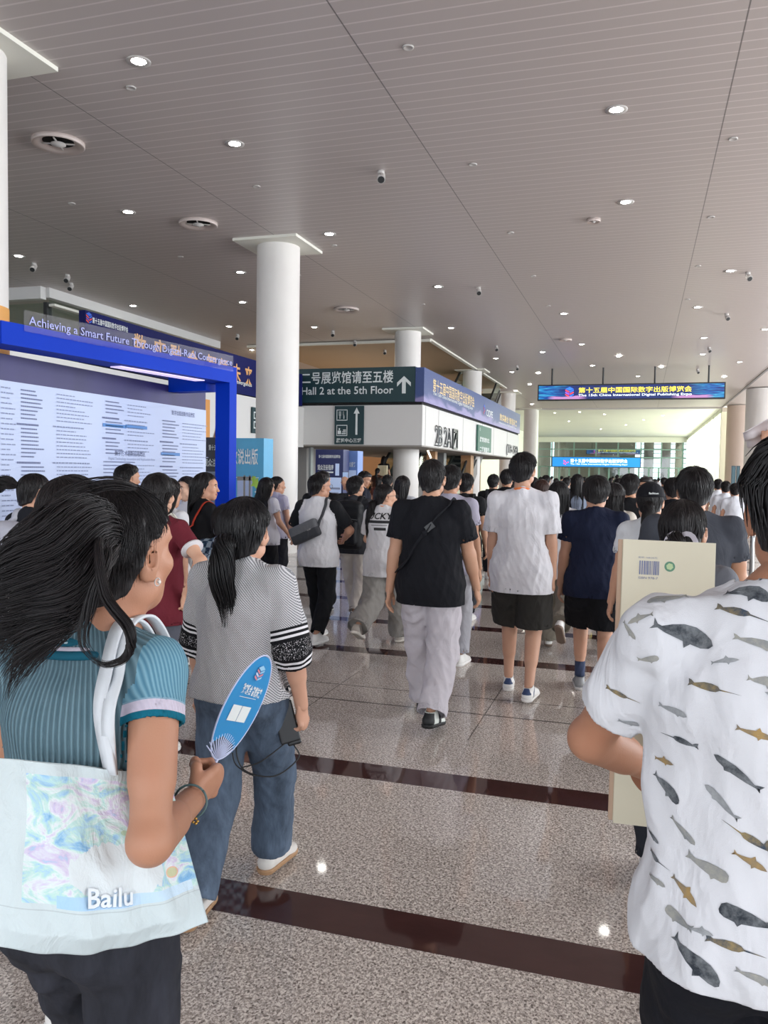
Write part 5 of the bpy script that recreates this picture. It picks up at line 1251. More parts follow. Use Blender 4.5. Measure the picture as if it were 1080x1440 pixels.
# --- distant crowd towards the doors: a few figures repeated
TOPS = [('d9d9dc', 'crew'), ('16171b', 'crew'), ('8f9bb0', 'crew'), ('e6e4df', 'crew'), ('2b3348', 'crew'), ('5d6a58', 'crew'), ('b9b2a8', 'crew'), ('3a3c42', 'crew')]
NAMES = ['white', 'black', 'grey blue', 'off-white', 'dark blue', 'olive', 'beige', 'charcoal']
def hname(hk): return {'short': 'short black hair', 'long': 'long black hair', 'pony': 'a black ponytail', 'bowl': 'cropped black hair'}[hk]
protos = []
for i, (tc, _) in enumerate(TOPS):
    hk = ['short', 'short', 'long', 'pony', 'bowl', 'short', 'long', 'short'][i]; fem = hk in ('long', 'pony')
    protos.append((i, hk, fem))
crowd = [(797, 672, 17, 1), (870, 673, 15, 3), (851, 676, 20, 0), (828, 674, 22, 4), (768, 669, 16, 5), (752, 672, 20, 2), (737, 676, 24, 0), (812, 668, 13, 2), (782, 676, 26, 7), (803, 677, 30, 3), (840, 669, 27, 6), (859, 672, 32, 7), (822, 671, 36, 0), (879, 675, 24, 0), (893, 671, 28, 1), (907, 676, 19, 4), (921, 674, 26, 0), (934, 672, 22, 7), (760, 676, 33, 1), (745, 672, 38, 3), (790, 670, 42, 4), (835, 675, 44, 1), (868, 668, 40, 5), (900, 677, 34, 2), (915, 671, 40, 1), (943, 675, 30, 3), (730, 670, 30, 1), (776, 673, 48, 0), (810, 674, 50, 7), (848, 673, 54, 3), (883, 673, 50, 1), (926, 677, 46, 0), (765, 672, 58, 7), (800, 672, 62, 1), (830, 672, 66, 0), (862, 671, 60, 4), (895, 672, 64, 3), (950, 671, 36, 1), (723, 675, 19, 3), (714, 672, 26, 6), (856, 678, 11.5, 0), (890, 668, 12.5, 4)]
seen = set()
for n_, (px, top, Y, t) in enumerate(crowd):
    hk = protos[t][1]; fem = protos[t][2]; X, h = place(px, top, Y); h = min(max(h, 1.50), 1.80)
    near = 'nearest' if Y < 18 else ('middle' if Y < 34 else 'farthest')
    lab = 'person in %s top with %s in the %s rows of the crowd' % (NAMES[t], hname(hk), near); grp = 'people in %s tops with %s, %s rows of the distant crowd' % (NAMES[t], hname(hk), near)
    yaw = [0, 4, -6, 3, -3, 8, -9, 5][n_ % 8]
    if t not in seen:
        seen.add(t); make_person('crowd%d' % t, lab, X, Y, yaw=yaw, h=1.64 if fem else 1.72, female=fem, hair=hk, lod=2, res=.013, skin=SK, group=grp,
            top=dict(col=TOPS[t][0], fold=.004), bottom=dict(col=['24262c', '2b2d33', '3b4352', 'a7a39b', '1c1d20', '2f3238', '6b6a66', '22242a'][t]), shoe=('plain', 'dcdad6', 'dcdad6', 'e8e6e2'), hairseed=2)
        PEOPLE['crowd%d' % t].root.scale = (h/(1.64 if fem else 1.72),)*3
    else: copy_person('', 'crowd%d' % t, lab, X, Y, yaw, h/(1.64 if fem else 1.72), grp)
# --- three attendants in white shirts
for i, (px, top, Y, l) in enumerate(((1010, 674, 17.0, 'leftmost of the three attendants in white shirts and black skirts'), (1021, 677, 15.5, 'middle one of the three attendants in white shirts and black skirts'), (1034, 680, 14.2, 'rightmost of the three attendants, just behind the red belt'))):
    X, h = place(px, top, Y)
    if i == 0: make_person('staff', l, X, Y, h=1.6, female=True, hair='bun', lod=2, res=.011, top=dict(col='dfe2ea', hem=.93, sleeve=.6, fold=.004), bottom=dict(col='16171c'), shoe=('plain', '151515', '151515', '151515'), group='attendants in white shirts'); PEOPLE['staff'].root.scale = (h/1.6,)*3
    else: copy_person('', 'staff', l, X, Y, -3, h/1.6, 'attendants in white shirts')
# --- people around the entrance and escalator
def esc_person(key, label, px, py_top, Y, **kw):
    h = kw.pop('h', 1.62); best = min((abs(at(px, py_top, y).z-h-(math.floor((y-26.5)/.36)*.207+.12)), y) for y in [26.7+i*.04 for i in range(220)]); Y = best[1]; a = at(px, py_top, Y)
    p = make_person(key, label, a.x, Y, h=h, lod=2, res=.012, **kw); p.root.location.z = math.floor((Y-26.5)/.36)*.207+.12; return p
W_ = walk = lambda a, b, za=.085, zb=.085: ((a, za), (b, zb))
P_('x1', 'man in black tee with a grey backpack standing near the gate panel', 694, 668, 12.5, hair='short', lod=2, res=.010, top=dict(col='17181c'), bottom=dict(col='22242a'), skin=SK)
bagpack('', 'dark grey backpack on the man near the gate panel', '2b2d31', PEOPLE['x1'], res=.012)
P_('x2', 'man in plain black tee right of the grey backpack man', 713, 661, 10.9, hair='short', lod=2, res=.010, top=dict(col='121216'), bottom=dict(col='2a2a30'), skin='b98e72')
P_('e1', 'man with glasses in dark top bending his head by the kiosks', 511, 664, 12.5, yaw=-70, hair='short', lod=2, res=.010, top=dict(col='1c1f2c'), bottom=dict(col='2a2a30'), head=(-10, -20, 0), skin=SK, glasses=True)
P_('e2', 'woman with long black hair and pale shirt before the white column', 566, 676, 9.8, h=1.58, female=True, hair='long', lod=2, res=.010, top=dict(col='c9ccd4'), bottom=dict(col='33353c'), yaw=-8)
P_('e3', 'person with short dark hair and grey top queueing left of the long haired woman', 545, 669, 13.8, hair='bowl', lod=2, res=.010, top=dict(col='6f7077'), bottom=dict(col='2a2a30'), yaw=10)
P_('e4', 'person in brown patterned top stepping onto the escalator', 533, 672, 19, female=True, hair='pony', lod=2, res=.012, top=dict(col='6b3f35'), bottom=dict(col='4a2f2c'))
esc_person('e5', 'rider in dark dress carrying a pale bag high up on the escalator', 540, 641, 30.2, female=True, hair='long', top=dict(col='1d1b1e'), bottom=dict(col='18181a'))
esc_person('e6', 'rider in brown top on the lower steps of the escalator', 531, 656, 28.4, female=True, hair='pony', top=dict(col='5a3a30'), bottom=dict(col='2c2224'))
pe = PEOPLE['e5'].root.location; b_ = pe+v3(.02, -.2, 1.25); o = MB().box((-.17, -.05, 0), (.17, .05, .36)).build('tote_bag', cloth('e6d9b8', 'canvas')); o.location = (b_.x, b_.y, b_.z-.3); tag(o, 'pale yellow tote bag on the back of the upper escalator rider', 'tote bag')
# --- right cluster
P_('ab', 'heavy man in black tee standing left of the capped woman', 886, 668, 8.3, wide=1.2, hair='short', lod=1, res=.009, top=dict(col='141519'), bottom=dict(col='1d1e22'), skin='b98e72', yaw=-6)
P_('ag', 'man in the crowd looking back over his shoulder', 909, 672, 10.2, yaw=160, hair='short', lod=2, res=.010, top=dict(col='2c2a2c'), bottom=dict(col='232326'), skin=SK)
P_('ac', 'man in black tee right of the woman with the dark cap', 947, 673, 9.0, hair='short', lod=1, res=.010, top=dict(col='17181d'), bottom=dict(col='232326'), skin=SK)
P_('ah', 'woman with straight hair and beige shirt beside the navy polo man', 864, 684, 7.6, h=1.56, female=True, hair='bob', lod=1, res=.009, top=dict(col='c9c2b8'), bottom=dict(col='3a3a40'), yaw=-10)
P_('ai', 'woman with long brown hair left of the khaki trousered woman', 762, 676, 10.0, female=True, hair='long', haircol='3a2620', lod=1, res=.009, top=dict(col='332b2a'), bottom=dict(col='2a2a2e'), yaw=5)
P_('aa', 'woman in white top with a dark cap and ponytail', 916, 681, 5.6, female=True, hair='pony', res=.008, top=dict(col='d8dade', sleeve=.6), bottom=dict(col='3c4656'), yaw=8, head=(-12, 0, 0))
p = PEOPLE['aa']; cp = empty('cap', p.root.location); cp.rotation_euler = p.root.rotation_euler; tag(cp, 'dark cap with small white lettering worn by the woman with the ponytail', 'cap')
def cap_obj():
    V = Vol((-.12, -.14, -.02), (.12, .22, .15), .005); cap_vol(V, .010); V.half((0, 0, .035), (0, .0, -1)); V.ell((0, .13, .045), (.065, .07, .008), k=.01); return V.nets()
Pq, Fq, _ = cap_obj(); o = link('crown', raw_mesh('crown', relax(Pq, Fq, 1), Fq, [cloth('15161c', 'twill')]), cp); o.matrix_local = Matrix.Translation(p.headc)@p.headR.to_4x4()
mb = MB(); text_to(mb, 'fashion', .02, p.headc+v3(-.03, -.131, .062), (1, 0, 0), (0, .25, 1), M_signwhite, bold=.02, width=.06, height=.014); mb.build('cap_lettering', None, cp)
P_('y', 'broad man in dark grey tee behind the woman holding no bag', 977, 661, 4.75, wide=1.25, hair='short', hairscale=1.05, res=.008, top=dict(col='43464e', sleeve=.6), bottom=dict(col='24262b'), skin='b98e72', yaw=4)
PEOPLE['y'].root['label'] = 'broad man in dark grey tee behind the cream box'
P_('z', 'woman with a low ponytail and white hair ribbon right behind the cream box', 962, 706, 3.3, female=True, hair='pony', res=.008, top=dict(col='6d7078'), bottom=dict(col='2a2c33'), yaw=-5, head=(-8, 0, 0))
p = PEOPLE['z']; mb = MB()
for s_ in (-1, 1): ribbon(mb, bez(p.headc+v3(0, -.135, .0), p.headc+v3(s_*.05, -.16, .03), p.headc+v3(s_*.07, -.17, -.05), p.headc+v3(s_*.05, -.18, -.13), 10), .018, .002, (0, .3, 1))
mb.build('hair_ribbon', cloth('c9c4cc', 'satin', .5), p.root)
# --- middle distance, left
P_('s', 'man with spiky black hair at the exhibitor list', 178, 655, 6.1, hair='short', res=.009, top=dict(col='d5d3d0'), bottom=dict(col='3a3d46'), yaw=0, head=(-25, 0, 0), skin=SK)
P_('l', 'woman with long wavy black hair and white top walking with her arm bent', 374, 673, 9.2, female=True, hair='wavy', res=.0085, top=dict(col='cfcdd6'), bottom=dict(col='17171b', kind='straight'), arms=(dict(), dict(w=(.26, .16, .98))), yaw=-15, shoe=('plain', '1b1b1d', '1b1b1d', '1b1b1d'))
P_('m', 'woman with tied black hair and lavender shirt behind the wavy haired one', 389, 671, 10.0, female=True, hair='bun', res=.0085, top=dict(col='b6b2c4'), bottom=dict(col='23232a'), yaw=-15, head=(-30, 0, 0))
P_('k', 'man in black photographing the kiosk with a raised phone', 453, 664, 8.9, hair='short', res=.008, top=dict(col='17181b', sleeve=.6), bottom=dict(col='8f8d8c'), arms=(down(-1), dict(w=(.20, .28, 1.58), p=(1, -.2, -.6))), legs=W_(.12, -.1), shoe=('plain', '232326', '232326', 'c9c9c9'), head=(-20, 0, 0), grip=(None, dict(curl=.9, thumb='g', dir=(-.1, .15, 1), palm=(-.2, .9, 0))), skin=SK)
p = PEOPLE['k']; W = p.root.matrix_basis@(p.arms[1][2]+v3(-.02, .06, .09)); ph = empty('phone', W, 0); tag(ph, 'dark phone held up by the man in black', 'phone')
MB().box((-.037, -.005, -.075), (.037, .005, .075)).build('phone_body', plain('phone_black', '111216', .25), ph); MB().box((-.034, -.0065, -.071), (.034, -.005, .071)).build('screen', emit('phone_screen', '8fa6c8', .5), ph)
P_('q', 'smiling long haired woman in white tee facing the camera', 264, 672, 7.4, yaw=165, female=True, hair='longface', lod=1, res=.0085, top=dict(col='dadbe0'), bottom=dict(col='2b3348'), skin='dcb79f', lanyard='3f7fd0', head=(-4, 0, 0))
P_('r', 'long haired woman in black tee looking right with a phone in hand', 287, 667, 6.3, yaw=-35, female=True, hair='longface', res=.008, top=dict(col='141417', sleeve=.75, ease=.03), bottom=dict(col='33363d'), skin='d2a68c', head=(-38, 0, 0), arms=(down(-1), dict(w=(.20, .27, 1.03), p=(.4, -1, -.3))))
P_('p', 'long haired girl in white tee and black trousers with her side to the list', 236, 675, 5.6, female=True, hair='long', haircol='1d1615', res=.008, top=dict(col='dfdfe2', sleeve=.5), bottom=dict(col='14161f', kind='straight'), legs=W_(.25, -.28, .085, .11), shoe=('panel', 'e4e2df', '2a2a2c', 'f0eeea'), yaw=-8, arms=(down(-1, .23, .1), down(1, .25, -.05)))
# --- checked shirt
P_('n', 'short person in blue checked shirt mostly hidden behind the grey knit top', 321, 712, 4.4, hair='bowl', res=.008, top=dict(col='a9c4d6', kind='check', sleeve=.7, ease=.035), bottom=dict(col='3d424c', kind='shorts', hem=.85), arms=(dict(w=(-.30, .05, .82)), down(1)), skin=SK, legs=W_(.15, -.1))
# --- maroon polo
P_('o', 'woman in maroon polo with white trim, hand on her hip', 221, 669, 4.1, female=True, hair='bob', res=.0065, top=dict(col='6c2430', sleeve=.62, ease=.024, collar='d9d3d6', sease=.02), bottom=dict(col='5a5c66', kind='straight'), arms=(down(-1), dict(w=(.235, -.06, 1.02), p=(1, -.5, 0))), yaw=4, skin='d3a98f', legs=W_(.1, -.12), grip=(None, dict(curl=.9, dir=(-.15, .1, -1), palm=(-1, .2, 0))))
p = PEOPLE['o']; mb = MB(); S, E, _w = p.arms[1]; B = S.lerp(E, .62); d = (E-S).normalized()
tube(mb, [B-d*.012, B+d*.004], [.038+.026, .038+.028], None, 20); mb.build('sleeve_trim', cloth('e2dde0', 'rib'), p.root, True)
st = empty('tote_bag', p.root.location); st.rotation_euler = p.root.rotation_euler; tag(st, 'beige tote bag hanging behind the maroon polo woman on a cream strap', 'tote bag')
mb = MB(); sp = catmull([(-.16, -.19, .98), (-.10, -.16, 1.10), (-.01, -.14, 1.22), (.07, -.09, 1.34), (.10, -.0, 1.40), (.095, .09, 1.32), (-.05, .14, 1.15)], 6); ribbon(mb, sp[:6]+snap(p, sp[6:]), .028, .004, (.8, 0, .5)); mb.build('strap', cloth('e4e3d6', 'canvas'), st, True)
V = Vol((-.42, -.32, .55), (.1, -.08, 1.05), .008); V.box((-.17, -.185, .82), (.16, .035, .17), .03); V.folds(.012, 18, 2); Pq, Fq, _ = V.nets(); link('bag_body', raw_mesh('bag', relax(Pq, Fq, 1), Fq, [cloth('bfb7ac', 'canvas')]), st)
# --- glasses woman with wind-blown pony tail and white rucksack
P_('t', 'woman in glasses with a wind blown ponytail and pale backpack', 47, 668, 4.3, female=True, hair='ponywind', res=.007, top=dict(col='1b1c22', sleeve=.5), bottom=dict(col='2c2d33'), yaw=-6, head=(-22, 0, 0), glasses=True, skin='d0a58b')
bagpack('', 'pale grey backpack on the woman with glasses', 'b9b9c4', PEOPLE['t'], .30, .42, .14, 1.18, 'c9c9d2', .007)
# --- backpack man, lucky shirt woman, raglan man
P_('i', 'man with black backpack and cream joggers', 500, 671, 8.5, hair='short', res=.007, top=dict(col='34353a', sleeve=.9, ease=.028), bottom=dict(col='cbc3b9', kind='jogger', hem=.02, ease=.028), legs=((.28, .085), (-.22, .12)), shoe=('panel', 'dedbd8', '35373c', 'f0eeea'), head=(-18, 0, 0), skin=SK, arms=(down(-1, .24, .1), dict(w=(.26, .2, 1.0))))
bagpack('', 'large black backpack worn over the grey jacket', '15161a', PEOPLE['i'], .32, .50, .17, 1.17, '1d1e22', .008)
P_('h', 'woman in printed white tee with long ponytail and loose silver trousers', 541, 682, 7.35, female=True, hair='halfpony', res=.006, top=dict(col='d6d4d6', sleeve=.75, ease=.045, hem=.76, sease=.03, fold=.008), bottom=dict(col='97938e', kind='wide', hem=-.02, ease=.035, fold=.012), legs=((-.34, .22), (.22, .085)), shoe=('panel', 'cfc8c0', 'b4aaa0', 'ddd6cc'), head=(-42, 0, 0), glasses=True, lanyard='e88a3c', skin='d3a98f', yaw=-10, arms=(dict(w=(-.2, .25, 1.05)), dict(w=(.2, .25, 1.05))))
P_('j', 'man in white tee with black raglan sleeves wearing a grey sling bag', 449, 668, 7.25, wide=1.04, hair='short', res=.006, top=dict(col='d9d8dc', scol='17181c', sleeve=.80, ease=.034, sease=.026, collar='222226', hem=.80), bottom=dict(col='111216', kind='straight', ease=.02), legs=((.22, .085), (-.20, .11)), shoe=('plain', 'dddbd8', 'dddbd8', 'efedea'), head=(-34, 0, 0), glasses=True, skin='bd9279', yaw=-4, arms=(dict(w=(-.16, .20, 1.06), p=(-1, -.5, -.2)), dict(w=(.17, .26, 1.08), p=(1, -.5, -.3))))
p = PEOPLE['j']; sb = empty('sling_bag', p.root.location); sb.rotation_euler = p.root.rotation_euler; tag(sb, 'two tone grey sling bag across the back of the raglan tee', 'sling bag')
R = np.array(Euler((0, math.radians(-24), 0)).to_matrix())
V = Vol((-.28, -.30, .88), (.18, -.10, 1.28), .006); V.box((-.045, -.20, 1.07), (.15, .04, .085), .025, R=R); Pq, Fq, _ = V.nets(); cc = Pq[Fq].mean(1); zz = (cc-np.array([-.045, 0, 1.07]))@R[:, 2]
link('bag_body', raw_mesh('bag', Pq, Fq, [cloth('3b3d42', 'nylon', .5), cloth('66686c', 'nylon2', .5)], (zz > 0).astype(int)), sb)
mb = MB(); sp = catmull([(.085, -.19, 1.13), (.12, -.165, 1.28), (.125, -.09, 1.41), (.11, .0, 1.44), (.09, .10, 1.38), (-.05, .16, 1.2), (-.16, .10, 1.08), (-.175, -.05, 1.02), (-.17, -.17, 1.01)], 6); ribbon(mb, sp[:3]+snap(p, sp[3:-4])+sp[-4:], .03, .005, (1, 0, .2)); mb.build('strap', cloth('4a4c50', 'nylon'), sb, True)
mb = MB(); text_to(mb, 'mobi', .02, (0, -.246, 1.09), (.91, 0, .4), (-.4, 0, .91), M_ring, width=.04, height=.012); mb.build('bag_lettering', None, sb)
# --- man behind the black tee man, small-backpack man
P_('v', 'man in lavender tee and pale trousers hidden behind the black tee man', 634, 656, 6.7, hair='short', res=.008, top=dict(col='aeaabb', sleeve=.6), bottom=dict(col='a8a7ad', ease=.02), legs=W_(-.05, .12), skin='b98e72', arms=(down(-1), down(1, .27, .03)))
P_('w', 'man in black tee with a small black backpack right of the black tee man', 655, 667, 9.0, hair='short', res=.008, top=dict(col='1a1b1f', sleeve=.55), bottom=dict(col='33343a'), skin=SK, legs=W_(.1, -.12))
bagpack('', 'small black backpack on the man between the two nearer men', '101114', PEOPLE['w'], .22, .32, .10, 1.22)
P_('g', 'woman with very long black hair, white top and khaki trousers, one foot lifted', 786, 679, 7.6, female=True, hair='long', haircol='141214', res=.007, top=dict(col='d5d5da', sleeve=.7, ease=.05, hem=.78), bottom=dict(col='8e877a', kind='wide', ease=.02, hem=.0), legs=((.26, .085), (-.42, .34)), shoe=('plain', 'e6e4e0', 'e6e4e0', '7c6a5c'), skin='d3a98f', arms=(dict(w=(-.2, .2, .98)), down(1, .24, -.05)))
# --- navy polo, white tee, black tee
P_('f', 'man in navy polo with red collar stripe and black shorts', 839, 677, 6.25, h=1.62, wide=1.08, hair='bowl', hairscale=1.04, res=.006, top=dict(col='151c33', sleeve=.60, ease=.026, collar='1a2038', hem=.80, fold=.009), bottom=dict(col='101014', kind='shorts', hem=.84, ease=.034), legs=((.16, .085), (-.22, .12)), shoe=('panel', '6f7173', '8c8e90', 'c9c9c9'), sock=('3c4660', .13), skin='c09880', yaw=2)
p = PEOPLE['f']; mb = MB(); n = p.neck; tube(mb, [(.0665*math.cos(a), n.y+.010+.0665*math.sin(a), n.z-.001-.016*max(0, math.sin(a))) for a in [i*2*PI/36 for i in range(37)]], .003, None, 6); mb.build('collar_stripe', plain('stripe_red', 'b5333f', .6), p.root, True)
P_('e', 'man in white tee with orange lanyard and charcoal shorts', 737, 640, 6.05, wide=1.06, hair='short', hairscale=1.06, res=.0055, top=dict(col='e2e1e6', sleeve=.78, ease=.035, sease=.032, hem=.76, fold=.011), bottom=dict(col='302e2b', fold=.007, kind='shorts', hem=.93, ease=.036), legs=((.14, .085), (-.17, .10)), shoe=('stripe', 'e8e6e3', '2d3f66', 'efece8'), lanyard='f0803a', skin='c89f86', head=(-14, 0, 0), arms=(down(-1, .22, .02, .84), down(1, .22, .02, .84)))
P_('d', 'man in black tee with a black sling strap and light grey trousers', 608, 649, 5.2, wide=1.16, hair='crop', hairscale=1.06, res=.0055, top=dict(col='14151b', sleeve=.66, ease=.032, sease=.028, hem=.80, fold=.010), bottom=dict(col='c2bcc2', fold=.011, kind='straight', ease=.022, hem=.0, shape=(.072, .064)), legs=((.22, .085), (-.26, .13)), shoe=('panel', 'dfe3dc', '141618', '101214'), skin='c39a80', glasses=True, arms=(down(-1, .26, -.04, .82), down(1, .27, .14, .88)), yaw=-1)
p = PEOPLE['d']; sl2 = empty('sling_bag', p.root.location); tag(sl2, 'black sling strap with a buckle crossing the back of the black tee', 'sling strap')
sw_ = p.w
mb = MB(); ribbon(mb, snap(p, catmull([(.15, .12, 1.34), (.145, .03, 1.45), (.13, -.075, 1.43), (.07, -.150, 1.36), (-.03, -.170, 1.22), (-.14, -.155, 1.08), (-.225, -.04, .99), (-.2, .10, 1.0)], 8), .007), .040, .007, (.6, 0, .8)); mb.build('strap', cloth('1d1e24', 'nylon'), sl2, True)
bq = snap(p, [(.035, -.16, 1.30)]*3, .016)[1]; bo = MB().box((-.03, -.006, -.02), (.03, .006, .02)).build('buckle', plain('buckle_black', '2c2d30', .35), sl2); bo.location = bq; bo.rotation_euler = (0, math.radians(-38), 0)
# shirt prints
def shirt_print(p, items, name='print', lift=.003):
    """wrap flat lettering onto the back of the shirt, ray by ray"""
    dg = bpy.context.evaluated_depsgraph_get(); bv = BVHTree.FromObject(p.shirt, dg); mb = MB()
    for V, F, m in items:
        Q = []
        for v in V:
            h_ = bv.ray_cast(Vector((v[0], -.6, v[2])), Vector((0, 1, 0))); Q.append((h_[0]+h_[1]*lift) if h_[0] else Vector((v[0], -.15, v[2])))
        mb.add(Q, F, m)
    o = mb.build(name, None, p.root); absorb(p.shirt, o); return p.shirt
def flat_text(s, w_, hh, x, z, bold=.02, sub=1):
    V, F = text_mesh(s, .1, bold); V = V.copy(); V[:, 0] = (V[:, 0]-V[:, 0].min())/(V[:, 0].max()-V[:, 0].min())*w_+x; V[:, 1] = (V[:, 1]-V[:, 1].min())/(V[:, 1].max()-V[:, 1].min())*hh+z
    return np.stack([V[:, 0], V[:, 0]*0, V[:, 1]], 1), F
p = PEOPLE['h']; IB = plain('print_black', '1b1b1f', .6); its = [(*flat_text('LUCKY', .26, .06, -.13, 1.20), IB)]
for (x0, x1, z0, z1) in ((-.10, .12, 1.165, 1.19), (-.05, .10, 1.145, 1.15), (-.02, .09, 1.10, 1.125)): its.append((np.array([(x0+(x1-x0)*i/8, 0, z) for z in (z0, z1) for i in range(9)]), [(i, i+1, i+10, i+9) for i in range(8)], IB))
shirt_print(p, its)
p = PEOPLE['r']; W2 = plain('print_white', 'cfcfd2', .6); shirt_print(p, [(*flat_text('we are', .09, .015, -.12, 1.26), W2), (*flat_text('the Book', .14, .018, -.13, 1.22), W2), (*flat_text('together', .16, .018, -.15, 1.18), W2)])
# bag of the woman in black
rt = empty('tote_bag', p.root.location); rt.rotation_euler = p.root.rotation_euler; tag(rt, 'white tote bag with faint lettering on a red strap', 'tote bag')
V = Vol((-.1, -.42, .6), (.4, -.1, 1.15), .008); V.box((.12, -.22, .90), (.15, .03, .18), .025); V.folds(.010, 18, 5); Pq, Fq, _ = V.nets(); link('bag_body', raw_mesh('bag', relax(Pq, Fq, 1), Fq, [cloth('d3d1cd', 'canvas')]), rt)
mb = MB(); sp = catmull([(.06, -.21, 1.06), (.08, -.17, 1.16), (.10, -.13, 1.26), (.12, -.06, 1.36), (.125, .01, 1.38), (.12, .09, 1.3), (.16, .09, 1.05)], 6); ribbon(mb, sp[:6]+snap(p, sp[6:]), .03, .004, (1, 0, 0)); mb.build('strap', cloth('c8452f', 'canvas'), rt, True)
mb = MB(); text_to(mb, '数字出版', .03, (.12, -.262, .92), (1, 0, 0), (0, 0, 1), plain('olive_print', '8d8c68', .6), bold=.02, width=.12, height=.03); mb.build('bag_lettering', None, rt)
# ---------------------------------------------------------------- visitors right in front of the camera
def loc_(p, px, py, Y): return at(px, py, Y)-v3(p[0], p[1], 0)
def banded(name, base, bands, kind='rib', vert=None):
    """knit with horizontal bands measured along a mesh attribute 'band' (metres from the cuff)"""
    m = N(name); a = m.n('Attribute', attribute_name='band').outputs['Fac']; col = srgb(base) if isinstance(base, str) else base; out = None; co = m.obj()
    c = col
    for lo, hi, cc in bands:
        f = m.math('MULTIPLY', m.math('GREATER_THAN', a, lo), m.math('LESS_THAN', a, hi)); c = m.mix(f, c, srgb(cc))
    fold = m.n('TexNoise', {'Vector': m.scaled(co, (9, 9, 4)), 'Scale': 1.0, 'Detail': 3.0}); m.set(color=c, rough=.85, spec=.2, normal=m.bump(fold.outputs[0], .4, .02)); return m, c
# --- whale shirt ------------------------------------------------------------
CX, CY = .215, 1.44
hC = at(1106, 618, CY).z
lw = at(925, 1085, CY+.30)-v3(CX, CY, 0)
c_ = make_person('c', 'man in white tee printed with whales, close at the right edge of the picture', CX, CY, h=hC, wide=1.03, hair='short', hairscale=1.05, haircol='161315', res=.0045, handres=.0028, skin='b08268',
    top=dict(col='dcdde2', sleeve=.64, ease=.030, sease=.020, hem=.885, fold=.009, collar='dcdde2', collar_h=.016, vneck=.0), bottom=dict(col='15161d', kind='straight', ease=.02), legs=W_(.14, -.12), headoff=(.035, 0), shoe=('plain', '2a2a2c', '2a2a2c', 'dddddd'),
    arms=(dict(w=lw, abs=1, p=(-1.0, -.35, -.35)), down(1, .26, .0)), grip=(dict(curl=.8, thumb='g', dir=(.5, .35, .3), palm=(.5, .2, .8)), None))
def whale(kind):
    """side outlines, length 1, facing +u; returns list of (polygon, material key)"""
    body = {'hump': [(.5, -.02), (.46, .05), (.36, .11), (.2, .16), (0, .15), (-.2, .09), (-.36, .02), (-.43, .03), (-.5, .10), (-.48, .0), (-.53, -.06), (-.42, -.02), (-.3, -.05), (-.1, -.06), (.05, -.07), (.1, -.15), (.18, -.08), (.35, -.09), (.46, -.07)],
            'long': [(.5, .0), (.44, .055), (.3, .08), (.1, .085), (-.15, .06), (-.35, .015), (-.44, .05), (-.5, .06), (-.46, .0), (-.5, -.05), (-.4, -.02), (-.2, -.045), (.1, -.06), (.2, -.09), (.24, -.055), (.4, -.045)],
            'nar': [(.62, .0), (.2, .02), (.15, .055), (.0, .075), (-.15, .07), (-.35, .025), (-.43, .06), (-.5, .07), (-.47, .0), (-.5, -.05), (-.4, -.015), (-.2, -.04), (.0, -.05), (.12, -.04), (.2, -.005)],
            'dol': [(.5, -.01), (.42, .03), (.3, .07), (.12, .09), (.04, .17), (-.04, .085), (-.25, .04), (-.4, .02), (-.5, .07), (-.47, .0), (-.5, -.07), (-.4, -.02), (-.2, -.04), (.05, -.06), (.1, -.12), (.16, -.06), (.35, -.05)],
            'bel': [(.5, .02), (.47, .10), (.38, .14), (.2, .13), (-.05, .09), (-.3, .03), (-.43, .06), (-.5, .11), (-.47, .01), (-.52, -.06), (-.4, -.03), (-.15, -.07), (.1, -.09), (.16, -.14), (.22, -.09), (.4, -.07), (.48, -.03)]}[kind]
    return body
WC = {'dark': ('33383f', '83878b'), 'grey': ('85888b', 'a7a59c'), 'ochre': ('a5895a', '77726a'), 'blue': ('3f4c5c', 'a08c60'), 'pale': ('a3a6a9', '85888b')}
def whale_mat(k):
    key = 'whale_'+k
    if key in MATS: return MATS[key]
    m = N(key); nz = m.n('TexNoise', {'Vector': m.obj(), 'Scale': 38.0, 'Detail': 4.0, 'Roughness': .7}); a, b = WC[k]
    m.set(color=m.mix(m.ramp(nz.outputs[0], [(.35, (0, 0, 0, 1)), (.68, (1, 1, 1, 1))]), srgb(a), srgb(b)), rough=.85, spec=.2); MATS[key] = m.m; return m.m
bpy.context.view_layer.update()
dg = bpy.context.evaluated_depsgraph_get(); bv = BVHTree.FromObject(c_.shirt, dg); eye = Vector((0, 0, EYE)); off = v3(CX, CY, 0)
wm = MB()
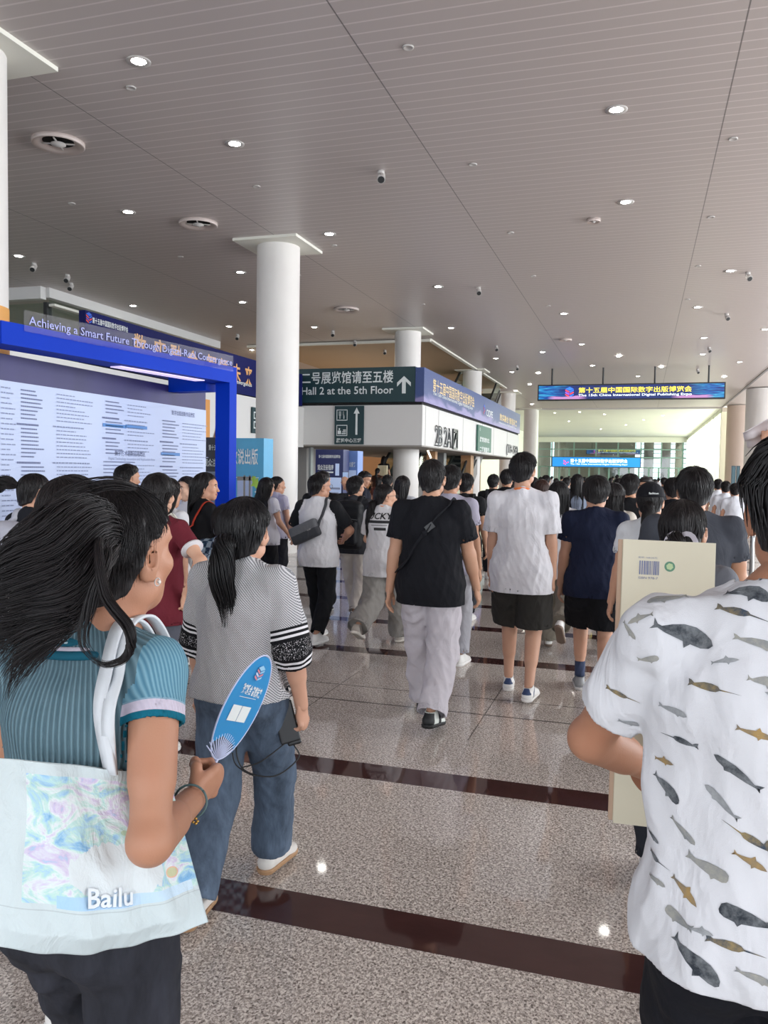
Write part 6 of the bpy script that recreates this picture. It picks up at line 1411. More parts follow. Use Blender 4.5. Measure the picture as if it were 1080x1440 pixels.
def add_whale(px, py, length, ang, kind, col, flip=False):
    """length and place on the cloth; the print is wrapped on the shirt back"""
    d = Vector(ray(px, py)); d.normalize(); h_ = bv.ray_cast(eye-off, d)
    if not h_[0]: return
    c, n = h_[0], h_[1]; up = Vector((0, 0, 1)); u = up.cross(n).normalized()
    if u.dot(Vector((1, 0, 0))) < 0: u = -u
    v = n.cross(u).normalized()
    if v.z < 0: v = -v
    L_ = length*(c+off-eye).length/F_PX; ca, sa = math.cos(math.radians(ang)), math.sin(math.radians(ang)); poly = whale(kind)
    pts = []
    for (x, y) in poly:
        if flip: x = -x
        y = y*1.3; X_, Y_ = (x*ca-y*sa)*L_, (x*sa+y*ca)*L_
        q = c+u*X_+v*Y_+n*.05; r_ = bv.ray_cast(q, -n); pts.append((r_[0]+r_[1]*.0016) if r_[0] and (r_[0]-q).length < .12 else q-n*.048)
    k = len(pts); cen = [sum(p_[i] for p_ in pts)/k for i in range(3)]
    # subdivided strip between upper and lower outline so that it follows the folds
    mid = []
    for (x, y) in poly:
        if flip: x = -x
        X_, Y_ = (x*ca)*L_*.9, (x*sa)*L_*.9; q = c+u*X_+v*Y_+n*.05; r_ = bv.ray_cast(q, -n); mid.append((r_[0]+r_[1]*.0018) if r_[0] and (r_[0]-q).length < .12 else q-n*.048)
    V = pts+mid; wm.add(V, [(i, (i+1) % k, k+(i+1) % k, k+i) for i in range(k)], whale_mat(col))
WH = [(927, 804, 90, -8, 'dol', 'ochre', 1), (938, 843, 52, 28, 'hump', 'grey', 1), (958, 893, 76, -18, 'hump', 'dark', 0), (1050, 834, 60, -6, 'hump', 'dark', 0), (1040, 862, 64, -4, 'nar', 'blue', 0), (1066, 905, 60, -14, 'long', 'grey', 0), (1000, 968, 62, -2, 'nar', 'blue', 0), (947, 999, 44, -8, 'long', 'pale', 0), (957, 1041, 52, -4, 'nar', 'dark', 1), (1063, 1033, 44, -14, 'dol', 'ochre', 0),
      (934, 1070, 34, 3, 'dol', 'ochre', 0), (937, 1108, 48, -30, 'hump', 'dark', 0), (1037, 1087, 66, -32, 'long', 'dark', 1), (1015, 1128, 54, -36, 'long', 'pale', 1), (960, 1168, 42, -36, 'long', 'grey', 0), (1055, 1180, 58, -26, 'nar', 'blue', 1), (1055, 1212, 42, -24, 'dol', 'ochre', 0), (995, 1220, 54, -16, 'bel', 'grey', 0), (918, 1175, 26, -25, 'long', 'dark', 0), (922, 1207, 38, -10, 'nar', 'dark', 0), (921, 1237, 30, -8, 'long', 'grey', 0),
      (963, 1253, 44, -32, 'dol', 'ochre', 0), (956, 1293, 42, -8, 'bel', 'grey', 1), (1052, 1293, 62, -10, 'bel', 'dark', 1), (1030, 1332, 60, -6, 'nar', 'blue', 0), (975, 1355, 66, -32, 'hump', 'dark', 0), (1062, 1375, 44, -14, 'long', 'grey', 0), (911, 927, 30, 10, 'bel', 'grey', 0), (873, 977, 44, -18, 'nar', 'blue', 0), (884, 1016, 28, -10, 'bel', 'pale', 0), (884, 886, 34, -35, 'long', 'grey', 0), (1000, 815, 36, -5, 'long', 'pale', 0), (1075, 960, 40, -10, 'hump', 'grey', 0), (900, 870, 40, 30, 'dol', 'grey', 1), (1020, 930, 34, 10, 'dol', 'pale', 0), (985, 1310, 30, 0, 'dol', 'pale', 0)]
for a in WH: add_whale(*a)
for i, (px, py) in enumerate([(1120, 870), (1180, 900), (1240, 870), (1110, 990), (1170, 1020), (1230, 980), (1130, 1100), (1190, 1130), (1240, 1080), (1110, 1200), (1170, 1230), (1120, 1310), (1190, 1330), (1140, 1390), (1230, 1190), (1290, 930), (1240, 1280)]):
    add_whale(px, py, 44+(i*13) % 26, -8-(i*17) % 30, ('hump', 'long', 'nar', 'dol', 'bel')[i % 5], ('dark', 'grey', 'blue', 'ochre', 'pale')[(i*3) % 5], i % 2)
absorb(c_.shirt, wm.build('whale_print', None, c_.root))
# cream boxes under his arm
TL, TR, BL2 = at(877, 758, CY+.42), at(1007, 764, CY+.44), at(903, 1160, CY+.36)
u = (TR-TL); Wb = u.length; u.normalize(); vv = (BL2-TL); Hb = vv.length; vv = -(vv-u*vv.dot(u)).normalized(); nn = u.cross(vv).normalized(); Rm = Matrix((u, vv, nn)).transposed()
def box_book(name, lab, offn, thick, col, dx=0):
    root = empty(name, TL+nn*offn+u*dx); root.rotation_euler = Rm.to_euler(); tag(root, lab, 'box'); M_ = plain(name+col, col, .6, vs=3)
    mb = MB().box((0, -Hb, -thick), (Wb, 0, -thick+.0025)).box((0, -Hb, -.0025), (Wb, 0, 0)); mb.build('cover', M_, root)
    MB().box((.002, -Hb+.003, -thick+.0025), (Wb-.003, -.003, -.0025)).build('pages', plain('page_edge', 'cfc4ae', .8), root); return root
bk = box_book('picture_book', 'large cream boxed book with barcode and round green emblem under the arm of the whale tee man', 0, .02, 'd9d2bb')
bk['label'] = 'large cream boxed book with barcode and round green emblem, held upright'
mb = MB(); r5 = random.Random(5); x = .035
while x < .075:
    w_ = r5.choice([.0012, .0018, .0026]); mb.box((x, -.075, 0), (x+w_, -.045, .0006), M_ink); x += w_+r5.choice([.0012, .002])
mb.build('barcode', None, bk)
mb = MB(); mb.cyl((.098, -.055, 0), (.098, -.055, .0007), .011, n=28, m=plain('emblem_green', '5e8d73', .6)); mb.cyl((.098, -.055, .0007), (.098, -.055, .0010), .0075, n=6, m=plain('emblem_light', 'b9cf9f', .6)); mb.build('emblem', None, bk)
mb = MB(); text_to(mb, '定价 168.00元', .01, (.032, -.038, .0008), (1, 0, 0), (0, 1, 0), M_ink, width=.04, height=.004); text_to(mb, 'ISBN 978-7', .01, (.034, -.082, .0008), (1, 0, 0), (0, 1, 0), M_ink, width=.04, height=.005); mb.build('small_print', None, bk)
bk2 = box_book('picture_book', 'second cream book stacked behind the barcode book, only its reddish edge showing', -.022, .02, 'c9ab93', -.008)
# person with the raised paper
px_ = at(1190, 640, 2.7); hw = at(1088, 650, 2.55)-v3(px_.x, 2.7, 0)
make_person('up', 'person beyond the right edge raising a folded white sheet above the crowd', px_.x, 2.7, h=1.63, female=True, hair='bob', res=.008, top=dict(col='2a2b30'), bottom=dict(col='2a2c33'), arms=(dict(w=hw, abs=1, p=(.6, .6, -1)), down(1)), grip=(dict(curl=.7, dir=(0, .1, 1), palm=(0, 1, 0)), None))
q0, q1, q2, q3 = at(1044, 609, 2.55), at(1095, 580, 2.5), at(1100, 622, 2.62), at(1052, 628, 2.66)
mb = MB(); G = 8; V = []
for i in range(G+1):
    for j in range(G+1):
        a, b = i/G, j/G; V.append(q0.lerp(q1, a).lerp(q3.lerp(q2, a), b)+v3(0, -.02*math.sin(a*9)*math.sin(b*3), .006*math.sin(b*12)))
mb.add(V, [(i*(G+1)+j, (i+1)*(G+1)+j, (i+1)*(G+1)+j+1, i*(G+1)+j+1) for i in range(G) for j in range(G)], plain('paper_white', 'e6dfe2', .5)); o = mb.build('paper_sheet', None, None, True); md = o.modifiers.new('thickness', 'SOLIDIFY'); md.thickness = .002
tag(o, 'creased white sheet of paper held up at the right edge', 'paper')

# --- grey knit woman --------------------------------------------------------
BXp, BYp = at(343, 708, 2.75).x, 2.75; hB = at(343, 708, 2.75).z
rw = at(424, 992, BYp+.03)-v3(BXp, BYp, 0)
b_ = make_person('b', 'woman in grey dotted knit top with black striped cuffs and blue jeans', BXp, BYp, h=hB, wide=1.12, female=True, hair='pony', hairscale=1.12, haircol='131114', res=.005, handres=.0028, skin='cfa48c',
    top=dict(col='8f8f93', kind='herring', sleeve=1.25, ease=.030, sease=.026, hem=.93, fold=.008, scol='18181c', name='knit_top'), bottom=dict(col='4d5a6b', cloth='denim', kind='wide', ease=.018, hem=.03, shape=(.066, .070)), legs=((-.22, .10, .0), (.24, .10, -.07)), shoe=('logo', 'dfdad4', '2a2a2a', 'b08a66'),
    arms=(dict(w=(-.27, .10, .86), p=(-1, -.6, 0)), dict(w=rw, abs=1, p=(.8, -1, -.2))), grip=(None, dict(curl=.75, thumb='g', dir=(.05, .22, -1), palm=(-1, .1, -.1))), yaw=0)
for ch in list(b_.root.children):
    if ch.name.startswith('sleeves'): bpy.data.objects.remove(ch)
P, F, L = shirt_geo(b_, .005, .93, 1.25, .030, .026, fold=.008, seed=1); arm = (L[F] >= 1).sum(1) >= 2
mk, base = banded('striped_cuff', '141417', [])
S, E, W = b_.arms[1]
for i, (S, E, W) in enumerate(b_.arms):
    m_ = arm & ((L[F] == 1+i).sum(1) >= 2); ids = np.unique(F[m_]); re = np.full(len(P), -1); re[ids] = np.arange(len(ids)); Q = P[ids]
    end = E.lerp(W, .25); L1 = (E-S).length; L2 = (end-E).length; ax1 = np.array((E-S).normalized()); ax2 = np.array((end-E).normalized())
    t1 = (Q-np.array(S))@ax1; t2 = (Q-np.array(E))@ax2; band = np.where(t1 < L1*.92, L1-t1+L2, L2-t2)
    m2 = N('cuff_knit'); a = m2.n('Attribute', attribute_name='band').outputs['Fac']; co = m2.obj()
    sx = m2.n('SeparateXYZ', {0: co}); fr1 = m2.math('FRACT', m2.math('MULTIPLY', m2.math('ADD', sx.outputs[0], sx.outputs[2]), 125.0)); fr2 = m2.math('FRACT', m2.math('MULTIPLY', m2.math('SUBTRACT', m2.math('MULTIPLY', sx.outputs[2], 1.3), sx.outputs[0]), 125.0))
    knit = m2.mix(m2.math('MULTIPLY', m2.math('LESS_THAN', fr1, .5), m2.math('LESS_THAN', fr2, .72)), srgb('cfcfd2'), srgb('55575d'))
    c = m2.mix(m2.math('LESS_THAN', a, .145), knit, srgb('141418'))
    for lo, hi in ((.012, .022), (.032, .042), (.108, .117), (.127, .136)): c = m2.mix(m2.math('MULTIPLY', m2.math('GREATER_THAN', a, lo), m2.math('LESS_THAN', a, hi)), c, srgb('e8e6ea'))
    nz = m2.n('TexNoise', {'Vector': co, 'Scale': 260.0, 'Detail': 2.0}); sp = m2.math('MULTIPLY', m2.math('GREATER_THAN', nz.outputs[0], .60), m2.math('MULTIPLY', m2.math('GREATER_THAN', a, .055), m2.math('LESS_THAN', a, .095)))
    c = m2.mix(sp, c, srgb('c9c7cc')); fo = m2.n('TexNoise', {'Vector': m2.scaled(co, (10, 10, 6)), 'Scale': 1.0, 'Detail': 3.0}); m2.set(color=c, rough=.85, spec=.2, normal=m2.bump(fo.outputs[0], .5, .02))
    link('sleeve', raw_mesh('sleeve', Q, re[F[m_]], [m2.m], attrs={'band': band}), b_.root)
mb = MB(); n = b_.neck; r_ = .064
for dz, rr, cc in ((.006, .007, '18181c'), (-.004, .004, 'dedce0')):
    mb = MB(); tube(mb, [((r_+.006)*math.cos(a), n.y+.008+(r_+.004)*math.sin(a), n.z+dz-.014*max(0, math.sin(a))) for a in [i*2*PI/36 for i in range(37)]], rr, None, 8); mb.build('collar', cloth(cc, 'rib'), b_.root, True)
# hem band, jeans details
# phone with cable in her right hand
W = b_.arms[1][2]+b_.root.location; ph = empty('phone', W+v3(-.055, -.015, -.065)); ph.rotation_euler = (math.radians(-6), math.radians(-14), math.radians(28)); tag(ph, 'black power bank phone with a cable in the hand of the grey knit woman', 'phone')
ph['label'] = 'black phone with a hanging cable held low by the grey knit woman'
V = Vol((-.06, -.03, -.11), (.06, .03, .11), .003); V.box((0, 0, 0), (.038, .007, .078), .006); Pq, Fq, _ = V.nets(); link('phone_body', raw_mesh('phone', Pq, Fq, [plain('phone_case', '1a1a1e', .4)]), ph)
V = Vol((-.05, -.01, -.10), (.05, .05, -.0), .003); V.box((.012, .018, -.052), (.026, .009, .042), .006); Pq, Fq, _ = V.nets(); link('battery_pack', raw_mesh('bank', Pq, Fq, [plain('bank_black', '101013', .35)]), ph)
o0 = W+v3(-.03, .0, -.15); mb = MB()
tube(mb, catmull([o0, o0+v3(.02, 0, -.05), o0+v3(-.03, -.10, -.09), o0+v3(-.12, -.16, -.06), o0+v3(-.15, -.17, .02), o0+v3(-.12, -.16, .08)], 6), .0028, None, 6)
tube(mb, catmull([o0+v3(-.01, 0, .02), o0+v3(-.07, -.13, -.03), o0+v3(-.13, -.17, -.05), o0+v3(-.08, -.16, -.075), o0+v3(-.15, -.17, -.04), o0+v3(-.17, -.17, .03)], 6), .0026, None, 6)
cb = mb.build('charging_cable', plain('cable_black', '141416', .5), None, True); tag(cb, 'thin black charging cable dangling from the phone against the blue jeans', 'cable')

# --- teal knit woman --------------------------------------------------------
AX, AY = -.945, 1.24; hA = at(170, 692, 1.24).z
wA = at(270, 1125, 1.345)-v3(AX, AY, 0)
kn = N('teal_rib'); co = kn.obj(); sx = kn.n('SeparateXYZ', {0: co}); an = kn.math('ARCTAN2', sx.outputs[0], sx.outputs[1]); rib = kn.math('SINE', kn.math('MULTIPLY', an, 82.0)); r01 = kn.math('MULTIPLY_ADD', rib, .5, .5)
fz = kn.n('TexNoise', {'Vector': kn.scaled(co, (40, 40, 12)), 'Scale': 1.0, 'Detail': 3.0}); c = kn.mix(r01, srgb('3f5a66'), srgb('6d8b97')); c = kn.mix(kn.math('MULTIPLY', fz.outputs[0], .35), c, srgb('8aa3ad'))
kn.set(color=c, rough=.9, spec=.15, normal=kn.bump(kn.math('ADD', r01, kn.math('MULTIPLY', fz.outputs[0], .6)), .8, .006)); kn = kn.m
fist = dict(curl=1.25, thumb='g', dir=(.12, 1, .18), palm=(-.9, .12, .2))
a_ = make_person('a', 'woman with wind blown black hair in ribbed teal knit top, close at the left', AX, AY, h=hA, wide=1.0, female=True, hair='pony', haircol='1d191b', res=.0042, handres=.0025, skin='b98a70', hairscale=1.06, headoff=(.05, .0),
    head=(-9, 3, 0), top=dict(mat=kn, sleeve=.34, ease=.020, sease=.012, hem=.965, fold=.006, name='knit_top', smat=cloth('6fa3bd', 'rib')), bottom=dict(col='2b2c33', cloth='denim', kind='straight', ease=.016, fold=.009), legs=W_(.2, -.15), shoe=('plain', 'dcdad6', 'dcdad6', 'e8e6e2'),
    arms=(down(-1, .24, .05, .82), dict(w=wA, abs=1, e=at(211, 1184, 1.10)-v3(AX, AY, 0))), grip=(None, fist), curl=(.35, .35))
for ch in list(a_.root.children):
    if ch.name.startswith(('sleeves', 'hair')): bpy.data.objects.remove(ch)
P, F, L = shirt_geo(a_, .0042, .965, .34, .020, .012, fold=.006, seed=1); arm = (L[F] >= 1).sum(1) >= 2
for i, (S, E, W) in enumerate(a_.arms):
    m_ = arm & ((L[F] == 1+i).sum(1) >= 2); ids = np.unique(F[m_]); re = np.full(len(P), -1); re[ids] = np.arange(len(ids)); Q = P[ids]; B = S.lerp(E, .34); d = np.array((E-S).normalized()); band = -(Q-np.array(B))@d
    m2 = N('sleeve_knit'); at_ = m2.n('Attribute', attribute_name='band').outputs['Fac']; co = m2.obj(); sx = m2.n('SeparateXYZ', {0: co}); rb = m2.math('MULTIPLY_ADD', m2.math('SINE', m2.math('MULTIPLY', m2.math('ADD', sx.outputs[1], m2.math('MULTIPLY', sx.outputs[0], .4)), 900.0)), .5, .5)
    c = m2.mix(rb, srgb('55849b'), srgb('7ea9bb'))
    for lo, hi, cc in ((-1, .012, '17687f'), (.012, .030, 'cfc6d6'), (.030, .033, '8aa9bc')): c = m2.mix(m2.math('MULTIPLY', m2.math('GREATER_THAN', at_, lo), m2.math('LESS_THAN', at_, hi)), c, srgb(cc))
    m2.set(color=c, rough=.9, spec=.15, normal=m2.bump(rb, .5, .003)); link('sleeve', raw_mesh('sleeve', Q, re[F[m_]], [m2.m], attrs={'band': band}), a_.root)
n = a_.neck
for dz, r1, rr, cc in ((.014, .058, .012, '1d5f74'), (-.004, .074, .010, '1d5f74'), (-.015, .084, .005, 'cfc8d6'), (-.024, .090, .008, '1b6076')):
    mb = MB(); tube(mb, [((r1+.004)*math.cos(a), n.y+.006+(r1+.002)*math.sin(a), n.z+dz-.020*max(0, math.sin(a))) for a in [i*2*PI/40 for i in range(41)]], rr, None, 10); mb.build('collar', cloth(cc, 'rib'), a_.root, True)
mb = MB(); text_to(mb, 'omic', .02, (-.03, n.y-.083, n.z+.004), (1, .0, 0), (0, .35, 1), plain('collar_letters', 'b9d4de', .6), bold=.03, width=.06, height=.014); mb.build('collar_lettering', None, a_.root)
# hair, finer and blown to the left
def wpt(px, py, Y): return at(px, py, Y)-v3(AX, AY, 0)
def head_space(pts): return [tuple(a_.headR.inverted()@(Vector(q)-a_.headc)) for q in pts]
V = Vol((-.13, -.16, -.12), (.13, .13, .16), .0035); cap_vol(V, .005); V.folds(.002, 70, 4); parts = [V.nets()[:2]]
parts.append(cap_locks(2200, 11, .0009, e=.006, rough=.004, length=1.25, crown=(0, -.0))); parts.append(cap_locks(160, 12, .0006, e=.008, rough=.018, length=1.3, crown=(0, -.02)))
H2 = lambda pts: [tuple(q) for q in head_space(pts)]
T0 = wpt(150, 757, 1.17)
parts.append(tail_locks(1100, 3, .0009, H2([T0, wpt(112, 752, 1.10), wpt(66, 800, 1.05), wpt(14, 848, 1.02), wpt(-34, 885, 1.02)]), .056, .7))
parts.append(tail_locks(700, 4, .0009, H2([T0, wpt(120, 785, 1.08), wpt(84, 842, 1.04), wpt(44, 890, 1.03), wpt(6, 948, 1.04)]), .040, .7))
parts.append(tail_locks(120, 5, .0009, H2([T0, wpt(140, 780, 1.07), wpt(112, 840, 1.04), wpt(80, 880, 1.03), wpt(30, 930, 1.04), wpt(16, 985, 1.05)]), .014, .5))
parts.append(tail_locks(80, 6, .0009, H2([T0, wpt(140, 770, 1.05), wpt(150, 835, 1.02), wpt(182, 880, 1.01), wpt(178, 915, 1.01), wpt(150, 928, 1.01), wpt(125, 915, 1.02)]), .0065, .4))
parts.append(tail_locks(50, 7, .0008, H2([T0, wpt(150, 790, 1.05), wpt(128, 850, 1.02), wpt(120, 900, 1.01), wpt(152, 935, 1.0)]), .008, .5))
parts.append(tail_locks(40, 8, .0007, H2([wpt(190, 690, 1.2), wpt(150, 684, 1.15), wpt(100, 700, 1.1), wpt(50, 745, 1.05), wpt(-10, 790, 1.0)]), .012, 1.2))
hv, hf = join_geo(parts); ho = link('hair', raw_mesh('hair', hv, hf, [hair_mat('1d191b', .38)]), a_.root); ho.matrix_local = Matrix.Translation(a_.headc)@a_.headR.to_4x4()@Matrix.Scale(1.04, 4)
mb = MB(); tube(mb, [T0+v3(.012*math.cos(t), -.0, .012*math.sin(t)) for t in [i*PI/6 for i in range(13)]], .006, None, 6); mb.build('hair_tie', plain('hair_tie', '4a4652', .6), a_.root, True)
# earring
def hpA(x, y, z): return a_.headc+a_.headR@v3(x, y, z)
mb = MB(); tube(mb, [hpA(.083, .002+.007*math.cos(t), -.040+.007*math.sin(t)) for t in [i*PI/8 for i in range(17)]], .0011, M_ring, 6); e_ = hpA(.085, .004, -.040); mb.lathe([(.0005, -.0035), (.003, -.002), (.0035, 0), (.003, .002), (.0005, .0035)], e_, 12, plain('pearl', 'f0ece8', .15)); mb.build('earring', None, a_.root, True)
# bracelet with a charm
S, E, W = a_.arms[1]; d = (W-E).normalized(); x1 = d.orthogonal().normalized(); y1 = d.cross(x1); c0 = W-d*.012
mb = MB(); tube(mb, [c0+(x1*math.cos(t)+y1*math.sin(t))*.031 for t in [i*PI/16 for i in range(33)]], .0022, plain('bracelet', '5f7a7c', .6), 8); cch = c0+v3(.012, -.005, -.034)
for k in range(5): mb.lathe([(.0005, -.003), (.0035, 0), (.0005, .003)], cch+v3(.005*math.cos(k*1.256), .002, .005*math.sin(k*1.256)), 10, plain('charm_gold', 'c99a4a', .3, metal=.8))
mb.build('bracelet', None, a_.root, True)
# --- fan in her hand
hand = a_.root.location+W+d*.085; hand = Vector(hand)
F0 = at(303, 1072, hand.y+.03); F1 = at(374, 924, hand.y+.10); up = (F1-F0); Lf = up.length; up.normalize()
cF = F0.lerp(F1, .52); s0 = at(392, 968, hand.y+.17)-at(322, 1010, hand.y+.02); sd = (s0-up*s0.dot(up)); Wf = sd.length*1.02; sd.normalize(); nF = sd.cross(up).normalized()
if nF.dot(cF-eye) > 0: nF = -nF
Rf = Matrix((sd, up, sd.cross(up))).transposed(); zs = 1 if sd.cross(up).dot(nF) > 0 else -1
fan = empty('hand_fan', cF); fan.rotation_euler = Rf.to_euler(); tag(fan, 'blue oval paper fan with a white rim held by the teal knit woman', 'fan')
ea, eb = Wf*.5, Lf*.5
def oval(k, z, sx_=1.0, n=48): return [(ea*sx_*math.cos(2*PI*i/n)*k, eb*math.sin(2*PI*i/n)*k, z) for i in range(n)]
def blue_part(k):
    pts = [(x, y) for x, y, _ in oval(k, 0)]; c0 = (-.1*ea, -1.02*eb); rr = .48*eb
    out = []
    for x, y in pts:
        dx, dy = x-c0[0], y-c0[1]; L_ = math.hypot(dx, dy)
        out.append((x, y) if L_ > rr else (c0[0]+dx/L_*rr, c0[1]+dy/L_*rr) if L_ > 1e-6 else (x, y))
    return out
pts = blue_part(.965); mb = MB(); mb.add([(x, y, s_*.0008) for s_ in (-1, 1) for x, y in pts], [tuple(range(len(pts)-1, -1, -1)), tuple(range(len(pts), 2*len(pts)))]+[(i, (i+1) % len(pts), len(pts)+(i+1) % len(pts), len(pts)+i) for i in range(len(pts))], plain('fan_blue', '2f8fcb', .45)); mb.build('paper', None, fan)
M_fw = plain('fan_white', 'c9d2f0', .4); mb = MB(); tube(mb, oval(.985, 0)+[oval(.985, 0)[0]], .0018, M_fw, 6)
for k in range(15):
    a = math.radians(30+k*120/14); tube(mb, [(0, -1.0*eb, 0), (-.1*ea+.52*eb*math.cos(a), -1.02*eb+.52*eb*math.sin(a), 0)], .0013, M_fw, 5)
tube(mb, [(0, -.98*eb, 0), (0, -1.2*eb, 0)], .004, M_fw, 8); mb.build('ribs', None, fan, True)
mb = MB(); tube(mb, [(0, -1.12*eb, 0), (-.01, -1.62*eb, 0)], .0055, plain('bamboo', 'a9825a', .5), 10); mb.build('handle', None, fan, True)
z = zs*.0022; ur = (zs*1.0, 0, 0)
mb = MB()
text_to(mb, '数实融合 智领未来', .02, (-.50*ea*zs, .34*eb, z), (zs*1, -.05, 0), (0, 1, 0), M_signwhite, bold=.03, width=ea*1.15, height=.022)
for (x, y, s_) in ((-.30, -.12, .017), (.22, -.12, .017)): mb.add([(zs*(x*ea)+a*s_, y*eb+b*s_, z) for a, b in ((-1, -1), (1, -1), (1, 1), (-1, 1))], [(0, 1, 2, 3)], M_signwhite)
mb.box((-.45*ea, .18*eb, z-.0003), (.5*ea, .19*eb, z), M_signwhite); mb.build('printed_lines', None, fan)
lg = cube_logo(fan, cF, .017, (zs, 0, 0), (0, 1, 0), (0, 0, zs), [plain('fan_logo_a', '9fd0ee', .5), plain('fan_logo_b', 'e08a90', .5), plain('fan_logo_c', 'c9d8f0', .5)]); lg.location = (0, .66*eb, zs*.0002)

# --- tote bag on her shoulder
tb = empty('tote_bag', (0, 0, 0)); tag(tb, 'big white canvas tote with pastel print and Bailu lettering on the teal knit woman', 'tote bag')
def tote_pt(u, v, side):
    """u 0..1 left to right, v 0..1 bottom to top"""
    TLp, TRp, BLp, BRp = at(-6, 1066, .98), at(236, 1088, 1.235), at(-42, 1322, .93), at(292, 1296, 1.17)
    p_ = BLp.lerp(BRp, u).lerp(TLp.lerp(TRp, u), v); nrm = (TRp-TLp).cross(TLp-BLp).normalized()
    if nrm.dot(p_-eye) > 0: nrm = -nrm
    sag = -.036*(1-v)**3*math.sin(PI*min(1, max(0, u)))-.0
    bulge = .034*math.sin(PI*u)**.6*(1-v*.75)*math.sin(PI*min(1, v+.12))**.4
    fold = .007*math.sin(u*17+v*3.5)*(.25+.75*v)+.006*math.sin(u*7-v*9)+.004*math.sin(u*31+v*11)*(1-v)
    edge = min(1, 8*min(u, 1-u))*min(1, 10*v+.0)
    return p_+nrm*(side*(bulge+.004)*edge+(fold if side > 0 else fold*.6)*min(1, 5*min(u, 1-u)))+v3(0, 0, sag)+(nrm*side*.002), nrm
nu, nv = 96, 96; V = []; UV = []
for side in (1, -1):
    for i in range(nu+1):
        for j in range(nv+1): V.append(tuple(tote_pt(i/nu, j/nv, side)[0])); UV.append((i/nu, j/nv))
b0 = (nu+1)*(nv+1); Fq = []
for s_ in (0, 1):
    for i in range(nu):
        for j in range(nv):
            q = [s_*b0+i*(nv+1)+j, s_*b0+(i+1)*(nv+1)+j, s_*b0+(i+1)*(nv+1)+j+1, s_*b0+i*(nv+1)+j+1]; Fq.append(q if s_ == 0 else q[::-1])
for i in range(nu): Fq.append([i*(nv+1), b0+i*(nv+1), b0+(i+1)*(nv+1), (i+1)*(nv+1)])
for j in range(nv):
    Fq.append([j, j+1, b0+j+1, b0+j]); k = nu*(nv+1); Fq.append([k+j, b0+k+j, b0+k+j+1, k+j+1])
tm = N('tote_canvas'); au = tm.n('Attribute', attribute_name='bu').outputs['Fac']; av = tm.n('Attribute', attribute_name='bv').outputs['Fac']; cmb = tm.n('CombineXYZ', {0: au, 1: av, 2: 0.0}).outputs[0]
white = srgb('cdd9dc'); inp = tm.math('MULTIPLY', tm.math('GREATER_THAN', av, .24), tm.math('LESS_THAN', av, .93))
inp = tm.math('MULTIPLY', inp, tm.math('GREATER_THAN', au, .16))
nzz = tm.n('TexNoise', {'Vector': tm.n('Mapping', {'Vector': cmb, 'Scale': (5.5, 6.5, 1)}), 'Scale': 1.0, 'Detail': 4.0, 'Roughness': .6, 'Distortion': 1.4})
c1 = tm.ramp(nzz.outputs[0], [(.30, srgb('7fb2dc')), (.39, srgb('a9cfe6')), (.46, srgb('bfe0da')), (.53, srgb('dfe8ea')), (.64, srgb('d0c3e0')), (.72, srgb('9cc8e2'))])
vo = tm.n('TexVoronoi', {'Vector': tm.n('Mapping', {'Vector': cmb, 'Scale': (7, 8, 1)}), 'Scale': 1.0}); vs = tm.n('SeparateColor', {0: vo.outputs['Color']}); pet = tm.math('MULTIPLY', tm.math('LESS_THAN', vo.outputs['Distance'], .30), tm.math('GREATER_THAN', vs.outputs[0], .72)); c1 = tm.mix(tm.math('MULTIPLY', pet, .8), c1, srgb('e6ad84'))
pet = tm.math('MULTIPLY', tm.math('LESS_THAN', vo.outputs['Distance'], .34), tm.math('LESS_THAN', vs.outputs[0], .22)); c1 = tm.mix(tm.math('MULTIPLY', pet, .7), c1, srgb('8fc0e6'))
pet = tm.math('MULTIPLY', tm.math('LESS_THAN', vo.outputs['Distance'], .25), tm.math('GREATER_THAN', vs.outputs[1], .82)); c1 = tm.mix(tm.math('MULTIPLY', pet, .7), c1, srgb('b9cfa4'))
# white cloudlike spray where the middle of the print is
dx = tm.math('MULTIPLY', tm.math('SUBTRACT', au, .58), 3.6); dy = tm.math('MULTIPLY', tm.math('SUBTRACT', av, .40), 5.5); rr = tm.math('ADD', tm.math('MULTIPLY', dx, dx), tm.math('MULTIPLY', dy, dy)); n4 = tm.n('TexNoise', {'Vector': tm.n('Mapping', {'Vector': cmb, 'Scale': (26, 7, 1)}), 'Scale': 1.0, 'Detail': 4.0})
c1 = tm.mix(tm.math('LESS_THAN', tm.math('ADD', rr, tm.math('MULTIPLY', n4.outputs[0], .8)), 1.05), c1, srgb('dbe3e6'))
bar = tm.math('MULTIPLY', tm.math('MULTIPLY', tm.math('GREATER_THAN', av, .225), tm.math('LESS_THAN', av, .285)), tm.math('MULTIPLY', tm.math('GREATER_THAN', au, .30), tm.math('LESS_THAN', au, .97)))
col = tm.mix(inp, white, c1); col = tm.mix(bar, col, tm.mix(tm.math('SUBTRACT', au, .2), srgb('a5cdec'), srgb('dcebf4')))
seam = tm.math('LESS_THAN', tm.math('ABSOLUTE', tm.math('SUBTRACT', av, .21)), .003); col = tm.mix(tm.math('MULTIPLY', seam, .5), col, srgb('a9b4b8'))
wv = tm.n('TexNoise', {'Vector': tm.n('Mapping', {'Vector': cmb, 'Scale': (240, 240, 1)}), 'Scale': 1.0}); cr = tm.n('TexNoise', {'Vector': tm.n('Mapping', {'Vector': cmb, 'Scale': (9, 4, 1)}), 'Scale': 1.0, 'Detail': 4.0, 'Distortion': .6})
tm.set(color=col, rough=.8, spec=.2, normal=tm.bump(tm.math('ADD', cr.outputs[0], tm.math('MULTIPLY', wv.outputs[0], .03)), .6, .02))
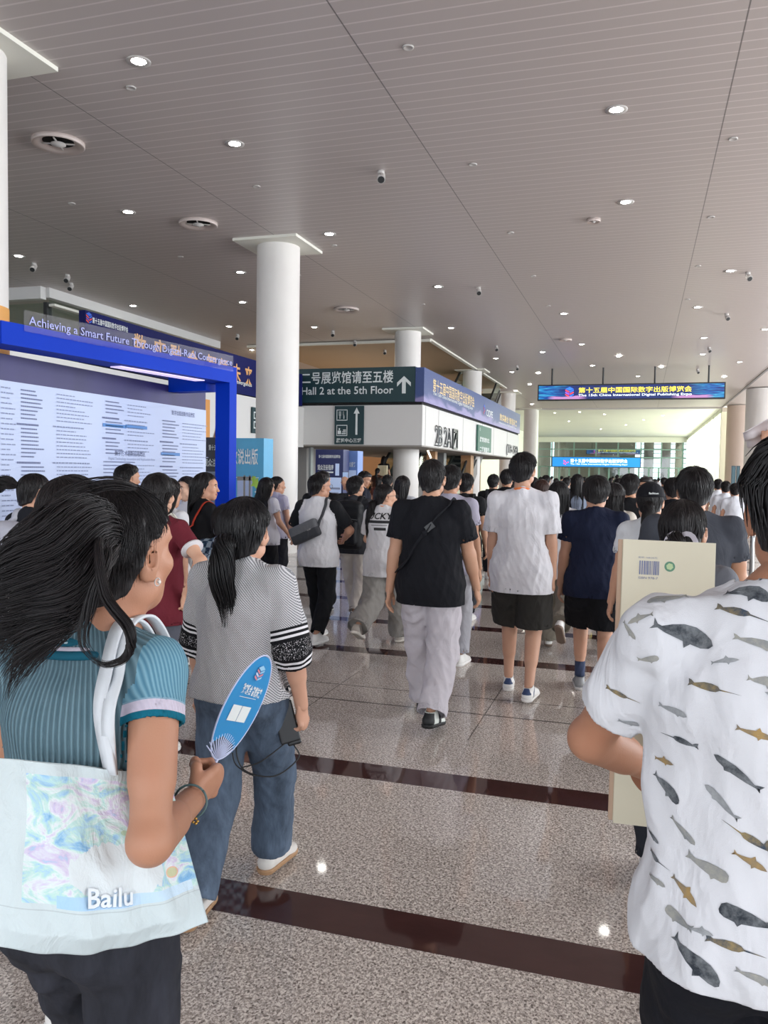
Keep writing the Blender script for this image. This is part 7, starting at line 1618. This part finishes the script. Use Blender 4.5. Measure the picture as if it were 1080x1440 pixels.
UV = np.array(UV); link('bag_body', raw_mesh('bag', np.array(V), np.array(Fq), [tm.m], attrs={'bu': UV[:, 0], 'bv': UV[:, 1]}), tb)
# lettering following the bag
V, Ft = text_mesh('Bailu', .1, .02); V = V.copy(); V[:, 0] = (V[:, 0]-V[:, 0].min())/(V[:, 0].max()-V[:, 0].min()); V[:, 1] = (V[:, 1]-V[:, 1].min())/(V[:, 1].max()-V[:, 1].min())
def lay(V, u0, u1, v0, v1, lift, slant=.0):
    out = []
    for x, y, _ in V:
        p_, nr = tote_pt(u0+(u1-u0)*x+slant*y, v0+(v1-v0)*y, 1); out.append(p_+nr*lift)
    return out
mb = MB(); mb.add(lay(V, .415, .625, .232, .325, .0025, .012), Ft, plain('bailu_blue', '7fa9d0', .6)); mb.add(lay(V, .412, .622, .237, .33, .0045, .012), Ft, plain('bailu_white', 'e6edf2', .6)); mb.build('lettering', None, tb)
# straps: over the right shoulder
shA = a_.root.location+a_.arms[1][0]
top = Vector((shA.x-.045, shA.y-.01, shA.z+.078))
for k, (u0, wd) in enumerate(((.60, .026), (.66, .024))):
    base = tote_pt(u0-.03*k, .97, 1 if k == 0 else -1)[0]; t2 = top+v3(.012*k, .03*k, 0)
    if k == 0: pts = [base, base.lerp(t2, .5)+v3(.0, -.055, -.01), t2+v3(.0, -.062, -.055), t2+v3(0, -.035, .0), t2+v3(0, 0, .008), t2+v3(.0, .05, -.02), t2+v3(.02, .085, -.12)]
    else: pts = [base, base.lerp(t2, .5)+v3(.02, -.085, -.01), t2+v3(.01, -.095, -.07), t2+v3(0, -.06, -.006), t2+v3(0, -.01, .012), t2+v3(0, .04, -.015), t2+v3(.02, .08, -.11)]
    mb = MB(); ribbon(mb, catmull(pts, 7), wd, .005, (1, -.15, .1)); mb.build('strap', cloth('dfe3e8', 'canvas'), tb, True)
# --- person just beyond her
P_('u', 'dark haired person in white top just beyond the wind blown hair', 100, 676, 2.1, hair='bob', female=True, res=.007, top=dict(col='dcdcd8', sleeve=.6), bottom=dict(col='4a4656'), yaw=5, head=(-15, 0, 0))
